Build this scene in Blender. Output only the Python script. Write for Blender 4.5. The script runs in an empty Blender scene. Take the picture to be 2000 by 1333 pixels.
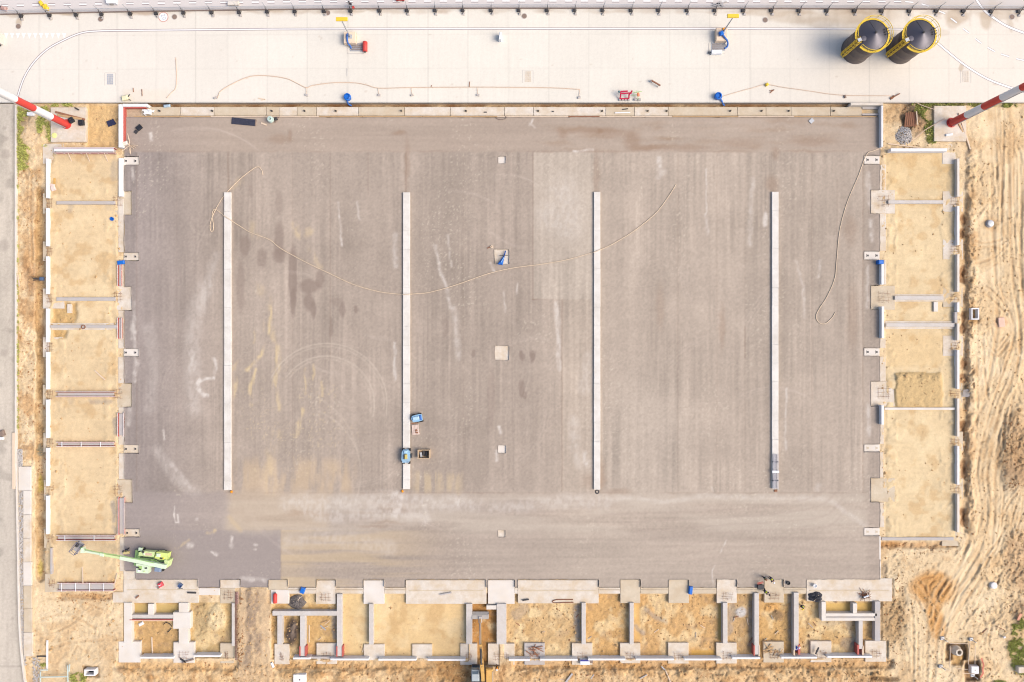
import bpy, bmesh, math, random
import numpy as np
random.seed(7)
# ------------------------------------------------------------------ camera, sky, sun, exposure
H = 115.0          # camera height above the crushed-stone pad (metres)
S = 12.5           # photo pixels per metre on the pad
scn = bpy.context.scene
col = scn.collection
cam = bpy.data.cameras.new('camera'); cam_ob = bpy.data.objects.new('camera', cam); col.objects.link(cam_ob)
cam.sensor_width = 36; cam.lens = 36*H/(2000/S); cam.clip_start = 1; cam.clip_end = 20000
cam_ob.location = (0, 0, H); scn.camera = cam_ob
SUN_EL, SUN_AZ = math.radians(47), math.radians(101)      # azimuth clockwise from +Y (up in the photo)
w = bpy.data.worlds.new('World'); scn.world = w; w.use_nodes = True
nt = w.node_tree; bg = nt.nodes['Background']
sky = nt.nodes.new('ShaderNodeTexSky'); sky.sky_type = 'NISHITA'; sky.sun_disc = False
sky.sun_elevation = SUN_EL; sky.sun_rotation = SUN_AZ; sky.dust_density = 4.0; sky.air_density = 1.0; sky.ozone_density = 1.0
nt.links.new(sky.outputs[0], bg.inputs[0]); bg.inputs[1].default_value = 0.14
sl = bpy.data.lights.new('sun', 'SUN'); sl.energy = 1.5; sl.angle = math.radians(40); sl.color = (1, 0.92, 0.79)
so = bpy.data.objects.new('sun', sl); col.objects.link(so)
d = (math.sin(SUN_AZ)*math.cos(SUN_EL), math.cos(SUN_AZ)*math.cos(SUN_EL), math.sin(SUN_EL))
from mathutils import Vector, Matrix
so.rotation_euler = Vector(d).to_track_quat('Z', 'Y').to_euler(); so.location = (60, -10, 60)
scn.view_settings.view_transform = 'Standard'; scn.view_settings.look = 'None'
scn.view_settings.exposure = 0.84; scn.view_settings.gamma = 1
scn.cycles.max_bounces = 5; scn.cycles.use_denoising = True; scn.cycles.denoising_input_passes = 'RGB_ALBEDO_NORMAL'; scn.cycles.denoising_prefilter = 'ACCURATE'; scn.cycles.filter_width = 1.1

# ------------------------------------------------------------------ helpers
GAIN = (1.55, 1.55, 1.55)
def lin(v):
    v /= 255.0
    return v/12.92 if v <= 0.04045 else ((v+0.055)/1.055)**2.4
def A(r, g, b):            # photographed daylight colour -> base colour
    return tuple(lin(c)/G for c, G in zip((r, g, b), GAIN))
def W(px, py, z=0.0):
    k = (1-z/H)/S
    return ((px-1000)*k, (666.5-py)*k, z)
def WX(px, z=0.0): return (px-1000)*(1-z/H)/S
def WY(py, z=0.0): return (666.5-py)*(1-z/H)/S

def mat(name, c, rough=0.85, var=0.12, scale=1.2, metal=0.0, dirt=None, dirt_amt=0.0, bump=0.0, fine=14.0, spec=0.3):
    m = bpy.data.materials.new(name); m.use_nodes = True
    n, l = m.node_tree.nodes, m.node_tree.links
    b = n['Principled BSDF']; b.inputs['Roughness'].default_value = rough; b.inputs['Metallic'].default_value = metal
    b.inputs['Specular IOR Level'].default_value = spec
    geo = n.new('ShaderNodeNewGeometry')
    n1 = n.new('ShaderNodeTexNoise'); n1.inputs['Scale'].default_value = scale; n1.inputs['Detail'].default_value = 6; n1.inputs['Roughness'].default_value = 0.65
    n2 = n.new('ShaderNodeTexNoise'); n2.inputs['Scale'].default_value = fine; n2.inputs['Detail'].default_value = 3
    for q in (n1, n2): l.new(geo.outputs['Position'], q.inputs['Vector'])
    a = n.new('ShaderNodeMath'); a.operation = 'ADD'; l.new(n1.outputs[0], a.inputs[0]); l.new(n2.outputs[0], a.inputs[1])
    mr = n.new('ShaderNodeMapRange'); mr.inputs[1].default_value = 0.6; mr.inputs[2].default_value = 1.4
    mr.inputs[3].default_value = 1-var; mr.inputs[4].default_value = 1+var; l.new(a.outputs[0], mr.inputs[0])
    mx = n.new('ShaderNodeMix'); mx.data_type = 'RGBA'; mx.blend_type = 'MULTIPLY'; mx.inputs[0].default_value = 1
    mx.inputs[6].default_value = (*c[:3], 1); l.new(mr.outputs[0], mx.inputs[7])
    out = mx.outputs[2]
    if dirt:
        n3 = n.new('ShaderNodeTexNoise'); n3.inputs['Scale'].default_value = 0.45; n3.inputs['Detail'].default_value = 8; n3.inputs['Roughness'].default_value = 0.7
        l.new(geo.outputs['Position'], n3.inputs['Vector'])
        r2 = n.new('ShaderNodeMapRange'); r2.inputs[1].default_value = 0.40; r2.inputs[2].default_value = 0.68; r2.inputs[4].default_value = dirt_amt
        l.new(n3.outputs[0], r2.inputs[0])
        m2 = n.new('ShaderNodeMix'); m2.data_type = 'RGBA'; l.new(r2.outputs[0], m2.inputs[0]); l.new(out, m2.inputs[6]); m2.inputs[7].default_value = (*dirt, 1)
        out = m2.outputs[2]
    l.new(out, b.inputs['Base Color'])
    if bump:
        bp = n.new('ShaderNodeBump'); bp.inputs['Strength'].default_value = bump; bp.inputs['Distance'].default_value = 0.05
        l.new(n2.outputs[0], bp.inputs['Height']); l.new(bp.outputs[0], b.inputs['Normal'])
    return m
def painted(name, rough=0.95, var=0.10, fine=9.0, bump=0.4, dist=0.06, coarse=0.0, spots=0.0):     # colour attribute x grain
    m = bpy.data.materials.new(name); m.use_nodes = True
    n, l = m.node_tree.nodes, m.node_tree.links
    b = n['Principled BSDF']; b.inputs['Roughness'].default_value = rough; b.inputs['Specular IOR Level'].default_value = 0.12
    at = n.new('ShaderNodeAttribute'); at.attribute_name = 'Col'
    geo = n.new('ShaderNodeNewGeometry')
    n1 = n.new('ShaderNodeTexNoise'); n1.inputs['Scale'].default_value = fine; n1.inputs['Detail'].default_value = 4; n1.inputs['Roughness'].default_value = 0.7
    l.new(geo.outputs['Position'], n1.inputs['Vector'])
    mr = n.new('ShaderNodeMapRange'); mr.inputs[1].default_value = 0.3; mr.inputs[2].default_value = 0.7
    mr.inputs[3].default_value = 1-var; mr.inputs[4].default_value = 1+var; l.new(n1.outputs[0], mr.inputs[0])
    mx = n.new('ShaderNodeMix'); mx.data_type = 'RGBA'; mx.blend_type = 'MULTIPLY'; mx.inputs[0].default_value = 1; l.new(at.outputs['Alpha'], mx.inputs[0])
    l.new(at.outputs[0], mx.inputs[6]); l.new(mr.outputs[0], mx.inputs[7]); out = mx.outputs[2]
    if coarse:
        n2 = n.new('ShaderNodeTexNoise'); n2.inputs['Scale'].default_value = 2.2; n2.inputs['Detail'].default_value = 8; n2.inputs['Roughness'].default_value = 0.75
        l.new(geo.outputs['Position'], n2.inputs['Vector'])
        r2 = n.new('ShaderNodeMapRange'); r2.inputs[1].default_value = 0.35; r2.inputs[2].default_value = 0.65; r2.inputs[3].default_value = 1-coarse; r2.inputs[4].default_value = 1+coarse*.8; l.new(n2.outputs[0], r2.inputs[0])
        m2 = n.new('ShaderNodeMix'); m2.data_type = 'RGBA'; m2.blend_type = 'MULTIPLY'; l.new(at.outputs['Alpha'], m2.inputs[0]); l.new(out, m2.inputs[6]); l.new(r2.outputs[0], m2.inputs[7]); out = m2.outputs[2]
    if spots:
        vo = n.new('ShaderNodeTexVoronoi'); vo.inputs['Scale'].default_value = 1.3; l.new(geo.outputs['Position'], vo.inputs['Vector'])
        r3 = n.new('ShaderNodeMapRange'); r3.inputs[1].default_value = 0.10; r3.inputs[2].default_value = 0.16; r3.inputs[3].default_value = 1-spots; r3.inputs[4].default_value = 1; l.new(vo.outputs['Distance'], r3.inputs[0])
        m3 = n.new('ShaderNodeMix'); m3.data_type = 'RGBA'; m3.blend_type = 'MULTIPLY'; l.new(at.outputs['Alpha'], m3.inputs[0]); l.new(out, m3.inputs[6]); l.new(r3.outputs[0], m3.inputs[7]); out = m3.outputs[2]
    l.new(out, b.inputs['Base Color'])
    bp = n.new('ShaderNodeBump'); bp.inputs['Strength'].default_value = bump; bp.inputs['Distance'].default_value = dist
    ba = n.new('ShaderNodeMath'); ba.operation = 'MULTIPLY'; ba.inputs[1].default_value = bump; l.new(at.outputs['Alpha'], ba.inputs[0]); l.new(ba.outputs[0], bp.inputs['Strength'])
    l.new(n1.outputs[0], bp.inputs['Height']); l.new(bp.outputs[0], b.inputs['Normal'])
    return m

SAND = A(232, 200, 150)
M = {}
M['conc'] = mat('concrete', A(231, 220, 206), var=0.17, scale=1.6, dirt=A(214, 188, 152), dirt_amt=0.75, bump=0.2)
M['conc_clean'] = mat('pale concrete', A(238, 230, 221), var=0.13, scale=1.8, dirt=A(220, 202, 178), dirt_amt=0.5, bump=0.15)
M['conc_beam'] = mat('cast beam concrete', A(216, 209, 203), var=0.14, scale=2.0, dirt=A(205, 190, 172), dirt_amt=0.5, bump=0.2)
M['conc_grey'] = mat('grey concrete', A(196, 190, 188), var=0.12, dirt=A(206, 184, 154), dirt_amt=0.4, bump=0.2)
M['conc_wall'] = mat('white wall concrete', A(246, 243, 242), var=0.05, bump=0.1)
M['conc_dirty'] = mat('muddy concrete', A(218, 202, 178), var=0.16, dirt=A(206, 184, 154), dirt_amt=0.8, bump=0.3)
M['rust'] = mat('rusty steel bar', A(150, 100, 72), rough=0.9, var=0.25)
M['red'] = mat('red formwork ply', A(200, 102, 92), rough=0.6, var=0.15, scale=3)
M['redp'] = mat('red paint', A(224, 78, 70), rough=0.55, var=0.06)
M['whitep'] = mat('white paint', A(248, 248, 250), rough=0.45, var=0.03)
M['steel'] = mat('galvanised steel', A(200, 202, 206), rough=0.5, var=0.1, metal=0.3)
M['formsteel'] = mat('pale formwork steel', A(228, 214, 210), rough=0.6, var=0.12)
M['dark'] = mat('dark steel', A(70, 68, 70), rough=0.6, var=0.2)
M['black'] = mat('black plastic', A(44, 46, 54), rough=0.5, var=0.3)
M['rubber'] = mat('black rubber', A(52, 50, 52), rough=0.85, var=0.1)
M['wood'] = mat('raw timber', A(206, 170, 126), rough=0.9, var=0.18, scale=4)
M['woodpale'] = mat('pale timber', A(236, 212, 186), rough=0.9, var=0.1, scale=4)
M['woodred'] = mat('weathered brown timber', A(160, 112, 86), rough=0.9, var=0.2, scale=4)
M['yellow'] = mat('yellow paint', A(252, 212, 66), rough=0.5, var=0.06)
M['ochre'] = mat('excavator yellow', A(232, 184, 104), rough=0.6, var=0.14, dirt=A(180, 140, 96), dirt_amt=0.6)
M['blue'] = mat('blue plastic', A(32, 116, 214), rough=0.4, var=0.12)
M['bluem'] = mat('blue machine paint', A(152, 200, 234), rough=0.5, var=0.16, scale=3, dirt=A(170, 180, 184), dirt_amt=0.5)
M['green'] = mat('lime green paint', A(222, 244, 176), rough=0.5, var=0.14, dirt=A(206, 206, 150), dirt_amt=0.4)
M['greenpale'] = mat('pale green boom paint', A(230, 248, 218), rough=0.5, var=0.09, dirt=A(214, 224, 186), dirt_amt=0.4)
M['greend'] = mat('mid green steel', A(176, 214, 134), rough=0.5, var=0.1)
M['silo'] = mat('dark silo cladding', A(112, 100, 94), rough=0.55, var=0.08, metal=0.0)
M['roof'] = mat('dark brushed roof sheet', A(98, 95, 104), rough=0.4, var=0.06, metal=0.55, spec=0.5)
M['glass'] = mat('tinted glass', A(90, 104, 114), rough=0.15, var=0.05, spec=0.6)
M['hose'] = mat('tan hose rubber', A(230, 206, 178), rough=0.7, var=0.08)
M['cable'] = mat('brown cable', A(230, 200, 176), rough=0.8, var=0.1)
M['bluehose'] = mat('blue hose', A(70, 120, 200), rough=0.5, var=0.1)
M['greytarp'] = mat('charcoal sheeting', A(66, 66, 74), rough=0.6, var=0.35, scale=5)
M['stone'] = mat('grey crushed stone', A(206, 200, 196), rough=0.95, var=0.25, scale=6)
M['mark'] = mat('white road paint', A(255, 253, 250), rough=0.7, var=0.03)
M['iron'] = mat('cast iron', A(150, 130, 118), rough=0.8, var=0.15)
M['grate'] = mat('steel grating', A(196, 198, 204), rough=0.6, var=0.25, scale=8, metal=0.2)
M['vest'] = mat('hi-vis vest', A(226, 232, 60), rough=0.8, var=0.05)
M['orange'] = mat('orange vest', A(250, 160, 40), rough=0.8, var=0.05)
M['navy'] = mat('dark work trousers', A(50, 54, 72), rough=0.9, var=0.1)
M['overall'] = mat('blue overall', A(40, 80, 190), rough=0.9, var=0.1)
M['skin'] = mat('skin', A(222, 170, 140), rough=0.6, var=0.04)
M['grassm'] = mat('grass blades', A(204, 208, 116), rough=0.9, var=0.35, scale=2.5, fine=20)
M['clod'] = mat('soil clods', A(208, 172, 124), rough=0.95, var=0.25, scale=2.0)

class MB:
    def __init__(s): s.v = []; s.f = []
    def add(s, vs, fs):
        o = len(s.v); s.v += [tuple(p) for p in vs]; s.f += [tuple(i+o for i in f) for f in fs]; return s
    def box(s, x0, x1, y0, y1, z0, z1, ch=0.0, M4=None):
        if x0 > x1: x0, x1 = x1, x0
        if y0 > y1: y0, y1 = y1, y0
        if ch <= 0:
            vs = [(x0,y0,z0),(x1,y0,z0),(x1,y1,z0),(x0,y1,z0),(x0,y0,z1),(x1,y0,z1),(x1,y1,z1),(x0,y1,z1)]
            fs = [(3,2,1,0),(4,5,6,7),(0,1,5,4),(1,2,6,5),(2,3,7,6),(3,0,4,7)]
        else:
            vs = [(x0,y0,z0),(x1,y0,z0),(x1,y1,z0),(x0,y1,z0),(x0,y0,z1-ch),(x1,y0,z1-ch),(x1,y1,z1-ch),(x0,y1,z1-ch),
                  (x0+ch,y0+ch,z1),(x1-ch,y0+ch,z1),(x1-ch,y1-ch,z1),(x0+ch,y1-ch,z1)]
            fs = [(3,2,1,0),(0,1,5,4),(1,2,6,5),(2,3,7,6),(3,0,4,7),(4,5,9,8),(5,6,10,9),(6,7,11,10),(7,4,8,11),(8,9,10,11)]
        if M4 is not None: vs = [tuple(M4 @ Vector(p)) for p in vs]
        return s.add(vs, fs)
    def obox(s, c, sz, rz=0.0, ch=0.0, rx=0.0, ry=0.0):
        m = Matrix.Translation(c) @ Matrix.Rotation(rz, 4, 'Z') @ Matrix.Rotation(ry, 4, 'Y') @ Matrix.Rotation(rx, 4, 'X')
        return s.box(-sz[0]/2, sz[0]/2, -sz[1]/2, sz[1]/2, -sz[2]/2, sz[2]/2, ch, m)
    def beam(s, p0, p1, wd, ht, w1=None, h1=None):       # rectangular bar from p0 to p1
        p0, p1 = Vector(p0), Vector(p1); dr = (p1-p0); q = dr.to_track_quat('Z', 'Y') if abs(dr.normalized().z) < 0.99 else dr.to_track_quat('Z', 'X')
        w1 = wd if w1 is None else w1; h1 = ht if h1 is None else h1
        d = dr.normalized(); up = Vector((0,0,1)) if abs(d.z) < 0.95 else Vector((0,1,0))
        sx = d.cross(up).normalized(); uy = sx.cross(d).normalized()
        vs = []
        for p, a, b in ((p0, wd, ht), (p1, w1, h1)):
            for i, j in ((-1,-1),(1,-1),(1,1),(-1,1)): vs.append(p + sx*i*a/2 + uy*j*b/2)
        return s.add(vs, [(0,1,2,3)[::-1],(4,5,6,7),(0,1,5,4),(1,2,6,5),(2,3,7,6),(3,0,4,7)])
    def tube(s, pts, r, n=8, closed=False):
        pts = [Vector(p) for p in pts]; rings = []; N = len(pts)
        up = Vector((0, 0, 1))
        for i, p in enumerate(pts):
            a = pts[(i-1) % N] if (i > 0 or closed) else p; b = pts[(i+1) % N] if (i < N-1 or closed) else p
            d = (b-a).normalized()
            u = d.cross(up) if abs(d.z) < 0.95 else d.cross(Vector((0, 1, 0)))
            u.normalize(); v = u.cross(d)
            rr = r[i] if isinstance(r, (list, tuple)) else r
            rings.append([p + (u*math.cos(t)+v*math.sin(t))*rr for t in [2*math.pi*k/n for k in range(n)]])
        vs = [q for R in rings for q in R]; fs = []
        for i in range(N if closed else N-1):
            a, b = i*n, ((i+1) % N)*n
            for k in range(n): fs.append((a+k, a+(k+1) % n, b+(k+1) % n, b+k))
        if not closed: fs += [tuple(range(n))[::-1], tuple(range((N-1)*n, N*n))]
        return s.add(vs, fs)
    def lathe(s, c, prof, n=24, top=True, bot=True):
        vs = []; fs = []; k = len(prof)
        for r, z in prof:
            for i in range(n):
                t = 2*math.pi*i/n; vs.append((c[0]+r*math.cos(t), c[1]+r*math.sin(t), c[2]+z))
        for j in range(k-1):
            for i in range(n):
                i2 = (i+1) % n; fs.append((j*n+i, j*n+i2, (j+1)*n+i2, (j+1)*n+i))
        if bot: fs.append(tuple(range(n))[::-1])
        if top: fs.append(tuple(range((k-1)*n, k*n)))
        return s.add(vs, fs)
    def prism(s, poly, z0, z1):
        n = len(poly)
        ar = sum(poly[i][0]*poly[(i+1)%n][1]-poly[(i+1)%n][0]*poly[i][1] for i in range(n))
        if ar < 0: poly = poly[::-1]
        vs = [(x, y, z0) for x, y in poly]+[(x, y, z1) for x, y in poly]
        fs = [tuple(range(n))[::-1], tuple(range(n, 2*n))]+[(i, (i+1) % n, n+(i+1) % n, n+i) for i in range(n)]
        return s.add(vs, fs)
    def rock(s, c, r, rnd, flat=0.7):
        vs = []
        for q in ((1,0,0),(0,1,0),(-1,0,0),(0,-1,0),(0,0,1),(0,0,-1)):
            f = r*rnd.uniform(0.65, 1.25); vs.append((c[0]+q[0]*f+rnd.uniform(-.2,.2)*r, c[1]+q[1]*f+rnd.uniform(-.2,.2)*r, c[2]+q[2]*f*flat))
        return s.add(vs, [(0,1,4),(1,2,4),(2,3,4),(3,0,4),(1,0,5),(2,1,5),(3,2,5),(0,3,5)])
    def build(s, name, m, parent=None, smooth=False, org=None):
        me = bpy.data.meshes.new(name)
        vs = s.v
        if org is not None: vs = [(x-org[0], y-org[1], z-org[2]) for x, y, z in vs]
        me.from_pydata(vs, [], s.f); me.update()
        me.materials.append(M[m] if isinstance(m, str) else m)
        if smooth:
            me.polygons.foreach_set('use_smooth', [True]*len(me.polygons))
        o = bpy.data.objects.new(name, me); col.objects.link(o)
        if org is not None: o.location = org
        if parent: o.parent = parent
        return o
def tag(o, label=None, cat=None, group=None, kind=None):
    if label: o['label'] = label
    if cat: o['category'] = cat
    if group: o['group'] = group
    if kind or cat: o['kind'] = kind or 'thing'
    return o
def thing(name, label, cat, loc=(0, 0, 0), rz=0.0, group=None):
    o = bpy.data.objects.new(name, None); col.objects.link(o); o.location = loc; o.rotation_euler = (0, 0, rz)
    o.empty_display_size = 0.3
    return tag(o, label, cat, group)
def dup(o, loc, rz=None, label=None, parent=None):
    c = o.copy(); col.objects.link(c)
    if parent is None:
        c.location = loc
        if rz is not None: c.rotation_euler = (0, 0, rz)
        if label: c['label'] = label
    else: c.parent = parent
    for ch in o.children: dup(ch, None, parent=c)
    return c
def struct(o): o['kind'] = 'structure'; return o
ORD = ['first','second','third','fourth','fifth','sixth','seventh','eighth','ninth','tenth','eleventh','twelfth','thirteenth','fourteenth','fifteenth','sixteenth']
def smooth_path(pts, n=6):                # Catmull-Rom through photo points
    P = [pts[0]]+list(pts)+[pts[-1]]; out = []
    for i in range(1, len(P)-2):
        for k in range(n):
            t = k/n; q = []
            for a in range(len(pts[0])):
                p0, p1, p2, p3 = P[i-1][a], P[i][a], P[i+1][a], P[i+2][a]
                q.append(0.5*((2*p1)+(-p0+p2)*t+(2*p0-5*p1+4*p2-p3)*t*t+(-p0+3*p1-3*p2+p3)*t**3))
            out.append(tuple(q))
    out.append(tuple(pts[-1])); return out
# ------------------------------------------------------------------ noise and painting on photo-scale grids
def vn(x, y, seed=0):
    ix = np.floor(x).astype(np.int64); iy = np.floor(y).astype(np.int64); fx = x-ix; fy = y-iy
    fx = fx*fx*(3-2*fx); fy = fy*fy*(3-2*fy)
    def h(a, b):
        v = (a*374761393+b*668265263+seed*974711) & 0xffffffff
        v = ((v ^ (v >> 13))*1274126177) & 0xffffffff
        v = (v ^ (v >> 16)) & 0xffff
        return v/65535.0
    return (h(ix, iy)*(1-fx)+h(ix+1, iy)*fx)*(1-fy)+(h(ix, iy+1)*(1-fx)+h(ix+1, iy+1)*fx)*fy
def fbm(x, y, sx, sy=None, seed=0, oct=4, gain=0.5):
    sy = sx if sy is None else sy; o = 0; a = 1; t = 0
    for k in range(oct):
        o = o+a*vn(x/sx*2**k+17.3*k, y/sy*2**k-9.1*k, seed+k); t += a; a *= gain
    return o/t
def sstep(a, b, x): t = np.clip((x-a)/(b-a), 0, 1); return t*t*(3-2*t)
class Sheet:
    def __init__(s, xs, ys, base, z=0.0):
        s.xs, s.ys = np.asarray(xs, float), np.asarray(ys, float)
        s.X, s.Y = np.meshgrid(s.xs, s.ys); s.Z = np.full(s.X.shape, float(z))
        s.C = np.empty(s.X.shape+(3,)); s.C[:] = base; s.Al = np.ones(s.X.shape)
        s.WXn = s.X+6*(fbm(s.X, s.Y, 14, seed=91, oct=3)-0.5); s.WYn = s.Y+6*(fbm(s.X, s.Y, 14, seed=95, oct=3)-0.5)
    def rect(s, x0, x1, y0, y1, soft=2.0, wob=0.0):
        X, Y = (s.X+(s.WXn-s.X)*wob, s.Y+(s.WYn-s.Y)*wob) if wob else (s.X, s.Y)
        return sstep(x0-soft, x0+soft, X)*(1-sstep(x1-soft, x1+soft, X))*sstep(y0-soft, y0+soft, Y)*(1-sstep(y1-soft, y1+soft, Y))
    def blob(s, cx, cy, rx, ry, soft=0.4, wob=1.5):
        X, Y = s.X+(s.WXn-s.X)*wob, s.Y+(s.WYn-s.Y)*wob
        return 1-sstep(1-soft, 1+soft, np.hypot((X-cx)/rx, (Y-cy)/ry))
    def dist(s, pts, reach, wob=0.0):
        D = np.full(s.X.shape, 1e6)
        for (x0, y0), (x1, y1) in zip(pts[:-1], pts[1:]):
            i0, i1 = np.searchsorted(s.xs, [min(x0, x1)-reach, max(x0, x1)+reach]); j0, j1 = np.searchsorted(s.ys, [min(y0, y1)-reach, max(y0, y1)+reach])
            if i1 <= i0 or j1 <= j0: continue
            X = s.X[j0:j1, i0:i1]; Y = s.Y[j0:j1, i0:i1]
            if wob:
                X = X+(s.WXn[j0:j1, i0:i1]-X)*wob; Y = Y+(s.WYn[j0:j1, i0:i1]-Y)*wob
            dx, dy = x1-x0, y1-y0; L = dx*dx+dy*dy+1e-9
            t = np.clip(((X-x0)*dx+(Y-y0)*dy)/L, 0, 1)
            D[j0:j1, i0:i1] = np.minimum(D[j0:j1, i0:i1], np.hypot(X-x0-t*dx, Y-y0-t*dy))
        return D
    def stroke(s, pts, wd, soft=1.0, wob=0.5):
        return 1-sstep(wd-soft, wd+soft, s.dist(pts, wd+soft+8, wob))
    def mixc(s, m, c): s.C += (np.asarray(c)-s.C)*m[..., None]
    def mul(s, m): s.C *= m[..., None] if m.ndim == 2 else m
    def mesh(s, name, material, keep=None, skirt=None, jitter=0.0):
        ny, nx = s.X.shape
        k = (1-s.Z/H)/S; X = (s.X-1000)*k; Y = (666.5-s.Y)*k
        idx = np.arange(ny*nx).reshape(ny, nx)
        f = np.stack([idx[1:, :-1], idx[1:, 1:], idx[:-1, 1:], idx[:-1, :-1]], -1)
        V = np.stack([X, Y, s.Z], -1).reshape(-1, 3); Cc = np.concatenate([s.C.reshape(-1, 3), s.Al.reshape(-1, 1)], 1)
        if keep is not None:
            kp = np.pad(keep, 1)
            faces = f[keep]
            be = []
            for a, b, q in ((f[..., 3], f[..., 2], kp[:-2, 1:-1]), (f[..., 0], f[..., 1], kp[2:, 1:-1]),
                            (f[..., 3], f[..., 0], kp[1:-1, :-2]), (f[..., 1], f[..., 2], kp[1:-1, 2:])):
                mk = keep & ~q; be.append(np.stack([a[mk], b[mk]], -1))
            be = np.concatenate(be); rim = np.unique(be)
            if jitter:
                V[rim, 0] += (fbm(V[rim, 0], V[rim, 1], .9, seed=5, oct=3)-.5)*jitter; V[rim, 1] += (fbm(V[rim, 0], V[rim, 1], .9, seed=8, oct=3)-.5)*jitter
            if skirt is not None:
                mp = np.full(len(V), -1); mp[rim] = len(V)+np.arange(len(rim))
                low = V[rim].copy(); low[:, 2] = skirt; V = np.concatenate([V, low]); Cc = np.concatenate([Cc, Cc[rim]])
                faces = np.concatenate([faces, np.stack([be[:, 0], be[:, 1], mp[be[:, 1]], mp[be[:, 0]]], -1)])
            used = np.unique(faces); mp = np.full(len(V), -1); mp[used] = np.arange(len(used)); faces = mp[faces]; V = V[used]; Cc = Cc[used]
        else: faces = f.reshape(-1, 4)
        me = bpy.data.meshes.new(name); me.vertices.add(len(V)); me.vertices.foreach_set('co', V.astype(np.float32).ravel())
        me.loops.add(faces.size); me.loops.foreach_set('vertex_index', faces.astype(np.int32).ravel())
        me.polygons.add(len(faces)); me.polygons.foreach_set('loop_start', np.arange(0, faces.size, 4, dtype=np.int32))
        me.polygons.foreach_set('loop_total', np.full(len(faces), 4, np.int32))
        at = me.attributes.new('Col', 'FLOAT_COLOR', 'POINT')
        at.data.foreach_set('color', Cc.astype(np.float32).ravel())
        me.update(calc_edges=True); me.validate(); me.materials.append(material)
        o = bpy.data.objects.new(name, me); col.objects.link(o); return o
def with_edges(a, edges):
    a = np.asarray(a, float); 
    for e in edges:
        i = np.argmin(abs(a-e)); 
        if abs(a[i]-e) < 1.01: a[i] = e
        else: a = np.sort(np.append(a, e))
    return np.unique(a)
def fpath(pts, n=5): return smooth_path(pts, n)

# ------------------------------------------------------------------ the ground: dirt, sand bays, ruts, heaps (one sheet)
GX = np.concatenate([[-120000, -40000, -15000, -6000, -2500, -1100, -500, -250, -140], np.arange(-100, 2102, 2.0), [2140, 2250, 2500, 3100, 4500, 8000, 17000, 42000, 122000]])
GY = np.concatenate([[-120000, -40000, -15000, -6000, -2500, -1100, -500, -250, -140], np.arange(-100, 1436, 2.0), [1476, 1580, 1830, 2400, 3800, 7300, 16000, 41000, 121000]])
g = Sheet(GX, GY, A(234, 207, 167), -0.35)
X, Y = g.X, g.Y
big = fbm(X, Y, 160, seed=1, oct=5); mid = fbm(X, Y, 26, seed=11, oct=4); fin = fbm(g.WXn*1.5-X*.5, g.WYn*1.5-Y*.5, 7, seed=21, oct=3, gain=0.6)
g.mul(0.86+0.30*big)
g.mixc(sstep(0.52, 0.68, mid)*0.5, A(208, 170, 124)); g.mixc(sstep(0.55, 0.7, fbm(X, Y, 60, seed=31))*0.55, A(246, 222, 184))
ridg = 1-abs(2*fbm(g.WXn*2-X, g.WYn*2-Y, 13, seed=41, oct=4, gain=0.6)-1)
rough = np.full(X.shape, 0.55)
rough = np.maximum(rough, g.rect(60, 240, 1160, 1300, 8, 1)*0.35)
smoothz = np.zeros(X.shape)
# sand bays of the three foundation rows
bays = [(96, 229.5, 296, 1142, -0.27), (1729, 1868, 296, 1052, -0.42),
        (255, 350, 1177, 1285, -0.95), (366, 456, 1177, 1285, -0.95), (530, 660, 1160, 1288, -0.95), (664, 726, 1160, 1286, -0.8),
        (724, 915, 1160, 1286, -0.8), (918, 974, 1160, 1300, -1.0), (985, 1140, 1160, 1286, -0.95), (1140, 1235, 1160, 1286, -0.95),
        (1233, 1418, 1160, 1286, -0.95), (1415, 1478, 1160, 1286, -1.0), (1478, 1556, 1160, 1286, -1.0), (1553, 1712, 1160, 1286, -1.0)]
bayc = [(238, 210, 166), (238, 212, 168), (218, 178, 122), (218, 186, 132), (224, 184, 124), (238, 206, 152), (240, 206, 152), (200, 148, 88),
        (226, 190, 138), (224, 180, 120), (226, 182, 124), (216, 178, 126), (222, 180, 120), (224, 186, 130)]
for k, ((x0, x1, y0, y1, z), c) in enumerate(zip(bays, bayc)):
    c = (c[0]-4, c[1]-3, c[2]-1)
    m = g.rect(x0, x1, y0, y1, 1.5)
    calm = 1.0 if k in (0, 1, 5, 6) else 0.35
    g.Z = g.Z*(1-m)+z*m
    t = 0.92+0.10*fbm(X, Y, 40, seed=50+k)+0.12*(fin-0.5)*(1.6-calm)
    cc = np.asarray(A(*c))[None, None]*t[..., None]
    g.C = g.C*(1-m[..., None])+cc*m[..., None]
    if calm == 1: g.mul(1+m*(.14*(fbm(X, Y, 9, 5, seed=170+k, oct=4)-.5)+.10*(fbm(X, Y, 60, 5, seed=190+k, oct=3)-.5)+.12*(fbm(X, Y, 70, seed=180+k)-.5)))
    g.mixc(m*sstep(0.56, 0.72, fbm(X, Y, 22, seed=70+k))*(0.42+0.25*(1-calm)), A(206, 166, 112))
    if calm < 1: g.mixc(m*sstep(.5, .68, fbm(X, Y, 26, seed=270+k))*.6, A(246, 220, 172)); g.mixc(m*sstep(.6, .74, fbm(X, Y, 12, seed=290+k))*.35, A(178, 150, 122))
    else: g.mixc(m*sstep(.55, .75, fbm(X, Y, 34, seed=310+k))*.35, A(248, 226, 184)); g.Z += m*.05*(fbm(X, Y, 18, seed=330+k)-.5)
    edge = m*(1-g.rect(x0+9, x1-9, y0+9, y1-9, 7, 1.6)); rough = rough*(1-m)+m*(0.16 if calm == 1 else 0.58)+edge*.12; g.Z += edge*.05*sstep(.45, .65, mid)
    smoothz = np.maximum(smoothz, m*calm)
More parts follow.
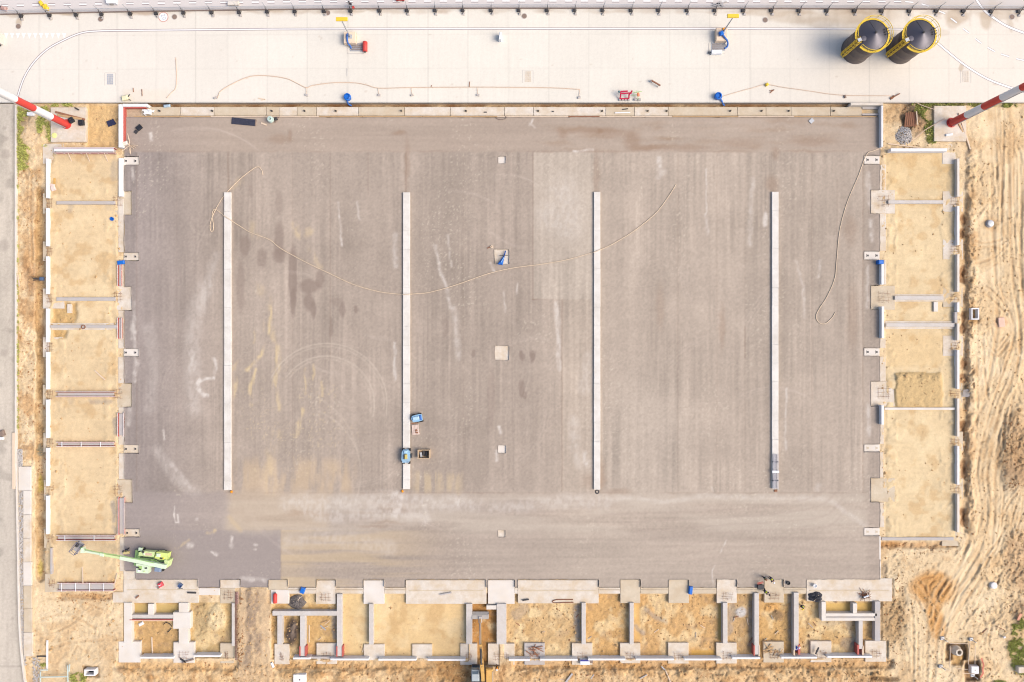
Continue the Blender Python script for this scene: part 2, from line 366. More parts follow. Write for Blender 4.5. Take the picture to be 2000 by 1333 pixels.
# soil banked over some pads inside the boom lift side bays
g.Z += g.rect(100, 216, 300, 1140, 6, 1)*0.05
for (x0, x1, y0, y1) in ((104, 150, 592, 632), (104, 130, 646, 660)): 
    m = g.rect(x0, x1, y0, y1, 4, 1.2); g.Z -= m*0.3; g.mixc(m*0.75, A(206, 166, 104)); rough += m*0.4
# right hand bays: lower the quiet southern bay's banking over the pads
m = g.rect(1730, 1866, 716, 1050, 3); g.Z += m*0.10
sand_heap = g.rect(1750, 1840, 730, 797, 3, 1.2)*sstep(712, 732, Y+10*fbm(X, Y, 20, seed=49)-abs(X-1795)*.18); g.Z += sand_heap*0.22+.12*sand_heap*np.exp(-((Y-736)/7)**2); g.mixc(sstep(0.1, 0.4, sand_heap)*0.8, A(210, 178, 126)); rough += sand_heap*(.22+.5*np.exp(-((Y-736)/9)**2))
g.mixc(g.rect(1732, 1842, 650, 716, 8, 2)*0.25, A(226, 184, 120)); g.mixc(g.rect(1732, 1860, 300, 372, 6, 2)*0.22, A(222, 184, 122))
# muddy water-laid patches
for (x0, x1, y0, y1, c) in ((258, 288, 1180, 1200, (206, 178, 116)), (300, 348, 1180, 1200, (208, 180, 118)), (1614, 1662, 1178, 1197, (228, 190, 116)), (1674, 1706, 1178, 1197, (222, 184, 110)),
                            (1240, 1250, 1180, 1250, (222, 180, 116)), (1402, 1411, 1180, 1250, (214, 178, 110)), (1350, 1395, 1270, 1282, (224, 176, 96))):
    m = g.rect(x0, x1, y0, y1, 1.5); g.mixc(m*0.9, A(*c)); rough *= 1-0.9*m
# grey cement spills beside beams
for pts, wd, a in (([(1126, 1185), (1128, 1250)], 5, .75), ([(1466, 1178), (1467, 1258)], 5, .5), ([(1543, 1165), (1545, 1250)], 5, .55), ([(1430, 1185), (1425, 1230), (1420, 1240)], 7, .55),
                  ([(652, 1205), (655, 1245)], 5, .7), ([(1262, 1190), (1280, 1205), (1300, 1215)], 4, .5), ([(1655, 1258), (1668, 1264)], 12, .45), ([(1604, 1215), (1690, 1216)], 5, .35),
                  ([(1655, 1215), (1668, 1258)], 5, .4), ([(1020, 1190), (1010, 1200)], 12, .35), ([(1240, 1222), (1256, 1235)], 3.5, .6), ([(135, 765), (140, 785)], 4, .25), ([(178, 784), (215, 785)], 4, .45),
                  ([(224, 320), (222, 350)], 6, .35), ([(140, 398), (135, 412)], 4, .4), ([(225, 820), (228, 845)], 5, .6), ([(222, 985), (224, 1000)], 5, .6), ([(223, 1006), (224, 1018)], 4, .6), ([(222, 1030), (226, 1040)], 5, .55),
                  ([(210, 400), (212, 410)], 5, .2), ([(226, 215), (224, 290)], 6, .6), ([(205, 283), (225, 286)], 7, .5)):
    m = g.stroke(pts, wd, 3, 1.4); g.mixc(m*a, A(164, 156, 148))
m = g.blob(1447, 1196, 11, 10, .3, .7); g.mixc(m*0.95, A(216, 210, 204)); g.Z += m*0.15
m = g.rect(32, 82, 330, 900, 5, 1.5); g.mixc(m*.6*sstep(.42, .62, fbm(X, Y, 30, 44, seed=51)), A(206, 158, 104)); g.mixc(m*.5*sstep(.56, .7, fbm(X, Y, 12, seed=52)), A(168, 128, 88)); rough += m*.25
# dark wet tips and pits
def dark_heap(cx, cy, rx, ry, h, c, a=0.85):
    global rough
    m = g.blob(cx, cy, rx, ry, .35, 1.6); g.Z += m*h; g.mixc(np.clip(m*a, 0, 1), A(*c)); rough += m*0.4
dark_heap(571, 1233, 14, 28, 0.35, (96, 82, 74), 1.0); dark_heap(573, 1230, 5, 16, .1, (150, 132, 118), .8); dark_heap(582, 1175, 15, 14, 0.0, (140, 120, 104), .5)
dark_heap(395, 1210, 14, 40, 0.1, (186, 160, 118), .7); dark_heap(425, 1205, 18, 26, 0.35, (248, 224, 178), .8)
dark_heap(1520, 1202, 12, 8, 0.25, (156, 128, 96)); dark_heap(1506, 1188, 14, 8, 0.2, (232, 178, 110))
dark_heap(1985, 885, 30, 75, 0.45, (166, 130, 96), .7); dark_heap(1990, 1090, 26, 60, 0.1, (196, 158, 122), .55); dark_heap(1995, 1195, 16, 22, 0.1, (150, 124, 100), .6)
dark_heap(1737, 1215, 20, 50, -0.25, (186, 152, 108), .65); dark_heap(1760, 1210, 10, 60, -0.15, (182, 148, 104), .5)
dark_heap(1728, 1120, 6, 22, -.2, (150, 130, 110), .6)
dark_heap(880, 1312, 40, 24, -0.5, (128, 98, 66), .85); dark_heap(905, 1326, 22, 16, -0.3, (110, 82, 54), .7); dark_heap(930, 1296, 18, 12, -0.3, (150, 110, 70), .6)
dark_heap(1746, 222, 24, 20, -.2, (206, 160, 104), .5); dark_heap(1792, 232, 20, 30, 0.15, (186, 146, 108), .7); dark_heap(1770, 228, 12, 28, -.3, (150, 112, 80), .6)
dark_heap(65, 255, 26, 28, 0.25, (236, 206, 166), .8); dark_heap(45, 225, 14, 22, -.1, (176, 150, 118), .7); dark_heap(95, 300, 10, 22, -.2, (190, 156, 118), .6)
dark_heap(65, 540, 22, 26, -.25, (180, 138, 98), .6); dark_heap(60, 300, 8, 30, 0.05, (244, 216, 176), .6)
# wet orange spoil by the silo of tracks
o_m = np.maximum(g.blob(1822, 1150, 44, 32, .25, 1.8), g.stroke([(1822, 1165), (1826, 1200), (1832, 1232)], 16, 6, 1.6))
g.mixc(o_m*0.85, A(214, 158, 92)); rough += o_m*.15
for k, pts in enumerate(([(1795, 1140), (1806, 1130), (1822, 1128)], [(1818, 1170), (1816, 1145), (1828, 1130)], [(1828, 1175), (1838, 1150), (1846, 1138)], [(1812, 1165), (1806, 1148), (1800, 1142)], [(1826, 1215), (1826, 1185)], [(1840, 1165), (1852, 1148), (1856, 1138)])):
    d_ = g.dist(fpath(pts), 14, .4); g.Z += -0.09*np.exp(-(d_/2.2)**2)+0.05*np.exp(-((d_-5)/2)**2); g.mixc(np.exp(-(d_/1.6)**2)*.5, A(160, 108, 62))
# trenches along the footings
def trench(pts, wd, dep, c=(176, 138, 96), a=.75, soft=4):
    global rough
    m = g.stroke(pts, wd, soft, 1.2); g.Z = g.Z*(1-m)+(dep+0.12*(mid-.5))*m; g.mixc(m*a*(0.55+0.9*(mid-.25)), A(*c)); rough += m*.25
trench([(79, 372), (79, 1130)], 8, -1.05, (202, 168, 120), .8)
for y in (375, 470, 500, 640, 660, 690, 745, 760, 835, 870, 930, 950, 1010, 1050): dark_heap(80, y+8, 7, 12, -.15, (150, 120, 84), .6)
for y in (945, 1110): dark_heap(80, y, 6, 18, 0, (206, 184, 96), .7)
dark_heap(79, 880, 7, 12, 0, (150, 148, 130), .7)
trench([(1885, 390), (1885, 1035)], 6, -0.62, (216, 174, 120), .5)
for y in (430, 455, 530, 545, 620, 640, 710, 740, 830, 850, 910, 925, 1005, 1020): dark_heap(1880, y, 6, 11, -.25, (148, 100, 62), .75)
for y0, y1 in ((300, 520), (520, 760), (760, 1040)): 
    m = g.stroke([(1899, y0), (1896, (y0+y1)/2), (1900, y1)], 7, 5, 2); g.Z += m*.3*ridg; g.mixc(m*.55*sstep(.4, .7, mid), A(186, 142, 96)); rough += m*.35
trench([(235, 1300), (470, 1300)], 9, -.7, (222, 176, 118), .6); trench([(540, 1299), (900, 1298)], 9, -.75, (214, 168, 110), .7); trench([(1010, 1299), (1735, 1296)], 9, -.8, (206, 156, 98), .8)
for x in range(250, 1740, 46):
    if 470 < x < 530 or 890 < x < 1000: continue
    dark_heap(x+random.uniform(-14, 14), 1316+random.uniform(-6, 10), random.uniform(10, 24), random.uniform(5, 9), random.uniform(.0, .35), random.choice(((190, 142, 92), (176, 130, 84), (226, 184, 132))), .6)
m = g.rect(240, 1740, 1298, 1345, 6, 2); rough += m*.4; g.mixc(m*.45, A(224, 182, 126)); g.mixc(m*.5*sstep(.5, .7, fbm(X, Y, 14, seed=47)), A(168, 122, 76))
trench([(1722, 1065), (1865, 1064)], 6, -.7, (204, 150, 92), .8); trench([(120, 1165), (235, 1164)], 6, -.65, (200, 154, 102), .8)
trench([(276, 205.5), (1716, 205.5)], 4.5, -0.75, (150, 112, 78), 1.0, 1.5); 
m = g.rect(170, 232, 205, 292, 3, .5); g.mixc(m*.8, A(226, 186, 128)); g.Z = g.Z*(1-m)-.5*m
m = g.rect(240, 282, 205, 292, 4, .6); g.mixc(m*.85, A(194, 170, 146)); g.Z = g.Z*(1-m)-.12*m
# dirt haul road between the excavator-row bays
m = g.rect(464, 530, 1150, 1345, 6, 1.5); g.Z = g.Z*(1-m)-.25*m; g.mixc(m*.7, A(212, 182, 146)); m = g.stroke([(495, 1140), (493, 1200), (497, 1250), (490, 1290)], 15, 8, 2); g.mixc(m*.6*sstep(.3, .6, fbm(X, Y, 9, 22, seed=48)), A(140, 122, 110)); rough += m*.3
g.mixc(g.stroke([(500, 1290), (520, 1333), (530, 1380)], 14, 8, 2)*.4, A(228, 196, 152))
# wheel ruts on the dirt track
base = [(1968, 180), (1972, 330), (1970, 450), (1976, 560), (1988, 640), (1976, 720), (1948, 790), (1926, 860), (1918, 930), (1924, 1000), (1914, 1070), (1880, 1120), (1848, 1165), (1825, 1215), (1806, 1270), (1796, 1345)]
rnd = random.Random(3)
rut_sum = np.zeros(X.shape)
def rut(pts, wd=2.4, dep=.15, a=.4):
    dep *= .46; a *= .8
    d_ = g.dist(fpath(pts, 4), 14, .35)
    u = np.exp(-(d_/wd)**2)*sstep(.3, .56, fbm(X, Y, 26, seed=int(pts[0][0])%97+100, oct=2)); g.Z += -dep*u+dep*.75*np.exp(-((d_-wd*2.1)/(wd*.8))**2)
    g.mixc(u*a, A(184, 142, 98)); g.mixc(np.exp(-((d_-wd*2.1)/(wd*.9))**2)*a*.6, A(250, 228, 190))
bx_ = np.interp(Y, [q[1] for q in base], [q[0] for q in base]); uu = X-bx_+10*(fbm(X, Y, 60, 120, seed=57, oct=3)-.5)
lane = g.rect(-400, 4000, 200, 1250, 25)*(1-sstep(34, 60, abs(uu+4)))*sstep(1880, 1896, X+.25*np.clip(Y-1050, 0, 300)*1.3)
sn = fbm(uu, Y, 5.5, 170, seed=58, oct=3, gain=.6); sb = fbm(uu, Y, 16, 420, seed=59, oct=2); fade = sstep(.28, .55, fbm(X, Y, 40, 90, seed=56))
g.Z += lane*(.22*(sn-.5)*fade+.2*(sb-.5)); g.mixc(lane*fade*sstep(.52, .7, sn)*.35, A(198, 156, 112)); g.mixc(lane*sstep(.55, .72, 1-sn)*.4, A(248, 226, 188)); rough *= 1-lane*.65
for off in (-33, -14, 7, 27):
    lo = rnd.randint(0, 4); hi = rnd.randint(10, len(base))
    rut([(x+off*(1-.25*(i > 9))+rnd.uniform(-9, 9)+(10 if i > 10 else 0), y+off*.35*(i > 9)) for i, (x, y) in enumerate(base)][lo:hi], rnd.uniform(1.8, 3.2), rnd.uniform(.09, .19), rnd.uniform(.25, .5))
for pts in ([(1955, 300), (1957, 400), (1958, 480)], [(1970, 340), (1973, 420), (1972, 520)], [(1979, 250), (1980, 400), (1984, 520)], [(1993, 300), (1994, 440), (1996, 560)],
            [(1976, 470), (1980, 560), (1990, 620), (1992, 690)], [(1984, 420), (1995, 500), (1998, 640)], [(1908, 700), (1908, 800), (1904, 880)], [(1918, 640), (1922, 720), (1930, 780)],
            [(1990, 700), (1976, 790), (1966, 850)], [(1960, 950), (1958, 1000), (1950, 1060), (1920, 1110)], [(1940, 960), (1942, 1020), (1936, 1070)], [(1900, 1070), (1870, 1130), (1860, 1160)],
            [(1910, 1080), (1885, 1125), (1862, 1170), (1848, 1220)], [(1925, 1130), (1908, 1165), (1900, 1180)], [(1780, 1180), (1784, 1250), (1782, 1340)], [(1790, 1190), (1793, 1260), (1790, 1340)],
            [(1812, 1235), (1811, 1280), (1810, 1340)], [(1820, 1240), (1820, 1280), (1818, 1340)], [(1765, 1250), (1775, 1290), (1780, 1340)], [(1990, 960), (1970, 985), (1958, 1010)], [(1992, 965), (1980, 1000), (1974, 1025)], [(1985, 955), (1965, 965), (1952, 990)],
            [(1998, 975), (1993, 1010), (1985, 1040)], [(1975, 935), (1988, 955), (2010, 985)], [(1905, 470), (1925, 475), (1955, 468)], [(1902, 490), (1930, 482), (1962, 490)], [(1905, 515), (1935, 505), (1965, 480)], [(1900, 540), (1930, 525), (1968, 500)],
            [(1925, 560), (1945, 575), (1965, 600)], [(1925, 575), (1940, 588), (1962, 610)], [(1930, 690), (1950, 694), (1968, 670)], [(1925, 660), (1935, 680), (1950, 684), (1970, 655)], [(1935, 640), (1945, 668), (1960, 660)], [(1962, 1030), (1950, 1055), (1925, 1085)],
            [(1775, 1165), (1790, 1172), (1800, 1190)], [(1895, 950), (1897, 1010), (1893, 1060), (1870, 1090)], [(1902, 930), (1904, 1000), (1900, 1060)]):
    rut(pts, rnd.uniform(1.6, 2.8), rnd.uniform(.08, .17), rnd.uniform(.25, .5))
for pts in ([(1880, 1225), (1895, 1200), (1925, 1170)], [(1780, 1080), (1820, 1078), (1860, 1082)], [(90, 1170), (150, 1175), (200, 1190)], [(70, 1240), (120, 1230), (180, 1190)], [(80, 1210), (130, 1200), (190, 1230)], [(90, 1270), (140, 1255), (200, 1250)],
            [(1050, 1325), (1060, 1310), (1066, 1300)], [(760, 1330), (775, 1318), (790, 1306)], [(845, 1306), (850, 1330), (856, 1345)], [(1200, 1310), (1204, 1333)], [(35, 420), (50, 425), (70, 415)], [(62, 330), (60, 420), (64, 520)]):
    rut(pts, rnd.uniform(1.6, 2.6), rnd.uniform(.06, .13), rnd.uniform(.2, .4))
# excavated shaft pit, chamber pits
def pit(x0, x1, y0, y1, dep, c, soft=3):
    m = g.rect(x0, x1, y0, y1, soft, .8); g.Z = g.Z*(1-m)+dep*m; g.mixc(m*.8, A(*c))
pit(1846, 1888, 1257, 1290, -1.5, (178, 140, 96)); pit(1884, 1912, 1292, 1330, -1.3, (168, 130, 92)); pit(1858, 1880, 1275, 1300, -.9, (222, 176, 110)); pit(164, 194, 1302, 1322, -.9, (170, 136, 100)); pit(1892, 1912, 600, 632, -.6, (206, 166, 118))
dark_heap(1934, 437, 16, 13, -.12, (206, 166, 118), .6); pit(1699, 1755, 1322, 1332, -.5, (110, 84, 60))
dark_heap(1955, 630, 12, 14, .12, (226, 178, 140), .6)
for k in range(7):
    x0, y0 = rnd.uniform(1905, 2000), rnd.uniform(210, 1100); an = rnd.gauss(1.57, .45); L = rnd.uniform(40, 120)
    if 1400 < y0: continue
    c1 = (x0+math.cos(an)*L*.5+rnd.uniform(-8, 8), y0+math.sin(an)*L*.5); c2 = (x0+math.cos(an+rnd.uniform(-.4, .4))*L, y0+math.sin(an)*L)
    rut([(x0, y0), c1, c2], rnd.uniform(1.4, 2.6), rnd.uniform(.06, .16), rnd.uniform(.15, .45))
    if k % 2: rut([(x0+9, y0), (c1[0]+9, c1[1]), (c2[0]+9, c2[1])], rnd.uniform(1.4, 2.4), rnd.uniform(.06, .14), rnd.uniform(.15, .4))
for k in range(16):
    x0, y0 = rnd.uniform(1740, 1980), rnd.uniform(1080, 1330); L = rnd.uniform(25, 80); an = rnd.gauss(1.9, .5)
    rut([(x0, y0), (x0+math.cos(an)*L*.5+rnd.uniform(-5, 5), y0+math.sin(an)*L*.5), (x0+math.cos(an)*L, y0+math.sin(an)*L)], rnd.uniform(1.3, 2.4), rnd.uniform(.05, .13), rnd.uniform(.15, .4))
m = g.rect(1885, 2060, 203, 1345, 10, 2)*sstep(.42, .6, fbm(X, Y, 55, seed=53)); rough += m*.35; g.mixc(m*.3, A(222, 184, 134))
m = g.rect(1740, 2060, 1060, 1345, 10, 2); rough += m*.2*sstep(.45, .6, fbm(X, Y, 40, seed=54))
# sand drifted over pad edges
dn = sstep(.5, .66, fbm(X, Y, 15, seed=55, oct=4))
for x0, x1, y0, y1 in ((98, 128, 300, 1140), (204, 229, 340, 1140), (1733, 1752, 330, 1050), (1836, 1866, 330, 1050)): m = g.rect(x0, x1, y0, y1, 3); g.Z += m*dn*(.07 if x0 < 1000 else .09)
# spoil roughness
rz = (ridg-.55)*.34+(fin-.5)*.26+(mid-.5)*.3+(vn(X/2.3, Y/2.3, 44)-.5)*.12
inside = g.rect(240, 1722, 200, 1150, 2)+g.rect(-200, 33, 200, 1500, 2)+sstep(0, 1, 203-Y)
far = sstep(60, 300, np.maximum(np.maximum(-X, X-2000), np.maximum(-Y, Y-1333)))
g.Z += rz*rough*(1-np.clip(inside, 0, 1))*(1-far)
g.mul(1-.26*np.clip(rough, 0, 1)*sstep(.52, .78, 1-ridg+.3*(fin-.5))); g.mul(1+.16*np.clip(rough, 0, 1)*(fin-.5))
for x0, x1, y0, y1, zc in ((220, 470, 1131, 1179, -.5), (522, 1745, 1131, 1179, -.5), (230, 276, 1252, 1290, -.5), (337, 381, 1254, 1291, -.5), (240, 260, 1177, 1260, -.6), (347, 370, 1177, 1260, -.6), (1686, 1735, 1250, 1291, -.68), (1706, 1724, 1174, 1256, -.7), (534, 566, 1257, 1292, -.66)):
    m = g.rect(x0, x1, y0, y1, .8) > .5; g.Z[m] = np.minimum(g.Z[m], zc+.12*fin[m])
# everything under pad, yard and road lies low
low = np.clip(g.rect(248, 1714, 234, 1130, 1.2)+sstep(198.5, 197.5, Y)+(1-sstep(26, 27.5, X))*sstep(200, 202, Y), 0, 1)
g.Z = g.Z*(1-low)+(-1.0)*low
# grass soil
grass_m = np.clip(g.rect(32, 60, 207, 330, 5, 2)*(1-g.blob(68, 258, 26, 36, .3))+g.rect(75, 98, 208, 285, 5, 2)+g.rect(98, 150, 203, 209, 2, .4)+g.stroke([(33, 330), (33, 860)], 3.5, 2, 1)*.7+
      g.stroke([(1790, 207), (1806, 215), (1818, 245), (1820, 268)], 11, 5, 1.3)+g.stroke([(1800, 204), (1990, 205)], 4, 2, 1)+g.blob(1998, 1262, 30, 52, .3, 2)+g.blob(150, 1325, 20, 11, .4, 2)+g.blob(84, 1300, 7, 4, .4)+g.blob(1948, 1336, 24, 6, .4)*.8, 0, 1)
grass_m *= .25+.75*sstep(.36, .56, fbm(X, Y, 11, seed=46, oct=3)); g.mixc(grass_m*.8, A(178, 164, 104))
m_painted = painted('bare soil and sand', var=.20, fine=9, bump=.7, dist=.10, coarse=.13, spots=.16)
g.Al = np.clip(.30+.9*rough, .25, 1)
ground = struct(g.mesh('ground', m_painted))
gz = lambda px, py: float(g.Z[min(np.searchsorted(GY, py), len(GY)-1), min(np.searchsorted(GX, px), len(GX)-1)])

# ------------------------------------------------------------------ crushed-stone pad (raised layer with a crumbling edge)
notch = [(200, 271.5, 306, 323), (200, 271.5, 493.5, 509.5), (200, 271.5, 681, 697), (200, 271.5, 869, 885.5), (200, 273.5, 1033.5, 1049),
         (200, 257.5, 373, 420.5), (200, 257.5, 560, 607), (200, 257.5, 749, 796), (200, 259, 936.5, 983), (200, 264.5, 1116, 1200), (200, 387, 1132, 1200)]
notch += [(a, b, 1132.5, 1200) for a, b in ((429, 469.5), (523.5, 562.5), (617, 655.5), (709.5, 750.5), (792, 950), (953, 1005.5), (1011, 1169.5), (1211, 1251), (1305.5, 1346), (1399, 1439.5), (1492.5, 1531.5), (1575, 1760))]
notch += [(1687.5, 1760, a, b) for a, b in ((304, 321), (491, 508), (680, 696), (868, 883), (1031, 1047))]+[(1700.5, 1760, a, b) for a, b in ((371, 418), (558, 606), (745, 794), (934, 981))]
small_pads = [(973, 988, 305.5, 320), (966, 994, 487, 516), (967, 994.5, 676, 704), (973, 988, 870, 886), (973, 988, 1036.5, 1050)]
notch += small_pads
px_ = with_edges(np.arange(243, 1720, 2.0), [243, 1719]+[q for n_ in notch for q in n_[:2] if 243 < q < 1719])
py_ = with_edges(np.arange(229, 1149, 2.0), [229, 1148]+[q for n_ in notch for q in n_[2:] if 229 < q < 1148])
p = Sheet(px_, py_, A(179, 164, 150), 0.0)
X, Y = p.X, p.Y
p.mul(.93+.14*fbm(X, Y, 220, seed=2, oct=4))
p.mixc((1-sstep(250, 470, X))*.9, A(163, 151, 145)); p.mixc(sstep(1000, 1150, X)*(1-sstep(1690, 1700, X))*.35, A(196, 181, 164))
lanes = [(243, 267, .95), (267, 345, 1.0), (345, 372, .97), (372, 446, 1.02), (446, 500, .98), (500, 571, 1.03), (571, 645, .965), (645, 720, .985), (720, 788, 1.0), (788, 830, .99), (830, 905, .975), (905, 985, 1.0), (985, 1042, .98),
         (1042, 1104, 1.02), (1104, 1160, 1.02), (1172, 1240, 1.02), (1240, 1325, 1.0), (1325, 1400, 1.02), (1400, 1455, 1.03), (1455, 1508, .98), (1520, 1586, .985), (1586, 1634, 1.0), (1634, 1686, 1.01), (1686, 1719, .93)]
inner = p.rect(0, 3000, 298, 962, 3, .4)
for a, b, t in lanes: p.mul(1+(t-1)*1.3*p.rect(a, b, 298, 963, 1.2)); 
p.mixc(p.rect(1042, 1160, 298, 585, 1.2)*.5, A(204, 191, 175)); p.mixc(p.rect(1098, 1160, 585, 960, 1.2)*.35, A(204, 188, 170)); p.mixc(p.blob(1260, 860, 90, 130, .6, 3)*.25, A(204, 191, 176)); p.mixc(p.blob(1250, 450, 60, 90, .6, 3)*.15, A(204, 188, 172))
p.mul(1+.26*(fbm(X, Y, 40, 150, seed=160, oct=4)-.5)*inner+.18*(fbm(X, Y, 110, 40, seed=161, oct=4)-.5))
st = (fbm(X, Y, 4.2, 150, seed=60, oct=2)-.5)*.23*(.3+1.2*sstep(.35, .65, fbm(X, Y, 70, 140, seed=162)))+(fbm(X, Y, 13, 200, seed=63, oct=3)-.5)*.12
sh = (fbm(X, Y, 190, 4.2, seed=65, oct=2)-.5)*.22+(fbm(X, Y, 300, 14, seed=66, oct=3)-.5)*.14
p.mul(1+inner*st+(1-inner)*sh)
p.mul(1+.06*(fbm(X, Y, 30, seed=67, oct=5)-.5)+.26*(vn(X/2, Y/2, 68)-.5))
for xx, y0, y1, a in ((267, 300, 960, .10), (446, 296, 376, .18), (645, 300, 700, .10), (571, 300, 900, .06), (719, 300, 380, .10), (793, 298, 376, .15), (1041, 298, 585, .16), (1098, 585, 960, .16), (1324, 300, 960, .08), (1400, 300, 960, .06), (1586, 300, 960, .08), (1635, 350, 620, .08), (1686, 320, 966, .2), (1455, 300, 960, .05), (345, 300, 960, .04), (905, 300, 960, .04), (270, 300, 960, .05), (1455, 640, 700, .2)):
    p.mixc(p.stroke([(xx, y0), (xx, y1)], 1.2, .8, .25)*a*2.4, A(142, 118, 100))
for yy, x0, x1, a in ((296, 245, 1680, .16), (963, 440, 1690, .14), (585, 1041, 1098, .2), (1036, 440, 548, .12)):
    p.mixc(p.stroke([(x0, yy), (x1, yy)], 1.3, .9, .5)*a*2.0*sstep(.25, .6, fbm(X, Y, 60, seed=77)), A(140, 108, 90))
p.mixc(p.stroke([(548, 1036), (548, 1140)], 1.2, .8, .3)*.35, A(150, 126, 110))
# darker fresh roll at the lift corner
p.mixc(p.rect(243, 548, 1036, 1150, 1.2, .15)*.75, A(162, 151, 147)); p.mixc(p.rect(243, 446, 962, 1040, 6, 2)*.4, A(172, 160, 156))
p.mixc(p.rect(246, 1719, 229, 297, 3, .5)*.45, A(186, 167, 150))
p.mixc(p.rect(440, 1690, 966, 1040, 14, 2)*.55*sstep(.3, .62, fbm(X, Y, 160, 22, seed=163, oct=4)), A(206, 193, 177)); p.mixc(p.rect(900, 1690, 1040, 1140, 20, 2)*.2, A(196, 182, 168))
# rusty stains of the upper band
for cx, cy, rx, ry, a in ((1150, 255, 60, 6, .5), (1190, 262, 50, 8, .4), (1235, 275, 14, 16, .5), (1262, 290, 30, 6, .5), (1320, 288, 60, 6, .35), (1100, 262, 10, 10, .45), (1172, 258, 6, 5, .6), (780, 260, 14, 5, .5), (545, 272, 20, 8, .35), (565, 265, 4, 10, .4), (1445, 280, 40, 10, .3), (1590, 275, 40, 8, .4),
                         (1515, 300, 8, 12, .4), (1508, 360, 12, 16, .4), (1165, 340, 6, 40, .3), (795, 320, 5, 45, .35), (1175, 930, 8, 30, .35), (1155, 940, 20, 14, .3), (1210, 960, 22, 6, .3), (1410, 640, 6, 40, .35), (1290, 600, 8, 40, .25), (1665, 620, 10, 60, .3), (1660, 450, 12, 30, .3), (600, 1005, 40, 3, .4), (590, 1000, 30, 2, .5)):
    p.mixc(p.blob(cx, cy, rx, ry, .6, 1.3)*a, A(158, 130, 108))
for k in range(60): p.mixc(p.blob(rnd.uniform(1050, 1700), rnd.uniform(235, 300), rnd.uniform(6, 30), rnd.uniform(2, 5), .7, 1.5)*rnd.uniform(.1, .3), A(164, 138, 114))
# damp patches with hanging tails
for cx, cy, rx, ry, a in ((478, 480, 10, 20, .35), (511, 505, 10, 18, .3), (545, 470, 10, 36, .35), (545, 500, 14, 14, .35), (572, 540, 8, 60, .4), (572, 590, 6, 30, .35), (605, 560, 22, 14, .4), (625, 545, 8, 16, .35), (603, 590, 9, 18, .4), (612, 605, 5, 18, .4), (670, 605, 6, 16, .35), (645, 640, 4, 20, .35), (695, 605, 4, 8, .4), (470, 560, 8, 50, .25), (660, 590, 16, 8, .2),
                         (1019, 695, 5, 10, .45), (1040, 697, 6, 12, .5), (925, 690, 4, 8, .35), (1020, 760, 6, 18, .4), (1026, 772, 4, 8, .35), (960, 780, 8, 60, .2), (870, 640, 6, 20, .2), (545, 395, 8, 25, .2), (490, 375, 5, 14, .2)):
    p.mixc(p.blob(cx, cy, rx, ry, .3, 1.1)*np.minimum(a*1.8, .8), A(148, 131, 120))
# sandy spill and streaks
ys = (236, 210, 160)
for pts, wd, a in (([(530, 600), (527, 640), (518, 675), (505, 700), (482, 722)], 3, .75), ([(500, 722), (492, 750), (488, 790)], 3.5, .8), ([(545, 680), (541, 720), (538, 770), (545, 800)], 5, .5), ([(594, 720), (596, 770)], 2.5, .7), ([(592, 800), (584, 830), (579, 852)], 4, .65), ([(530, 640), (540, 700), (536, 760)], 4, .4), ([(460, 740), (458, 780)], 3, .6), ([(466, 705), (456, 722)], 3, .5),
                   ([(628, 745), (628, 775)], 2, .5), ([(540, 850), (528, 900), (530, 960)], 9, .35), ([(612, 712), (613, 740)], 2, .5), ([(498, 640), (496, 670)], 2, .6), ([(575, 440), (585, 460), (605, 452)], 6, .5), ([(600, 480), (620, 515), (630, 520)], 4, .3), ([(470, 355), (455, 368)], 6, .35), ([(496, 460), (490, 440)], 8, .3), ([(505, 560), (530, 600), (520, 640)], 7, .3), ([(405, 1041), (418, 1038)], 3, .7), ([(345, 1070), (370, 1055)], 2.5, .45)):
    m = p.stroke(fpath(pts), wd, wd*.9, 1.4); p.mixc(m*a*.8*sstep(.3, .7, fbm(X, Y, 5, 20, seed=80, oct=4)), A(*ys))
p.mixc(p.rect(450, 690, 900, 962, 14, 2)*.35*sstep(.3, .6, fbm(X, Y, 12, 60, seed=81)), A(230, 200, 158)); p.mixc(p.rect(810, 900, 925, 962, 10, 2)*.4*sstep(.35, .65, fbm(X, Y, 6, 80, seed=82)), A(226, 202, 160))
p.mixc(p.rect(445, 640, 962, 1035, 10, 2)*.4, A(206, 184, 156)); p.mixc(p.rect(549, 900, 1036, 1160, 1.5, .1)*(1-sstep(700, 900, X))*.45*sstep(.35, .6, fbm(X, Y, 200, 10, seed=83)), A(214, 190, 152)); p.mixc(p.rect(549, 640, 1036, 1160, 1.2, .1)*(1-sstep(560, 640, X))*.25, A(214, 190, 152))
p.mixc(p.stroke([(447, 1010), (470, 1036)], 4, 3, .6)*.4, A(214, 190, 152))
for k in range(5): p.mixc(p.blob(700+rnd.uniform(-60, 80), 1010+rnd.uniform(-20, 30), 30, 3, .7)*.3, A(150, 120, 96))
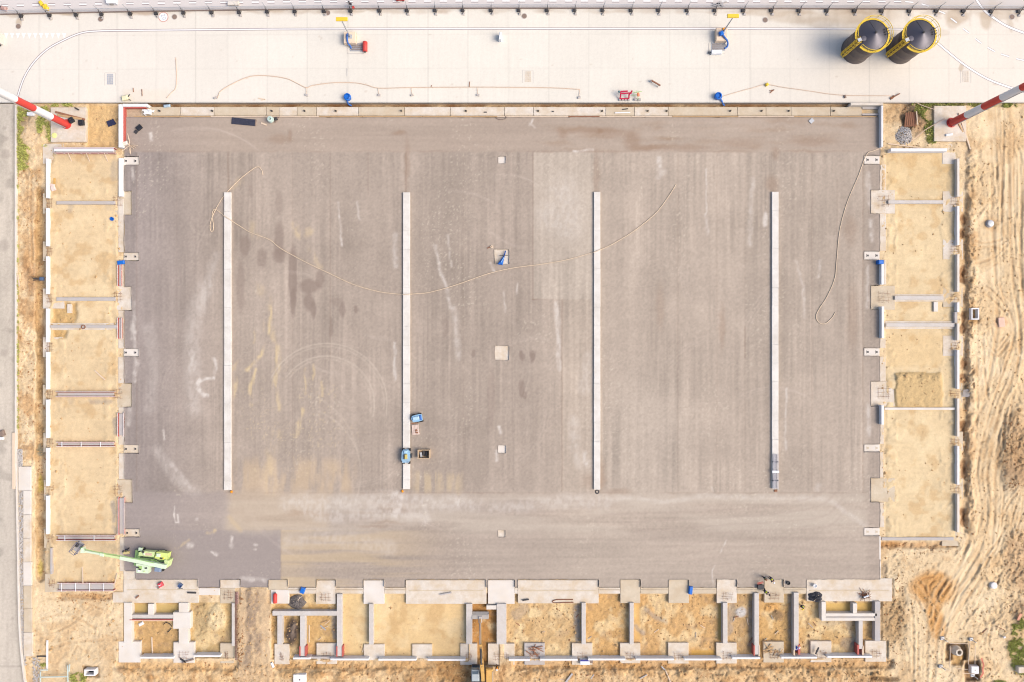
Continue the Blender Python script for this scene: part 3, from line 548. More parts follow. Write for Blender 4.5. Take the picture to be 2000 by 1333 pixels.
# pale scuffs and dust
pw = (228, 218, 208)
for pts, wd, a in (([(560, 985), (600, 975), (640, 985), (700, 978), (780, 975), (850, 985), (900, 980)], 13, .34), ([(600, 1000), (650, 1010), (760, 1000), (830, 1012)], 12, .3), ([(900, 985), (1000, 990), (1100, 980), (1180, 982)], 12, .3), ([(560, 1060), (640, 1050), (760, 1070)], 14, .2), ([(775, 965), (785, 980), (770, 1005)], 6, .4), ([(388, 742), (386, 755), (395, 770), (404, 774)], 3.2, .8), ([(388, 745), (400, 740), (416, 738)], 2.5, .7), ([(418, 700), (422, 712), (418, 730)], 3, .5), ([(376, 690), (374, 720)], 6, .3),
                   ([(1190, 975), (1240, 974), (1300, 980), (1380, 970), (1470, 972), (1560, 974), (1620, 978), (1650, 1000), (1690, 1025)], 4.5, .24), ([(850, 480), (860, 530), (870, 560), (880, 600)], 3, .45), ([(885, 600), (890, 640), (895, 700)], 5, .3), ([(875, 460), (882, 520)], 2, .3), ([(770, 670), (772, 740)], 3, .5), ([(660, 395), (664, 440), (668, 480)], 2, .45), ([(697, 395), (702, 430)], 2, .35), ([(772, 460), (772, 520)], 5, .3), ([(1085, 590), (1090, 640), (1092, 720)], 4, .45),
                   ([(1286, 310), (1288, 335)], 5, .55), ([(1285, 345), (1300, 335)], 4, .4), ([(1379, 330), (1380, 420)], 1.5, .5), ([(1380, 420), (1382, 460)], 3, .3), ([(1496, 420), (1494, 440)], 4, .6), ([(1470, 350), (1466, 430), (1464, 480)], 4, .3), ([(1555, 510), (1568, 560), (1572, 620)], 3, .3), ([(1602, 510), (1598, 540)], 3, .3), ([(1535, 760), (1534, 880)], 2, .4), ([(1600, 950), (1596, 955)], 5, .4), ([(1390, 950), (1394, 960)], 1, .3),
                   ([(985, 570), (986, 610)], 2, .4), ([(1010, 555), (1008, 575)], 2, .4), ([(958, 515), (966, 530)], 2.5, .5), ([(1695, 340), (1698, 400)], 4, .4), ([(1700, 430), (1702, 470)], 4, .45), ([(1695, 520), (1694, 600)], 3, .35), ([(1695, 790), (1697, 850)], 4, .4), ([(258, 330), (262, 350)], 3, .4), ([(262, 620), (258, 660)], 4, .4), ([(268, 705), (262, 745)], 4, .45), ([(255, 800), (252, 830)], 4, .35), ([(265, 650), (264, 680)], 3, .35), ([(262, 590), (265, 700)], 3, .2),
                   ([(340, 990), (342, 1018), (350, 1022)], 1.6, .7), ([(348, 1005), (350, 1023)], 1.6, .6), ([(385, 1013), (385, 1015)], 3, .7), ([(452, 1050), (453, 1058)], 2.4, .7), ([(453, 1066), (453, 1068)], 4, .6), ([(497, 1064), (503, 1064)], 2, .7), ([(497, 1073), (500, 1073)], 2, .6), ([(370, 1066), (372, 1066)], 5, .5), ([(420, 1081), (424, 1083)], 3, .7), ([(413, 1078), (416, 1079)], 2, .6), ([(470, 1130), (520, 1134)], 4, .4), ([(294, 262), (296, 272)], 4, .6), ([(1041, 233), (1034, 245)], 2, .7), ([(1034, 240), (1045, 250)], 1.5, .5), ([(1120, 296), (1160, 292)], 2, .7),
                   ([(305, 880), (350, 940), (380, 960)], 10, .22), ([(330, 900), (370, 950)], 4, .25), ([(319, 840), (321, 858)], 2, .5), ([(400, 560), (380, 620), (375, 700), (378, 800)], 14, .22), ([(420, 500), (395, 600)], 8, .2), ([(290, 640), (300, 720), (290, 800)], 10, .15), ([(1395, 1105), (1390, 1120), (1393, 1140)], 1.2, .5), ([(1420, 1055), (1405, 1080)], 1.2, .45),
                   ([(1150, 700), (1140, 760), (1155, 740)], 10, .2), ([(1120, 820), (1128, 900), (1145, 905)], 9, .25), ([(1140, 885), (1145, 905)], 4, .4), ([(1075, 420), (1110, 440), (1100, 370)], 26, .25), ([(975, 835), (978, 845)], 3, .6), ([(968, 880), (970, 900)], 3, .5)):
    m = p.stroke(fpath(pts), wd, wd*.8, 1.0); p.mixc(np.clip(m*a*1.35, 0, 1)*(.35+.65*sstep(.3, .7, fbm(X, Y, 5, 9, seed=85, oct=4))), A(*pw))
sp = sstep(.80, .90, vn(X/2.4, Y/2.4, 88))*sstep(.5, .72, fbm(X, Y, 70, 160, seed=89)); p.mixc(sp*.35, A(232, 220, 200))
sp = sstep(.74, .88, vn(X/2.2, Y/3, 90))*p.rect(460, 690, 730, 930, 50)*sstep(.4, .6, fbm(X, Y, 40, seed=92)); p.mixc(sp*.28, A(236, 214, 172))
# tyre arcs
for cx, cy, r, a0, a1, al in ((637, 790, 119, 205, 370, .35), (637, 790, 113, 205, 365, .22), (637, 790, 94, 215, 375, .35), (637, 790, 88, 215, 372, .2), (575, 925, 130, 290, 380, .25), (560, 905, 140, 300, 350, .2), (400, 430, 30, 60, 170, .15)):
    pts = [(cx+r*math.cos(math.radians(t)), cy+r*math.sin(math.radians(t))) for t in np.linspace(a0, a1, 40)]
    p.mixc(p.stroke(pts, 1.3, 1.0, .2)*al*.95, A(222, 208, 190))
for k in range(9):
    y0 = 985+k*16; p.mixc(p.stroke(fpath([(1180+k*30, y0+20), (1400, y0+12-k), (1520, y0+2), (1600+4*k, y0-20+k*6), (1640+4*k, y0-60+k*8 if k < 4 else y0)]), 1.8, 1.6, .5)*.20, A(168, 150, 140))
# scalloped roller marks and faint cross ribs
for k in range(26):
    cx, cy = rnd.uniform(280, 1650), rnd.uniform(320, 940); r = rnd.uniform(60, 200); a0 = rnd.uniform(0, 360)
    pts = [(cx+r*math.cos(math.radians(t)), cy+r*math.sin(math.radians(t))) for t in np.linspace(a0, a0+rnd.uniform(25, 60), 14)]
    for q in range(3): p.mixc(p.stroke([(x+q*6, y+q*3) for x, y in pts], 1.4, 1.2, .3)*rnd.uniform(.05, .14), A(222, 206, 192))
p.Z += .03*(fbm(X, Y, 40, seed=93)-.5)+.012*(vn(X/2, Y/2, 94)-.5)
cx = (p.xs[1:]+p.xs[:-1])/2; cy = (p.ys[1:]+p.ys[:-1])/2; CX, CY = np.meshgrid(cx, cy)
keep = np.ones(CX.shape, bool)
for a, b, c_, d_ in notch: keep &= ~((CX > a) & (CX < b) & (CY > c_) & (CY < d_))
struct(p.mesh('pavement', painted('crushed stone surface', var=.12, fine=10, bump=.3, dist=.03, coarse=.05), keep, -0.6, jitter=.22))

# ------------------------------------------------------------------ concrete yard and the street behind the fence
YZ = .15
yx = np.concatenate([np.arange(-400, -20, 20), np.arange(-20, 2022, 2.0), np.arange(2030, 2430, 20)]); yy = with_edges(np.concatenate([np.arange(-300, -20, 14), np.arange(-18, 202, 2.0)]), [201])
yd = Sheet(yx, yy, A(241, 234, 221), YZ)
X, Y = yd.X, yd.Y
JX = [-2, 77, 154, 229, 305, 382, 445, 522, 600, 679, 756, 836, 914, 993, 1072, 1150, 1228, 1308, 1386, 1465, 1543, 1620, 1698, 1776, 1853, 1930, 2010]
JY = [20, 68, 134, 203]
r2 = random.Random(5)
for i in range(len(JX)-1):
    for j in range(3): yd.mul(1+(r2.uniform(-.03, .015))*yd.rect(JX[i], JX[i+1], JY[j], JY[j+1], 1))
yd.mul(.95+.08*fbm(X, Y, 90, seed=3, oct=5)); yd.mul(1+.05*(fbm(X, Y, 3, 60, seed=4, oct=2)-.5)+.04*(vn(X/2, Y/2, 9)-.5))
yd.mixc((1-sstep(200, 900, X))*.30, A(235, 226, 216)); yd.mixc(sstep(1300, 1700, X)*.35, A(244, 230, 214))
for x in JX: yd.mul(1-(.07+.09*r2.random())*yd.stroke([(x, 18), (x, 203)], 1.0, .8, .1))
for y in JY[1:3]: yd.mul(1-.06*yd.stroke([(-100, y+2), (400, y+1), (1000, y-1), (2100, y)], 1.0, .8, .1))
# damp and silt along the fence
for k in range(70):
    x = r2.uniform(0, 2000); yd.mixc(yd.blob(x, 22+abs(x-1000)*.004, r2.uniform(8, 30), r2.uniform(2, 5), .6, 1)*r2.uniform(.15, .5), A(204, 184, 164))
for cx, cy, rx, ry, a in ((1560, 34, 60, 12, .5), (1600, 44, 40, 10, .45), (1660, 30, 50, 18, .5), (1700, 30, 60, 18, .4), (1680, 52, 40, 12, .3), (1870, 32, 24, 14, .7), (1862, 44, 14, 12, .5), (1926, 40, 12, 18, .7), (1950, 30, 40, 10, .5), (1976, 50, 4, 14, .5), (1520, 26, 20, 8, .4), (1480, 24, 30, 8, .5), (37, 46, 5, 10, .8), (30, 32, 16, 3, .5), (125, 27, 20, 3, .7), (1878, 132, 5, 8, .7), (1945, 165, 6, 3, .4), (1840, 64, 14, 6, .3), (700, 22, 14, 3, .5), (730, 20, 14, 2.5, .5), (540, 22, 16, 3, .5), (630, 22, 14, 3, .4)):
    yd.mixc(yd.blob(cx, cy, rx, ry, .3, 1.0)*a, A(204, 184, 160))
for k in range(26): 
    x = r2.uniform(1490, 2000); yd.mixc(yd.stroke([(x, 20), (x+r2.uniform(-2, 2), r2.uniform(32, 56))], r2.uniform(2, 6), 3, 1)*.28, A(200, 184, 164))
yd.mixc(yd.stroke([(0, 108), (60, 112)], 16, 14, 2)*.2, A(226, 212, 196)); yd.mixc(yd.rect(240, 330, 175, 203, 4, 1)*.3, A(240, 222, 196))
for k in range(40): yd.mixc(yd.blob(r2.uniform(0, 2000), r2.uniform(60, 198), r2.uniform(1, 3), r2.uniform(1, 2), .5, .3)*.4, A(200, 180, 160))
def fy(x): return 17+abs((x-1000)/1000)**2*(12 if x < 1000 else 2.5)          # foot of the fence in the photo
keep = (np.meshgrid((yx[1:]+yx[:-1])/2, (yy[1:]+yy[:-1])/2)[1] > -200)
struct(yd.mesh('yard_pavement', painted('brushed yard concrete', var=.035, fine=6, bump=.08, dist=.02, coarse=.03), keep, -.9))
# street surface beyond the fence: a sheet a few millimetres above, greyer
sx_ = np.arange(-400, 2402, 4.0); s_ = Sheet(sx_, np.linspace(0, 1, 28), A(226, 218, 214), YZ+.004)
s_.Y = np.array([[ -280+(fy(x)+1+280)*t**.6 for x in sx_] for t in np.linspace(0, 1, 28)])
s_.mul(.94+.1*fbm(s_.X, s_.Y, 120, 40, seed=6)+.03*(fbm(s_.X, s_.Y, 90, 3, seed=7)-.5)); s_.mixc(sstep(1000, 1700, s_.X)*.35, A(214, 204, 196))
for k in range(16): s_.mixc(s_.blob(r2.uniform(1500, 2050), r2.uniform(0, 16), r2.uniform(10, 30), r2.uniform(3, 8), .5, .6)*.35, A(206, 192, 176))
struct(s_.mesh('street', painted('street concrete', var=.04, fine=6, bump=.08, dist=.02)))
# side road at the frame's edge
rx_ = np.arange(-120, 62, 2.0); ry_ = np.concatenate([np.arange(203, 1440, 2.0)])
def kerb_x(y): return 28.5+max(0, y-850)*.018+max(0, y-1190)**2*.00045
rd = Sheet(np.linspace(0, 1, 70), ry_, A(210, 198, 182), 0.02)
rd.X = np.array([[-118+(kerb_x(y)+118)*t for t in np.linspace(0, 1, 70)] for y in ry_])
X, Y = rd.X, rd.Y
rd.mul(.86+.28*fbm(X, Y, 40, 110, seed=12, oct=5)); rd.mul(1+.24*(fbm(X, Y, 5, 40, seed=13, oct=3)-.5)+.16*(vn(X/2, Y/2, 14)-.5)); rd.mixc(sstep(700, 950, Y)*.25, A(212, 202, 190))
def rmask(x0, y0, r): return 1-sstep(.6, 1.3, np.hypot(X-x0, Y-y0)/r)
for x0, y0, r_ in ((10, 302, 10), (9, 250, 4), (8, 690, 8), (6, 480, 12)): rd.mixc(rmask(x0, y0, r_)*.35, A(160, 148, 138))
rd.mul(1-.2*sstep(.58, .72, fbm(X, Y, 30, seed=15))); rd.mul(1-.22*(sstep(22, 27, X-np.array([kerb_x(y)-28.5 for y in ry_])[:, None]))); rd.mul(1-.2*(1-sstep(.8, 1.6, abs(Y-1302)))*(X < 50))
struct(rd.mesh('road', painted('worn side road concrete', var=.08, fine=7, bump=.2, dist=.03, coarse=.08)))
b = MB(); ky = list(range(205, 1440, 15))
for a_, c_ in zip(ky[:-1], ky[1:]):
    x0, x1 = WX(kerb_x(a_), .15), WX(kerb_x(c_), .15); y0, y1 = WY(a_, .15), WY(c_, .15)
    b.add([(x0, y0, -.6), (x0+.2, y0, -.6), (x1+.2, y1, -.6), (x1, y1, -.6), (x0, y0, .14), (x0+.2, y0, .14), (x1+.2, y1, .14), (x1, y1, .14)], [(4, 7, 6, 5), (0, 3, 7, 4), (1, 5, 6, 2)] )
struct(b.build('kerb', 'conc_clean'))
# painted markings (4 mm sheets)
def marking(pts, wd, z=YZ+.009, name='road_marking', m='mark'):
    b = MB(); P = [Vector(W(*q, z)) for q in pts]
    for i in range(len(P)-1):
        n_ = (P[min(i+1, len(P)-1)]-P[max(i-1, 0)]); n_ = Vector((-n_.y, n_.x, 0)).normalized()*wd/2; n2_ = (P[min(i+2, len(P)-1)]-P[i]); n2_ = Vector((-n2_.y, n2_.x, 0)).normalized()*wd/2
        b.add([P[i]-n_, P[i+1]-n2_, P[i+1]+n2_, P[i]+n_], [(0, 1, 2, 3)])
    return struct(b.build(name, m))
def bordered(pts, wd, e=.075):
    marking(pts, wd+2*e, YZ+.006, 'road_marking', 'markedge'); marking(pts, wd, YZ+.009)
M['markedge'] = mat('grey marking border', A(166, 152, 152), var=.2, scale=.6)
bordered(smooth_path([(33, 196), (37, 180), (48, 150), (66, 122), (92, 97), (124, 79), (158, 65), (190, 61), (240, 60), (400, 58.5), (600, 57), (1000, 56.5), (1400, 56.5), (1660, 57), (1800, 57.5)]), .17, .1)
bordered(smooth_path([(1903, -10), (1910, 4), (1924, 22), (1942, 36), (1968, 52), (2004, 66)]), .3)
bordered(smooth_path([(1815, 70), (1852, 102), (1888, 130), (1930, 155), (1975, 172), (2010, 182)]), .26)
for x in np.arange(2, 1770, 30.6):
    y = 2.2+ (fy(x)-17)*.75; bordered([(x, y), (x+14, y)], .24, .12)
for a_, c_ in (((1800, 8), (1814, 12.5)), ((1834, 22), (1846, 27)), ((1857, 36), (1869, 45)), ((1881, 56), (1893, 65)), ((1905, 76), (1917, 85)), ((1929, 93), (1943, 101)), ((1955, 106), (1971, 111)), ((1985, 115), (2003, 119)), ((1768, 3.5), (1784, 5))): bordered([a_, c_], .2, .05)
b = MB()
for k in range(12):
    x = -3+k*11.3; b.add([W(x, 65, YZ+.006), W(x+8, 65, YZ+.006), W(x+4, 76, YZ+.006)], [(2, 1, 0)])
struct(b.build('road_marking', 'mark'))
# ------------------------------------------------------------------ foundations
def blk(name, r, z0, z1, m, ch=.03, parent=None):
    x0, x1, y0, y1 = r
    b = MB().box(WX(x0, z1), WX(x1, z1), WY(y1, z1), WY(y0, z1), z0, z1, ch)
    c = ((WX(x0, z1)+WX(x1, z1))/2, (WY(y0, z1)+WY(y1, z1))/2, z0)
    return b.build(name, m, parent, org=c if parent is None else None)
def kid(b, name, m, parent, smooth=False):        # world-built mesh hung under a thing
    o = b.build(name, m, None, smooth); o.parent = parent; o.matrix_parent_inverse = Matrix.Translation(parent.location).inverted() if parent.rotation_euler.z == 0 else (Matrix.Translation(parent.location) @ Matrix.Rotation(parent.rotation_euler.z, 4, 'Z')).inverted(); return o
rr = random.Random(11)
def starter(parent, r, z, n=10, h=.5):            # rusty starter bars cast into a footing
    b = MB(); x0, x1, y0, y1 = WX(r[0], z), WX(r[1], z), WY(r[3], z), WY(r[2], z)
    for k in range(n):
        x, y = rr.uniform(x0, x1), rr.uniform(y0, y1)
        b.tube([(x, y, z-.05), (x+rr.uniform(-.1, .1), y+rr.uniform(-.1, .1), z+h*rr.uniform(.5, 1))], .018, 4)
    for k in range(3):
        y = y0+(y1-y0)*(k+.5)/3; b.tube([(x0, y, z+.12+.1*k), (x1, y+rr.uniform(-.2, .2), z+.12+.1*k)], .016, 4)
        x = x0+(x1-x0)*(k+.5)/3; b.tube([(x, y0, z+.1+.1*k), (x+rr.uniform(-.2, .2), y1, z+.1+.1*k)], .016, 4)
    kid(b, 'rebar_cage', 'rust', parent)
# boom lift side: outer wall, footings
for k, (y0, y1) in enumerate(((310, 387), (406.5, 481), (501, 575), (603, 669), (688, 761), (781, 856), (875.6, 950), (969, 1044))):
    tag(blk('foundation_wall', (89.6, 94.4, y0, y1), -1.0, .34, 'conc_wall', .02), 'low white boom lift side wall, %s one down from the yard' % ORD[k], 'concrete wall', 'white outer walls on the boom lift side')
b = MB().box(WX(98, .2), WX(101.5, .2), WY(1122, .2), WY(1071, .2), -1, .2, .02)
tag(b.build('foundation_wall', 'conc_grey'), 'thin grey wall end stub beside the boom lift bay, last of its row', 'concrete wall')
Lf = [(83.5, 125, 281, 320), (83.5, 121, 378, 418), (83.5, 121, 472, 510), (83.5, 125, 564, 603), (83.5, 122, 659, 698), (83.5, 121, 752, 791), (84.5, 121, 846, 884), (85.6, 122, 937.5, 977), (86, 123, 1033, 1071), (87.5, 128, 1121, 1157)]
for k, r in enumerate(Lf):
    z = -.35 if k not in (0, 3, 4, 9) else -.24
    o = tag(blk('pad_footing', r, -1.3, z, 'conc' if k in (0, 3, 4) else 'conc_dirty'), 'square footing under the white boom lift side wall, %s down from the yard' % ORD[k], 'concrete footing', 'outer footings on the boom lift side')
    if k > 0: starter(o, (r[0]+8, r[0]+22, r[2]+10, r[3]-10), z, 8, .35)
# cross beams of the boom lift side
def formwork_beam(r, top, label, nbr=0, tie=0, faces='both', cross=True):
    t = thing('formed_beam', label, 'beam formwork', (WX((r[0]+r[1])/2), WY((r[2]+r[3])/2), 0))
    horiz = (r[1]-r[0]) > (r[3]-r[2])
    x0, x1, y0, y1 = WX(r[0], top), WX(r[1], top), WY(r[3], top), WY(r[2], top)
    th = .07
    if horiz:
        kid(MB().box(x0+.2, x1-.2, y0+th+.06, y1-th-.06, -.6, top-.12, .01), 'cast_concrete', 'conc_grey', t)
        for yy0, nm in ((y0, 'a'), (y1-th, 'b')):
            p_ = kid(MB().box(x0, x1, yy0, yy0+th, -.5, top), 'shutter_panel', 'red', t)
            b = MB(); n_ = max(2, int((x1-x0)/1.3))
            out = -1 if nm == 'a' else 1; yo = yy0-.02 if out < 0 else yy0+th+.02
            for i in range(n_+1):
                x = x0+(x1-x0)*i/n_; b.box(x-.03, x+.03, yo-.03, yo+.03, -.45, top+.02)
            b.box(x0, x1, yo-.045, yo+.045, top-.05, top+.06); kid(b, 'panel_frame', 'formsteel', t)
        for i in range(tie):
            x = x0+(x1-x0)*(i+.3)/tie; kid(MB().box(x-.04, x+.04, y0-.1, y1+.1, top+.02, top+.09), 'tie_bar', 'whitep', t)
        for i in range(nbr):
            x = x0+(x1-x0)*(i+.75)/(nbr+.3); kid(MB().beam((x, y0-.05, top-.1), (x+.15, y0-1.3, -.3), .09, .09), 'brace', 'woodpale', t)
    else:
        kid(MB().box(x0+th+.04, x1-th-.04, y0+.15, y1-.15, -.6, top-.12, .01), 'cast_concrete', 'conc_grey', t)
        for xx0, out in ((x0, -1), (x1-th, 1)):
            kid(MB().box(xx0, xx0+th, y0, y1, -.5, top), 'shutter_panel', 'red', t)
            b = MB(); n_ = max(2, int((y1-y0)/1.2)); xo = xx0-.02 if out < 0 else xx0+th+.02
            for i in range(n_+1):
                y = y0+(y1-y0)*i/n_; b.box(xo-.03, xo+.03, y-.03, y+.03, -.45, top+.02)
            b.box(xo-.045, xo+.045, y0, y1, top-.05, top+.06); kid(b, 'panel_frame', 'formsteel', t)
        for i in range(tie):
            y = y0+(y1-y0)*(i+.5)/tie; kid(MB().box(x0-.1, x1+.1, y-.03, y+.03, top+.02, top+.08), 'tie_bar', 'whitep', t)
    return t
formwork_beam((106, 223, 289, 299), .55, 'braced red shutter beam nearest the yard on the boom lift side, white top', 3, 0)
tag(MB().box(WX(106, .6), WX(222, .6), WY(296, .6), WY(290.5, .6), .57, .64, .01).build('capping_board', 'whitep'), 'white capping board along the braced red shutter beam', 'capping board')
for r, lb, m in (((110, 224, 393, 399.5), 'plain grey cross beam in the boom lift side sand, first below the braced shutter', 'conc_grey'), ((110, 225, 581, 588), 'plain grey cross beam in the boom lift side sand, second below the braced shutter', 'conc_grey')):
    tag(blk('grade_beam', r, -.9, .08, m), lb, 'concrete beam', 'cross beams on the boom lift side')
t = thing('grade_beam', 'grey cross beam on a pale blinding strip with a dark ring lying on it', 'concrete beam', W(164, 638, 0), 0, 'cross beams on the boom lift side')
kid(MB().box(WX(99), WX(231), WY(644.6), WY(631.5), -.8, -.16, .02), 'blinding_strip', 'conc', t); kid(MB().box(WX(98, .1), WX(229, .1), WY(641, .1), WY(635.5, .1), -.4, .1, .02), 'beam', 'conc_grey', t)
tag(MB().lathe(W(163, 639, .1), [(.34, 0), (.34, .12), (.24, .12), (.24, .0)], 16, False, False).build('steel_ring', 'rust'), 'rusty ring lying on the grey cross beam', 'steel ring')
tag(blk('stub_beam', (131, 138.6, 594, 612), -.8, -.1, 'conc'), 'short pale stub beam in the notch below a grey cross beam', 'concrete beam')
for r, lb, ti in (((109, 223, 766, 775), 'pink edged shuttered beam across the sand with grey concrete, uppermost of three', 0), ((110, 223, 864.5, 872), 'pink edged shuttered beam across the sand, halfway down the boom lift side', 3), ((110, 224, 1047, 1055.5), 'pink edged shuttered beam across the sand just above the boom lift basket', 2), ((112, 222, 1140, 1154), 'wide red shutter with white ties across it below the boom lift bay', 4)):
    formwork_beam(r, .25, lb, 0, ti)
for k, (px0, py0, px1, py1) in enumerate(((161, 1108, 162, 1140), (229, 1120, 224, 1142))):
    tag(MB().beam(W(px0, py0, -.2), W(px1, py1, .35), .12, .1).build('prop', 'woodpale'), ('timber prop leaning on the wide shutter, mid span', 'timber prop leaning on the wide shutter at its corner pad end')[k], 'timber prop')
# inner strip and pads of the boom lift side
def strip_run(rects, z, m, group, lbl):
    for k, r in enumerate(rects): tag(blk('strip_beam', r, -1.0, z, m, .02), lbl % ORD[k], 'concrete beam', group)
strip_run([(231, 241.5, 389, 493), (231, 241.5, 510, 561), (231, 241.5, 607, 681), (231, 242, 698, 749), (231.5, 242.5, 796, 869), (232, 243, 886, 936), (233, 243.5, 984, 1033), (234, 244, 1050, 1116)], -.22, 'conc', 'flush strip along the pad on the boom lift side', 'flush pale strip edging the dark pad on the boom lift side, %s from the yard')
tag(blk('foundation_wall', (231.6, 239.6, 309, 384), -.9, .2, 'conc_wall', .02), 'raised white wall piece at the pad edge beside the topmost sand bay', 'concrete wall')
for k, (y0, y1) in enumerate(((373.5, 420), (560.5, 606.5), (749.5, 795.5), (937, 982.5))):
    o = tag(blk('pad_footing', (211, 257.2 if k < 3 else 258.6, y0, y1), -1.2, -.26, 'conc_dirty' if k != 1 else 'conc'), 'wide square footing half under the dark pad, boom lift side, %s from the yard' % ORD[k], 'concrete footing', 'wide inner footings on the boom lift side')
    starter(o, (222, 240, y0+10, y0+30), -.26, 7, .4)
def socket_pad(r, lb, grp, m='conc_clean', xs=(.16, .78), dark=True):
    o = tag(blk('socket_pad', r, -1.0, -.22, m, .02), lb, 'concrete footing', grp)
    for f in xs:
        x = WX(r[0]+(r[1]-r[0])*f, -.22); y = WY((r[2]+r[3])/2, -.22)
        kid(MB().box(x-.12, x+.12, y-.14, y+.14, -.25, -.205).box(x-.24, x-.17, y-.24, y+.24, -.25, -.21), 'anchor_socket', 'dark' if dark else 'conc_dirty', o)
for k, (y0, y1) in enumerate(((307, 322.5), (494, 509), (681.5, 696.5), (869.5, 885), (1034, 1048.5))):
    socket_pad((241.5 if k < 4 else 244, 271 if k < 4 else 273, y0, y1), 'narrow white pad with two dark sockets, boom lift side, %s from the yard' % ORD[k], 'narrow socket pads on the boom lift side', 'conc_clean' if k in (0, 2) else 'conc')
for r, lb in (((230, 236, 513, 559), 'narrow red shutter with a dark slot at the pad edge, uppermost of four'), ((230, 237, 621, 662), 'narrow red shutter at the pad edge beside the beam with the ring'), ((230, 241, 807, 853), 'bright red shutter at the pad edge between two pink edged beams'), ((231, 242, 972, 1045), 'long red shutter at the pad edge above the boom lift')):
    formwork_beam(r, .12, lb)
# yard-side corner of the boom lift side
tag(blk('foundation_wall', (231.4, 238.8, 204, 288), -1, .75, 'conc_wall', .02), 'tall white wall stem at the mast slab end, running away from the yard', 'concrete wall')
tag(blk('foundation_wall', (239.4, 287.5, 203, 208.5), -1, .75, 'conc_wall', .02), 'short white return wall along the yard edge at the mast slab end', 'concrete wall')
for r, lb in (((240, 243.5, 211, 281), 'red brick coloured shutter panel against the tall white wall stem'),):
    tag(blk('formwork_panel', r, -.5, .45, 'red', 0), lb, 'formwork panel')
tag(blk('formwork_panel', (241, 284, 209.6, 211.5), -.5, .5, 'red', 0), 'red shutter panel under the short white return wall by the yard', 'formwork panel')
# yard-side strip with cast-in column bolts
seg = [(275, 352), (352.5, 418), (418.5, 520), (520.5, 545), (545.5, 580), (580.5, 618), (618.5, 700), (700.5, 790), (790.5, 880), (880.5, 985), (985.5, 1042), (1042.5, 1183), (1183.5, 1239), (1239.5, 1305), (1305.5, 1440), (1440.5, 1496), (1496.5, 1545), (1545.5, 1622), (1622.5, 1684)]
for k, (a, c_) in enumerate(seg):
    m = 'conc' if k in (1, 4, 6, 8, 9, 10, 11, 13) else 'conc_dirty'
    lbl = 'flat strip slab between yard trench and pad, %s from the mast slab end' % (ORD[k] if k < 16 else ('third last', 'second last', 'last')[k-16])
    o = tag(blk('strip_slab', (a, c_-.3, 209.5, 226.3), -1, -.12, m, .015), lbl, 'concrete slab', 'strip slabs along the yard trench')
bolts = [312, 415, 531, 595, 656, 784, 910, 1051, 1176, 1265, 1302, 1426, 1487, 1540, 1628]
b = None
for k, x in enumerate(bolts):
    c = W(x, 217.5, -.12)
    if b is None:
        b = thing('column_bolt', 'dark bolt cluster standing on the strip slabs beside the yard trench', 'anchor bolt', c, 0, 'bolt clusters on the yard strip')
        q = MB()
        for i, j in ((-.07, -.06), (.07, -.06), (.07, .06), (-.07, .06)): q.tube([(i, j, 0), (i, j, .42)], .035, 6)
        q.box(-.13, .13, -.11, .11, -.01, .05); q.build('bolt_cage', 'dark', b)
        MB().box(-.3, .25, -.22, .2, -.02, .012).build('grout_patch', 'conc_dirty', b)
    else: dup(b, c, rr.uniform(-.3, .3))
x = 262
k = 0
while x < 1700:
    L = rr.uniform(60, 150); x1 = min(x+L, 1712); hz = rr.choice((.0, .0, .05))
    tag(MB().box(WX(x), WX(x1-.6), WY(228.8), WY(227.3), -.3, .05+hz).build('edge_board', rr.choice(('woodpale', 'wood', 'woodpale', 'woodred'))), 'thin timber edge board between the yard strip and the dark pad', 'timber board', 'edge boards of the yard strip'); x = x1; k += 1
for k, (px, py, L, a, m) in enumerate(((1221, 213.5, .9, .12, 'dark'), (1216, 220.5, 2.4, .03, 'whitep'), (948, 219.5, .5, 0, 'dark'), (1100-20, 218, .3, 0, 'dark'))):
    tag(MB().obox(W(px, py, -.07), (L, .14, .1), a).build('loose_bar', m), ('short dark offcut lying on the strip slab by the red cart', 'pale batten lying on the strip slab by the red cart', 'small dark cleat on the clean strip slab below the white post', 'small dark plug on the clean strip slab past the white post')[k], 'offcut')
# far corner wall by the gravel heap
tag(blk('foundation_wall', (1721.2, 1725, 206.5, 287), -1, .75, 'conc_wall', .02), 'tall wall stem with shaded blue face at the gravel heap end of the pad', 'concrete wall')
tag(blk('foundation_wall', (1662, 1725, 200.8, 205.8), -1, .75, 'conc', .02), 'short pale return wall along the yard edge at the gravel heap end', 'concrete wall')
tag(blk('strip_slab', (1684.5, 1719, 209, 213), -.6, .02, 'conc_grey', .01), 'narrow grey kerb piece inside the gravel heap corner, upper one', 'concrete slab'); tag(blk('strip_slab', (1684.5, 1719, 222, 225.5), -.6, .02, 'conc_grey', .01), 'narrow grey kerb piece inside the gravel heap corner, lower one', 'concrete slab')
# dirt track side
for k, (y0, y1) in enumerate(((310, 384), (403, 479), (497, 570), (591, 610), (632, 665.5), (684, 760), (779, 853), (872, 947), (966, 1040))):
    tag(blk('foundation_wall', (1869.6, 1874, y0, y1), -1.1, .38, 'conc_wall' if k % 2 else 'conc_clean', .02), 'low grey wall beside the rutted track, %s one from the yard' % ORD[k], 'concrete wall', 'outer walls on the dirt track side')
tag(blk('foundation_wall', (1864.5, 1870, 610, 631), -1.1, .15, 'conc_grey', .02), 'short recessed wall piece with dark gap between wall segments by the chamber frame', 'concrete wall')
Rf = [(1840.6, 1880, 281, 320.5), (1841.5, 1881, 374, 414), (1841.8, 1881, 468, 507), (1841.8, 1881, 561.7, 600), (1841.8, 1881, 656, 695.5), (1842, 1880, 749, 788), (1841.5, 1881, 843.5, 881), (1842, 1881, 935, 975), (1840, 1878, 1037, 1067)]
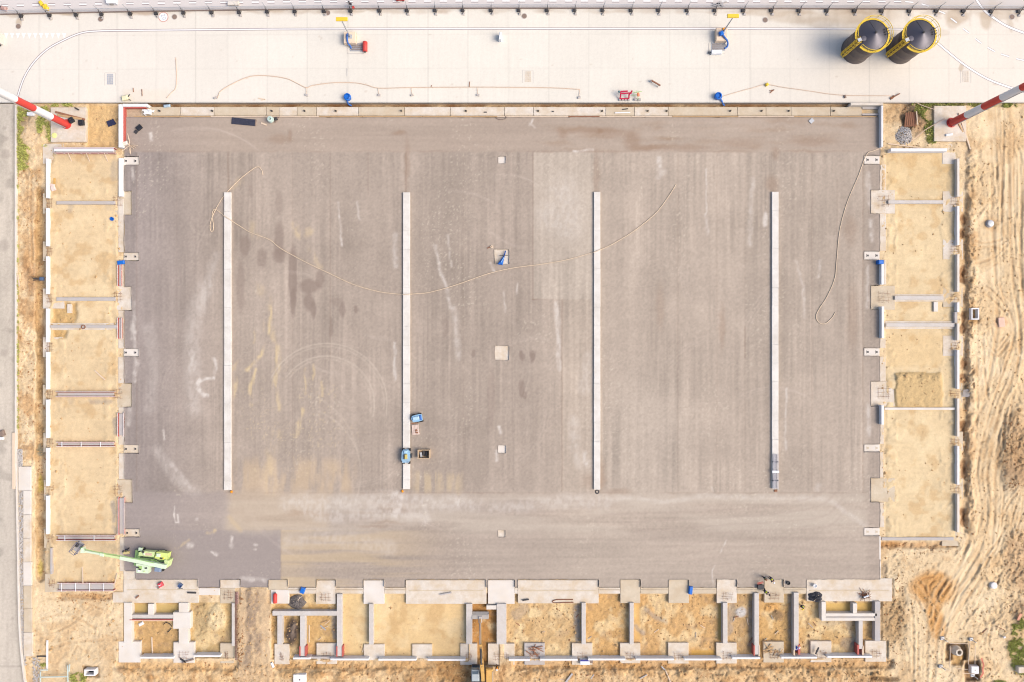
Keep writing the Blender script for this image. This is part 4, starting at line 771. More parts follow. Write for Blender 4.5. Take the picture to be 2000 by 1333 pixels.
for k, r in enumerate(Rf):
    o = tag(blk('pad_footing', r, -1.3, -.34, 'conc' if k in (0, 1, 2, 4) else 'conc_dirty'), 'square footing under the wall beside the rutted track, %s from the yard' % ORD[k], 'concrete footing', 'outer footings on the dirt track side')
    if 0 < k < 8: starter(o, (r[0]+12, r[1]-8, r[2]+12, r[3]-12), -.34, 8, .4)
tag(blk('grade_beam', (1740, 1850, 290, 296), -.9, .7, 'conc_wall', .02), 'tall white topped beam across the dirt track side nearest the yard', 'concrete beam', 'cross beams on the dirt track side')
for r, lb, m in (((1735, 1843, 391.5, 398), 'grey cross beam in the dirt track side sand, first below the tall white beam', 'conc_beam'), ((1748, 1843, 578.5, 586), 'grey cross beam with a stub below it in the dirt track side sand', 'conc_beam'), ((1728, 1866, 796.5, 801), 'thin pale cross beam along the lower edge of the brown sand heap', 'conc_clean')):
    tag(blk('grade_beam', r, -.9, .05, m, .02), lb, 'concrete beam', 'cross beams on the dirt track side')
tag(blk('blinding_strip', (1746, 1843, 575, 589.5), -.9, -.3, 'conc', .02), 'pale wider strip under the stubbed grey cross beam', 'concrete strip')
tag(blk('stub_beam', (1824, 1832, 590, 609), -.9, -.1, 'conc_clean'), 'short white stub below the grey cross beam near the chamber frame', 'concrete beam')
t = thing('grade_beam', 'grey cross beam on a pale strip level with the white chamber frame', 'concrete beam', W(1797, 635, 0), 0, 'cross beams on the dirt track side')
kid(MB().box(WX(1729, -.25), WX(1864, -.25), WY(643, -.25), WY(627.5, -.25), -.9, -.25, .02), 'blinding_strip', 'conc', t); kid(MB().box(WX(1731, .05), WX(1865, .05), WY(638.5, .05), WY(631.5, .05), -.4, .05, .02), 'beam', 'conc_beam', t)
tag(blk('foundation_wall', (1722, 1863, 1050, 1056), -1.1, -.1, 'conc_grey', .02), 'low muddy grey end wall closing the lowest dirt track bay', 'concrete wall')
strip_run([(1718, 1730, 322, 371), (1718.5, 1730.5, 418, 490), (1727, 1731, 508, 556), (1718, 1730, 662, 680), (1718.5, 1730, 697, 745), (1718, 1726, 831, 867), (1718.5, 1725, 884, 933), (1719, 1727, 982, 1030)], -.28, 'conc', 'flush strip along the pad on the dirt track side', 'flush pale strip edging the dark pad on the dirt track side, %s from the yard')
tag(blk('kerb_beam', (1717.3, 1720.3, 1048, 1129), -.8, .0, 'conc_clean', .01), 'thin pale kerb beam at the pad corner near the orange spoil', 'concrete beam')
for k, (r, lb) in enumerate((((1721.5, 1726.5, 515, 556), 'raised wall piece with blue cover at the pad edge, dirt track side'), ((1722, 1727, 599, 661), 'raised blue shaded wall piece at the pad edge beside two cross beams'), ((1721.5, 1726.5, 792, 830), 'raised blue shaded wall piece at the pad edge by the thin beam'))):
    tag(blk('foundation_wall', r, -.9, .75, 'conc_wall', .02), lb, 'concrete wall')
tag(MB().box(WX(1716.5, .85), WX(1726.5, .85), WY(516, .85), WY(508, .85), -.1, .85, .08).build('cover_box', 'blue'), 'bright blue plastic cover on the raised wall piece', 'plastic cover')
for k, (y0, y1) in enumerate(((371.5, 417.5), (558.5, 605.5), (745.5, 793.5), (934.5, 980.5))):
    o = tag(blk('pad_footing', (1701, 1748, y0, y1), -1.2, -.26, 'conc' if k in (0, 2) else 'conc_dirty'), 'wide square footing half under the dark pad, dirt track side, %s from the yard' % ORD[k], 'concrete footing', 'wide inner footings on the dirt track side')
    if k < 3: starter(o, (1712, 1738, y0+10, y0+34), -.26, 10, .45)
for k, (y0, y1) in enumerate(((304.5, 320.5), (491.5, 507.5), (680.5, 695.5), (868.5, 882.5), (1031.5, 1046.5))):
    socket_pad((1688, 1718, y0, y1), 'narrow white pad with two sockets, dirt track side, %s from the yard' % ORD[k], 'narrow socket pads on the dirt track side', 'conc_clean', (.24, .82), k < 3)
# excavator row: slabs, strips and pads along the pad edge
BZ = -.28
def bs(r, lb, m='conc', cat='concrete slab', name='base_slab', z=BZ, grp=None): return tag(blk(name, r, -1.3, z, m), lb, cat, grp)
o = bs((241, 388, 1132.5, 1178), 'long base slab below the boom lift with red can on it'); kid(MB().box(WX(248, BZ), WX(386, BZ), WY(1153, BZ), WY(1151, BZ), BZ-.02, BZ+.03), 'joint_line', 'conc_dirty', o)
bs((220, 241.2, 1157, 1177.5), 'small square slab toe beside the wide shutter corner'); bs((241, 264.6, 1116, 1132.6), 'muddy corner pad tucked below the boom lift')
bs((388.3, 429.6, 1149, 1163), 'short link strip between the long base slab and the next pad', 'conc_clean', 'concrete strip', 'link_strip')
bs((429.6, 469, 1133, 1149), 'muddy pad beside the haul gap, edge nearest the boom lift'); o = bs((430, 459, 1149.3, 1179), 'cluttered muddy footing at the top of the pink shuttered beam', 'conc_dirty'); starter(o, (436, 456, 1152, 1172), BZ, 12, .4)
bs((524, 562, 1133, 1152.5), 'brown stained pad across the haul gap', 'conc_dirty'); bs((529, 564, 1152.8, 1179.5), 'pale footing beside the red gas cylinder', 'conc_clean')
lk = [(562.3, 616.7), (655.6, 709.6), (750.8, 792), (1005.5, 1011), (1169.6, 1211), (1250.8, 1305.5), (1346, 1399.4), (1439.4, 1492.6), (1531.2, 1575)]
for k, (a, c_) in enumerate(lk):
    bs((a, c_, 1148.3, 1160), 'narrow twin strip linking pads along the dark pad edge, %s from the haul gap' % ORD[k], 'conc' if k < 5 else 'conc_dirty', 'concrete strip', 'link_strip', BZ-.02, 'link strips of the excavator row')
    if k != 3: tag(MB().box(WX(a), WX(c_), WY(1154.6), WY(1153), -.4, BZ+.03).build('mortar_line', 'conc_dirty'), 'mud line running along the link strip, %s from the haul gap' % ORD[k], 'mud strip')
pads = [((617, 655.3, 1134, 1180), 'littered pad with boards on it, first past the black heap', 'conc'), ((710, 750.5, 1134, 1180), 'square pad with a brown blotch between two link strips', 'conc_clean'), ((792.5, 950, 1133.5, 1180), 'long stained base slab before the excavator bucket bay', 'conc'),
        ((953, 1005, 1133.5, 1180), 'square base slab straight above the wide double beam', 'conc_clean'), ((1011.5, 1169.2, 1133.5, 1179), 'long base slab with a bent rust loop on it', 'conc'), ((1211.6, 1250.4, 1132.5, 1178.5), 'tan square pad with a short bolt lying above it', 'conc_dirty'),
        ((1306, 1345.6, 1132, 1178.5), 'tan square pad beside the upright blue stick', 'conc_dirty'), ((1400, 1439, 1132, 1178.5), 'square pad with timber and rebar on its lower half', 'conc'), ((1493, 1531, 1132, 1177.5), 'rust stained pad where two workers stand', 'conc_dirty'), ((1575.5, 1742.6, 1130, 1175), 'long end slab carrying black sheeting and the rebar heap', 'conc')]
for k, (r, lb, m) in enumerate(pads):
    o = bs(r, lb, m)
    if k in (0, 7, 8): starter(o, (r[0]+8, r[1]-8, r[2]+24, r[3]-6), BZ, 8, .35)
    if k in (2, 4, 9): kid(MB().box(WX(r[0]+6, BZ), WX(r[1]-6, BZ), WY(1155, BZ), WY(1152.6, BZ), BZ-.02, BZ+.03), 'joint_line', 'conc_dirty', o)
# beams running away from the pad
def vb(r, lb, top=.1, m='conc_beam'): return tag(blk('grade_beam', r, -1.2, top, m, .025), lb, 'concrete beam', 'beams of the excavator row')
vb((242, 257.5, 1177.5, 1257), 'wide pale outer beam of the excavator row nearest the side road', -.05, 'conc_clean'); vb((349, 367.6, 1178, 1258), 'wide pale beam under the small square pad, second from the side road', -.05, 'conc_clean')
tag(blk('pad_footing', (338, 371.8, 1196.5, 1228.5), -1.2, .02, 'conc_clean'), 'small square pad straddling the wide pale beam', 'concrete footing')
vb((257.6, 338, 1201, 1208.5), 'cross beam with a dark red edge between two wide pale beams', -.05, 'conc_beam'); vb((289, 300, 1180, 1201), 'stub between two muddy pools above the red edged beam', -.05, 'conc_clean')
tag(MB().box(WX(253), WX(344), WY(1212), WY(1210.5), -.9, .0).build('formwork_panel', 'red'), 'thin dark red shutter along the cross beam near the side road', 'formwork panel'); tag(MB().box(WX(254), WX(340), WY(1215), WY(1213), -.9, -.3).build('edge_board', 'woodpale'), 'pale board below the thin dark red shutter', 'timber board')
t = thing('formed_beam', 'pale beam edged by a row of dark rusty hooks beside the haul gap', 'concrete beam', W(458, 1225, 0))
kid(MB().box(WX(452.5, .1), WX(458, .1), WY(1262, .1), WY(1179, .1), -1.2, .1, .02), 'beam', 'conc_beam', t); kid(MB().box(WX(458.4), WX(464), WY(1290), WY(1158), -1.0, -.35), 'side_form', mat('dusty pink form', A(214, 178, 166), var=.2), t)
b = MB()
for k in range(62):
    y = WY(1158+k*2.15, 0); x = WX(459.5, 0); b.tube([(x, y, -.4), (x+.02, y+rr.uniform(-.04, .04), .12), (x+rr.uniform(.25, .45), y+rr.uniform(-.08, .08), .1), (x+.42, y, -.2)], .024, 4)
for x_ in (459.5, 462): b.tube([W(x_, 1158, .1), W(x_+.6, 1290, .1)], .03, 4)
kid(b, 'rebar_row', mat('dark rusty hooks', A(120, 82, 78), var=.3), t)
vb((657.8, 667.8, 1161, 1282), 'long beam with red boards at its foot, past the small cell grid', .1); vb((720.5, 729, 1180, 1259.5), 'narrow beam with the wide smooth sand bay beyond it', .1)
vb((532, 657.6, 1194, 1203), 'cross beam starting in a pointed end beside the haul gap', .1); vb((541.5, 551, 1203.2, 1259.5), 'short beam beside the dark soil tip, haul gap end', .1); vb((586, 596, 1203.2, 1282), 'beam between the dark soil tip and the boarded sand cell', .1)
vb((910.5, 922, 1180, 1259), 'beam touching the excavator bucket', .1, 'conc_beam'); vb((970, 989, 1180, 1259), 'wide double beam beside the excavator bucket bay', .1, 'conc_beam'); vb((950, 969.7, 1183, 1191), 'white stub joining the wide double beam above the bucket', .02, 'conc_clean')
vb((1136, 1144.2, 1178, 1259), 'narrow beam beside the grey cement spill', .1); vb((1230, 1237.8, 1178, 1259), 'narrow beam below the tan pad with the bolt', .1); vb((1412, 1421, 1178, 1257.5), 'narrow beam below the pad with timber and rebar', .1)
vb((1473.4, 1482.4, 1159, 1279), 'beam with a shaded blue face just before the yellow vest worker', .1); vb((1550.6, 1560, 1158, 1270), 'beam with the blue overall worker at its foot', .1)
vb((1604.6, 1613, 1176, 1213), 'short beam at the corner of the stepped cell under the end slab', .1, 'conc_clean'); vb((1613.2, 1713, 1198.5, 1204), 'upper of two parallel cross beams in the end cell', .1, 'conc_clean'); vb((1613.2, 1713, 1207.6, 1213), 'lower of two parallel cross beams in the end cell', .06, 'conc_clean')
tag(blk('beam_core', (1612, 1713, 1204.2, 1207.4), -1.1, -.02, 'conc_grey', .0), 'sunken joint between the two parallel cross beams', 'concrete beam')
vb((1666, 1674, 1179, 1198.3), 'white stub between the two yellow muddy pools', .1, 'conc_clean'); vb((1709, 1719.5, 1175.2, 1253), 'spotted grey outer beam at the orange spoil end', .1, 'conc_grey'); vb((1677, 1685, 1213.2, 1268), 'inner beam with a red board at its foot, orange spoil end', .1)
# outer footings and outer wall of the excavator row
Bf = [((231.5, 274, 1253.5, 1294.5), 'conc_clean', 'pale corner footing nearest the side road'), ((338.6, 379.6, 1255, 1295), 'conc_clean', 'pale footing with two crossed bars lying on it'), ((430, 457, 1257, 1296), 'conc_dirty', 'muddy cluttered footing at the foot of the pink shuttered beam'), ((536, 565, 1258.5, 1298), 'conc', 'stained footing beside the haul gap with a toppled white can'),
      ((618, 658, 1257, 1297.5), 'conc', 'footing with rust twigs beside the red boards'), ((710.6, 751, 1259, 1290), 'conc', 'half buried footing below the narrow sand bay beam'), ((805, 844, 1259, 1290), 'conc', 'half buried lone footing under the wide smooth sand bay'), ((899, 932, 1257.6, 1299), 'conc', 'footing beside the excavator boom, side road half'), ((953, 1005, 1257.6, 1299), 'conc', 'wide footing below the double beam beside the boom'),
      ((1024, 1064, 1256.7, 1299), 'conc_grey', 'grey footing piled with twisted offcuts'), ((1117, 1157, 1257, 1299), 'conc', 'footing with a white tool box on its edge'), ((1211, 1250.7, 1256.7, 1296), 'conc', 'footing straddled by the narrow beam below the tan pad'), ((1305, 1345, 1256, 1296.5), 'conc', 'clean lone footing with an exposed bar cage, mid bay'), ((1399, 1439, 1256, 1296.5), 'conc', 'scuffed footing under the narrow beam before the grey cement blob'),
      ((1491, 1531, 1254, 1294.5), 'conc_dirty', 'footing covered in timber and bars beside the red board'), ((1583, 1624, 1253, 1294), 'conc', 'footing with a dark wedge lying on it'), ((1690, 1731, 1252, 1293), 'conc', 'corner footing with a tangled bar cage at the orange spoil end')]
for k, (r, m, lb) in enumerate(Bf):
    z = -.5 if k not in (0, 1) else -.3
    o = tag(blk('pad_footing', r, -1.4, z, m), lb, 'concrete footing', 'outer footings of the excavator row')
    if k not in (0, 5, 6): starter(o, (r[0]+10, r[1]-10, r[2]+16, r[3]-8), z, 8, .45)
    if k in (9, 14):
        b = MB()
        for q in range(16): b.obox((WX(rr.uniform(r[0]+6, r[1]-8), z), WY(rr.uniform(r[2]+6, r[2]+22), z), z+rr.uniform(.05, .3)), (rr.uniform(.5, 1.7), .1, .06), rr.uniform(-1, 1.2))
        tag(b.build('offcut_heap', 'wood' if k == 14 else 'woodred'), ('heap of rusty twisted offcuts on the grey footing', 'pile of sawn timber offcuts on the footing by the red board')[k == 14], 'timber heap')
for k, (x0, x1, y) in enumerate(((274, 338.6, 1283.5), (379, 430, 1280.5), (572, 606, 1285), (645, 720, 1287), (739, 813, 1287.5), (835, 909, 1288), (993.5, 1035, 1288), (1055, 1128, 1287.5), (1148.6, 1221.5, 1287), (1242, 1317, 1287), (1336.7, 1409.6, 1287), (1430, 1485, 1284.5), (1526, 1596, 1283.5), (1616, 1704, 1282))):
    tag(blk('foundation_wall', (x0, x1, y-.2, y+3.4), -1.2, .36, 'conc_wall', .02), 'low outer wall along the excavator trench, %s one from the side road' % ORD[k], 'concrete wall', 'outer wall pieces of the excavator row')
tag(blk('foundation_wall', (604, 652, 1283, 1287), -1.2, -.1, 'conc_grey', .02), 'lower blue shaded wall link between two outer wall pieces', 'concrete wall')
for k, (r, lb) in enumerate((((584.5, 587, 1263, 1282), 'red board at the foot of the soil tip beam, near side'), ((595, 598, 1263, 1282), 'red board at the foot of the soil tip beam, far side'), ((656.5, 659, 1263, 1283), 'red board at the foot of the long cell beam, inner face'), ((667.5, 670, 1263, 1283), 'red board at the foot of the long cell beam, sand face'),
        ((1472, 1474.5, 1261, 1281), 'red board at the foot of the beam before the timber footing'), ((1559, 1563, 1260, 1279), 'rusty red board beside the blue overall worker'), ((1674.6, 1678, 1260, 1279), 'bright red board at the foot of the end inner beam'))):
    tag(blk('shutter_board', r, -.9, .15, 'red', 0), lb, 'formwork board', 'red shutter boards at beam feet')
for k, (r, lb) in enumerate((((1481.5, 1484, 1261, 1282), 'pale board opposite the red board before the timber footing'), ((1550, 1552.5, 1270, 1281), 'pale upright board in front of the blue overall worker'), ((1684, 1687, 1262, 1280), 'pale board opposite the bright red board'))):
    tag(blk('shutter_board', r, -.9, .1, 'woodpale', 0), lb, 'formwork board')
# ------------------------------------------------------------------ things set in the dark pad
for k, (x0, x1, y0, y1) in enumerate(((437.5, 451.2, 376, 958), (787, 800.6, 376, 956), (1160, 1172.5, 375, 957), (1508, 1520.6, 375, 955))):
    X0, X1, ya, yb = WX(x0, .32), WX(x1, .32), WY(y1, .32), WY(y0, .32); b = MB(); yc = yb
    while yc > ya+.3:
        yn = max(ya, yc-rr.choice((2.9, 3.0, 6.0))); b.box(X0+rr.uniform(-.015, .015), X1+rr.uniform(-.015, .015), yn+.012, yc, -.4, .32+rr.uniform(-.008, .008), .025); yc = yn
    tag(b.build('crane_rail_strip', mat('worn strip concrete', A(238, 232, 224), var=.10, scale=.8, dirt=A(206, 196, 184), dirt_amt=.6, bump=.2), None, org=((X0+X1)/2, (ya+yb)/2, 0)), ('long white concrete strip crossed by the hose loop, lift side', 'long white concrete strip with the blue roller standing on it', 'long white concrete strip crossed by the hose beyond the middle pads', 'long white concrete strip with a rack of grey bars at its end')[k], 'concrete strip', 'four white strips across the dark pad')
for k, (x0, x1, y0, y1) in enumerate(small_pads):
    tag(blk('inset_pad', (x0-.5, x1+.5, y0-.5, y1+.5), -1, -.2, 'conc_clean' if k in (0, 3) else 'conc', .0), ('small white inset pad closest to the yard', 'large inset pad with the blue hopper lying on it', 'large bare inset pad at the middle of the dark pad', 'small white inset pad level with the blue roller', 'small white inset pad closest to the excavator row')[k], 'concrete pad', 'inset pads down the middle')
pts = [W(x, y, .05) for x, y in smooth_path([(513, 342), (511, 333), (504, 326), (490, 333), (462, 356), (440, 380)], 6)]+[W(x, y, z) for x, y, z in smooth_path([(436, 384, .06), (425, 402, .05), (414, 425, .05), (410, 442, .05), (412, 452, .05), (416, 450, .05), (417, 440, .05), (414, 424, .05), (416, 412, .06), (421, 409, .1), (428, 414, .05), (435, 420, .2), (438, 422.5, .38), (450, 430, .38), (453, 432, .2), (457, 435, .05)], 6)]
pts += [W(x, y, z) for x, y, z in smooth_path([(470, 443, .05), (490, 455, .05), (525, 468, .05), (550, 487, .05), (600, 514, .05), (640, 533, .05), (690, 556, .05), (740, 570, .05), (780, 575, .05), (787, 575.4, .38), (800, 575, .38), (806, 574.6, .05), (840, 571, .05), (890, 557, .05), (950, 536, .05), (1000, 524, .05), (1060, 516, .05), (1110, 507, .05), (1153, 495, .05), (1160, 493, .38), (1172, 488, .38), (1178, 486, .05), (1200, 475, .05), (1240, 450, .05), (1280, 417, .05), (1305, 385, .05), (1320, 361, .05)], 6)]
tag(MB().tube(pts, .058, 6).build('hose', 'hose', smooth=True), 'long tan hose swept across three white strips with a loop at one end', 'hose')
tag(MB().tube([W(x, y, z) for x, y, z in smooth_path([(1722, 290, -.1), (1706, 295, .08), (1692, 303, .05), (1676, 345, .05), (1655, 395, .05), (1640, 450, .05), (1634, 510, .05), (1630, 545, .05), (1615, 580, .05), (1598, 607, .05), (1594, 620, .05), (1600, 631, .05), (1612, 632, .05), (1624, 622, .05), (1631, 611, .05)], 7)], .06, 6).build('hose', 'hose', smooth=True), 'tan hose hooked at its end, beside the socket pads near the track', 'hose')
# ------------------------------------------------------------------ silos
def silo(c, label, grp='pair of dark silos'):
    t = thing('silo', label, 'silo', c, 0, grp); R_, Hh = 2.17, 5.5
    MB().lathe((0, 0, 0), [(R_+.06, 0), (R_+.06, .12), (R_, .13), (R_, 1.8), (R_+.025, 1.82), (R_+.025, 1.9), (R_, 1.92), (R_, 3.6), (R_+.025, 3.62), (R_+.025, 3.7), (R_, 3.72), (R_, Hh)], 56, False, False).build('silo_wall', 'silo', t, True)
    b = MB(); n = 56; prof = [(R_+.1, Hh-.06), (R_+.1, Hh+.03), (R_-.02, Hh+.06), (1.1, Hh+.55), (.16, Hh+.99)]
    b.lathe((0, 0, 0), prof, n, True, False); r_ = b.build('cone_roof', 'roof', t)
    MB().lathe((0, 0, 0), [(.17, Hh+.95), (.17, Hh+1.15), (.1, Hh+1.2)], 12).build('vent_cap', 'dark', r_)
    MB().tube([(R_*math.cos(a)*1.03, R_*math.sin(a)*1.03, Hh+.02) for a in np.linspace(0, 2*math.pi, 48, endpoint=False)], .06, 6, True).build('roof_rim', 'black', r_)
    # radial lap seam
    MB().beam((.0, .16, Hh+.98), (-.5, 2.03, Hh+.1), .05, .05).build('lap_seam', 'dark', r_)
    # railing ring
    b = MB(); rr_ = 2.58; gap = (math.radians(192), math.radians(222))
    A0 = np.linspace(gap[1], gap[0]+2*math.pi, 50)
    for z, q in ((Hh+.95, .045), (Hh+.5, .03)): b.tube([(rr_*math.cos(a), rr_*math.sin(a), z) for a in A0], q, 6)
    for a in A0[::4]: b.tube([(rr_*math.cos(a), rr_*math.sin(a), Hh-.1), (rr_*math.cos(a), rr_*math.sin(a), Hh+.95)], .03, 5)
    b.build('guard_rail', 'yellow', t)
    b = MB()
    for a0, a1 in zip(A0[:-1], A0[1:]):
        q = [(r*math.cos(a), r*math.sin(a)) for a, r in ((a0, 2.3), (a0, rr_), (a1, rr_), (a1, 2.3))]; b.prism(q, Hh-.14, Hh-.06)
    b.build('toe_board', 'yellow', t)
    # caged ladder
    ang = math.radians(204); u = Vector((math.cos(ang), math.sin(ang), 0)); v = Vector((-math.sin(ang), math.cos(ang), 0))
    b = MB(); L = t
    for s_ in (-.3, .3): b.beam(u*2.42+v*s_, u*2.42+v*s_+Vector((0, 0, Hh+1.1)), .07, .07)
    for z in np.arange(.3, Hh+.6, .3): b.tube([u*2.42-v*.3+Vector((0, 0, z)), u*2.42+v*.3+Vector((0, 0, z))], .025, 5)
    lad = b.build('ladder', 'yellow', t)
    b = MB()
    for z in np.arange(1.2, Hh+1.0, .85): b.tube([u*2.42+(u*math.sin(q)*.62)+(v*math.cos(q)*.42)+Vector((0, 0, z)) for q in np.linspace(0, math.pi, 11)], .04, 5)
    for q in np.linspace(.15, math.pi-.15, 5): o_ = u*2.42+(u*math.sin(q)*.62)+(v*math.cos(q)*.42); b.beam(o_+Vector((0, 0, 1.2)), o_+Vector((0, 0, Hh+1.0)), .07, .03)
    b.build('safety_cage', 'yellow', lad)
    MB().obox(tuple(u*2.62+Vector((0, 0, Hh+1.0))), (.55, .5, .06), ang).build('access_hatch', 'steel', lad)
    MB().lathe(tuple(u*1.72+Vector((0, 0, Hh+.12))), [(.44, 0), (.44, .38), (.38, .44), (.1, .46)], 20).build('manhole_cover', 'roof', t)
    b = MB()
    e = Vector((math.cos(.22), math.sin(.22), 0)); f_ = Vector((-math.sin(.22), math.cos(.22), 0))
    for s_ in (-.35, 0, .4): b.beam(e*1.55+f_*(s_-.1)+Vector((0, 0, Hh+.5)), e*2.3+f_*s_+Vector((0, 0, Hh+.45)), .1, .12)
    b.beam(e*2.0+f_*-.6+Vector((0, 0, Hh+.4)), e*2.0+f_*.6+Vector((0, 0, Hh+.4)), .1, .1)
    b.build('pipe_bracket', 'black', t)
    return t
silo((53.58, 45.43, YZ), 'dark round silo with yellow caged ladder, the one closer to the lamp posts'); silo((60.58, 45.43, YZ), 'dark round silo with yellow caged ladder, the one at the dashed curve')
# ------------------------------------------------------------------ striped masts on slabs
def mast(px, py, lb, slab, slb, z=.05):
    tag(blk('mast_slab', slab, -.9, z, 'conc', .04), slb, 'concrete slab')
    c = W(px, py, z); t = thing('striped_mast', lb, 'mast', c); r0, r1 = .53, .44; Hm = 36.0; n = 9; L = Hm/n
    for k in range(n):
        a, b_ = r0+(r1-r0)*k/n, r0+(r1-r0)*(k+1)/n
        MB().lathe((0, 0, 0), [(a, L*k), (b_, L*(k+1)-.002)], 32, k == n-1, k == 0).build('red_band' if k % 2 == 0 else 'white_band', 'redp' if k % 2 == 0 else 'whitep', t, False)
    b = MB().lathe((0, 0, 0), [(.76, 0), (.76, .07)], 24)
    for k in range(12): b.tube([(.66*math.cos(k*math.pi/6), .66*math.sin(k*math.pi/6), .05), (.66*math.cos(k*math.pi/6), .66*math.sin(k*math.pi/6), .22)], .04, 6)
    b.build('base_flange', 'redp', t)
    b = MB(); s_ = 1 if px > 1000 else -1
    b.tube([(.1*s_, -.6, .1), (.1*s_, -.54, Hm)], .06, 6); b.build('cable_conduit', 'steel', t)
    return t
mast(130, 243, 'red and white striped mast rising from the slab beside the side road', (98.7, 168, 210, 277.5), 'pale square slab under the striped mast beside the side road')
mast(1858, 240, 'red and white striped mast rising from the slab by the grass bank', (1824.5, 1887.5, 207, 276), 'pale square slab under the striped mast by the grass bank')
# clutter on and by the mast slabs
for k, (x0, y0, x1, y1) in enumerate(((108, 219, 166, 234), (112, 225, 160, 233))): tag(MB().beam(W(x0, y0, .12), W(x1, y1, .12+.05*k), .3, .1).build('plank', 'woodred' if k == 0 else 'wood'), ('long brown plank laid slantwise across the mast slab beside the side road', 'shorter tan plank lying along the brown one on the mast slab')[k], 'plank')
for k, (px, py, s_, a) in enumerate(((141, 236, .75, .5), (160.5, 241, .8, .1))):
    t = thing('tool_case', ('dark tilted tool case by the red foot of the mast', 'dark round topped case at the slab edge beside the mast')[k], 'case', W(px, py, .05), a)
    MB().box(-s_/2, s_/2, -s_/2, s_/2, 0, .5, .08).build('case_body', 'black', t); MB().box(-.18, .18, -.06, .06, .5, .58).build('handle', 'dark', t)
tag(MB().lathe(W(106, 265, .05), [(.42, 0), (.42, .05), (.3, .1), (.1, .12)], 16).build('lid', mat('pale yellow lid', A(246, 244, 160))), 'pale yellow round lid on the mast slab corner', 'lid')
tag(MB().lathe(W(154, 215, .05), [(.12, 0), (.12, 1.0), (.05, 1.1)], 10).build('stub_post', 'dark'), 'short dark post standing on the mast slab corner by the yard', 'post')
tag(MB().obox(W(61, 223.5, 0), (1.1, .55, .5), -.05, .04).build('crate', 'conc_wall'), 'white box in the grass beside the striped mast and side road', 'box')
t = thing('tarpaulin', 'crumpled dark blue tarpaulin beside the tall white wall stem', 'tarpaulin', W(217, 241, -.45)); b = MB(); 
for q in range(3): b.obox((.35*q-.3, .12*q-.1, .12), (.5, .9, .22), .4+.1*q, .09)
b.build('folded_sheet', mat('navy sheeting', A(50, 54, 84), rough=.5, var=.3), t)
t = thing('tool_case', 'dark open case lying on the pad corner near the bent bar bundle', 'case', W(273, 250, 0), .7); MB().box(-.5, .4, -.35, .35, 0, .3, .05).build('case_body', 'black', t); MB().obox((-.85, -.15, .1), (.5, .5, .1), .2).build('lid', 'dark', t)
t = thing('bar_bundle', 'splayed bundle of bent pale bars on the pad corner', 'bar bundle', W(254, 284, 0)); b = MB()
for q in range(16): a = rr.uniform(0, 6.28); b.tube([(0, 0, .05), (math.cos(a)*rr.uniform(.5, 1.4), math.sin(a)*rr.uniform(.6, 1.6), rr.uniform(.1, .9))], .045, 4)
b.build('bars', 'woodpale', t); MB().obox((-.6, .2, .25), (.7, .6, .5), .3, .1).build('rubble_sack', 'conc_clean', t)
t = thing('hoist_frame', 'pale tangled frame standing on the strip slab end by the mast side', 'frame', W(293, 221, -.1)); b = MB()
for q in range(9): b.beam((rr.uniform(-.9, .9), rr.uniform(-.5, .5), .1), (rr.uniform(-.9, .9), rr.uniform(-.5, .5), rr.uniform(.4, 1.1)), .09, .07)
b.box(-.6, .5, -.35, .35, .5, .62); b.build('frame', 'whitep', t)
tag(MB().obox(W(326, 207.5, -.1), (1.0, .45, .4), .1, .12).build('water_bag', mat('silver blue bag', A(180, 200, 214), rough=.4)), 'silver blue bag in the yard trench near the mast side', 'bag')
t = thing('site_barrow', 'pale bundle with dark grips lying on the yard above the short white return wall', 'bundle', W(246, 193, YZ)); MB().obox((0, 0, .3), (1.0, .7, .5), .2, .15).build('load', mat('cream sack', A(244, 236, 196)), t); MB().beam((.4, .1, .3), (.8, .5, .4), .1, .1).beam((.4, -.1, .3), (.9, -.35, .2), .1, .1).build('handle', 'dark', t)
for k, (x, y0, y1) in enumerate(((277, 175, 188), (260, 172, 180))): tag(MB().tube([W(x, y0, YZ+.05), W(x+.5, y1, YZ+.05)], .06, 5).build('bar', 'rust'), ('thin rusty bar lying on the yard above the strip slab end', 'short rusty bar lying on the yard above the white return wall')[k], 'steel bar')
# by the second mast
for k, (x0, y0, x1, y1) in enumerate(((1873, 221, 1895, 292), (1870, 236, 1888, 274))): tag(MB().beam(W(x0, y0, .2), W(x1, y1, -.15), .2, .12).build('pole', 'wood' if k else 'woodpale'), ('longer pale pole leaning off the mast slab by the grass bank', 'shorter brown pole leaning off the mast slab by the grass bank')[k], 'pole')
tag(MB().obox(W(1854, 263.5, .16), (1.1, .35, .22), .15, .06).build('cable_box', 'whitep'), 'small white box lying on the mast slab by the grass bank', 'box')
tag(MB().tube([W(x, y, .1) for x, y in smooth_path([(1780, 276), (1806, 255), (1826, 243), (1846, 232)])], .06, 5).build('cable', 'cable'), 'thin cable from the stone heap to the striped mast', 'cable'); tag(MB().tube([W(x, y, .1) for x, y in smooth_path([(1787, 199), (1800, 206), (1824, 214)])], .06, 5).build('cable', 'cable'), 'thin cable from the yard edge onto the mast slab by the grass', 'cable')
tag(MB().beam(W(1734, 281, -.2), W(1800, 290, -.2), .16, .12).build('plank', 'woodpale'), 'long pale board lying below the stone heap', 'plank')
t = thing('shutter_stack', 'brown timber shutter leaning in the hole beside the grass bank', 'timber panel', W(1776, 235, -.3)); b = MB(); 
for q in range(6): b.beam((-.75+.28*q, -1.1, .15+.05*q), (-.55+.28*q, 1.1, .2+.05*q), .25, .08)
b.build('boards', 'woodred', t); MB().beam((.95, -.9, .6), (.75, 1.2, .65), .14, .12).build('edge_rail', 'woodpale', t)
t = thing('stone_heap', 'round heap of grey crushed stone in the corner by the brown shutter', 'stone heap', W(1765, 266, -.4)); b = MB(); rs = random.Random(4)
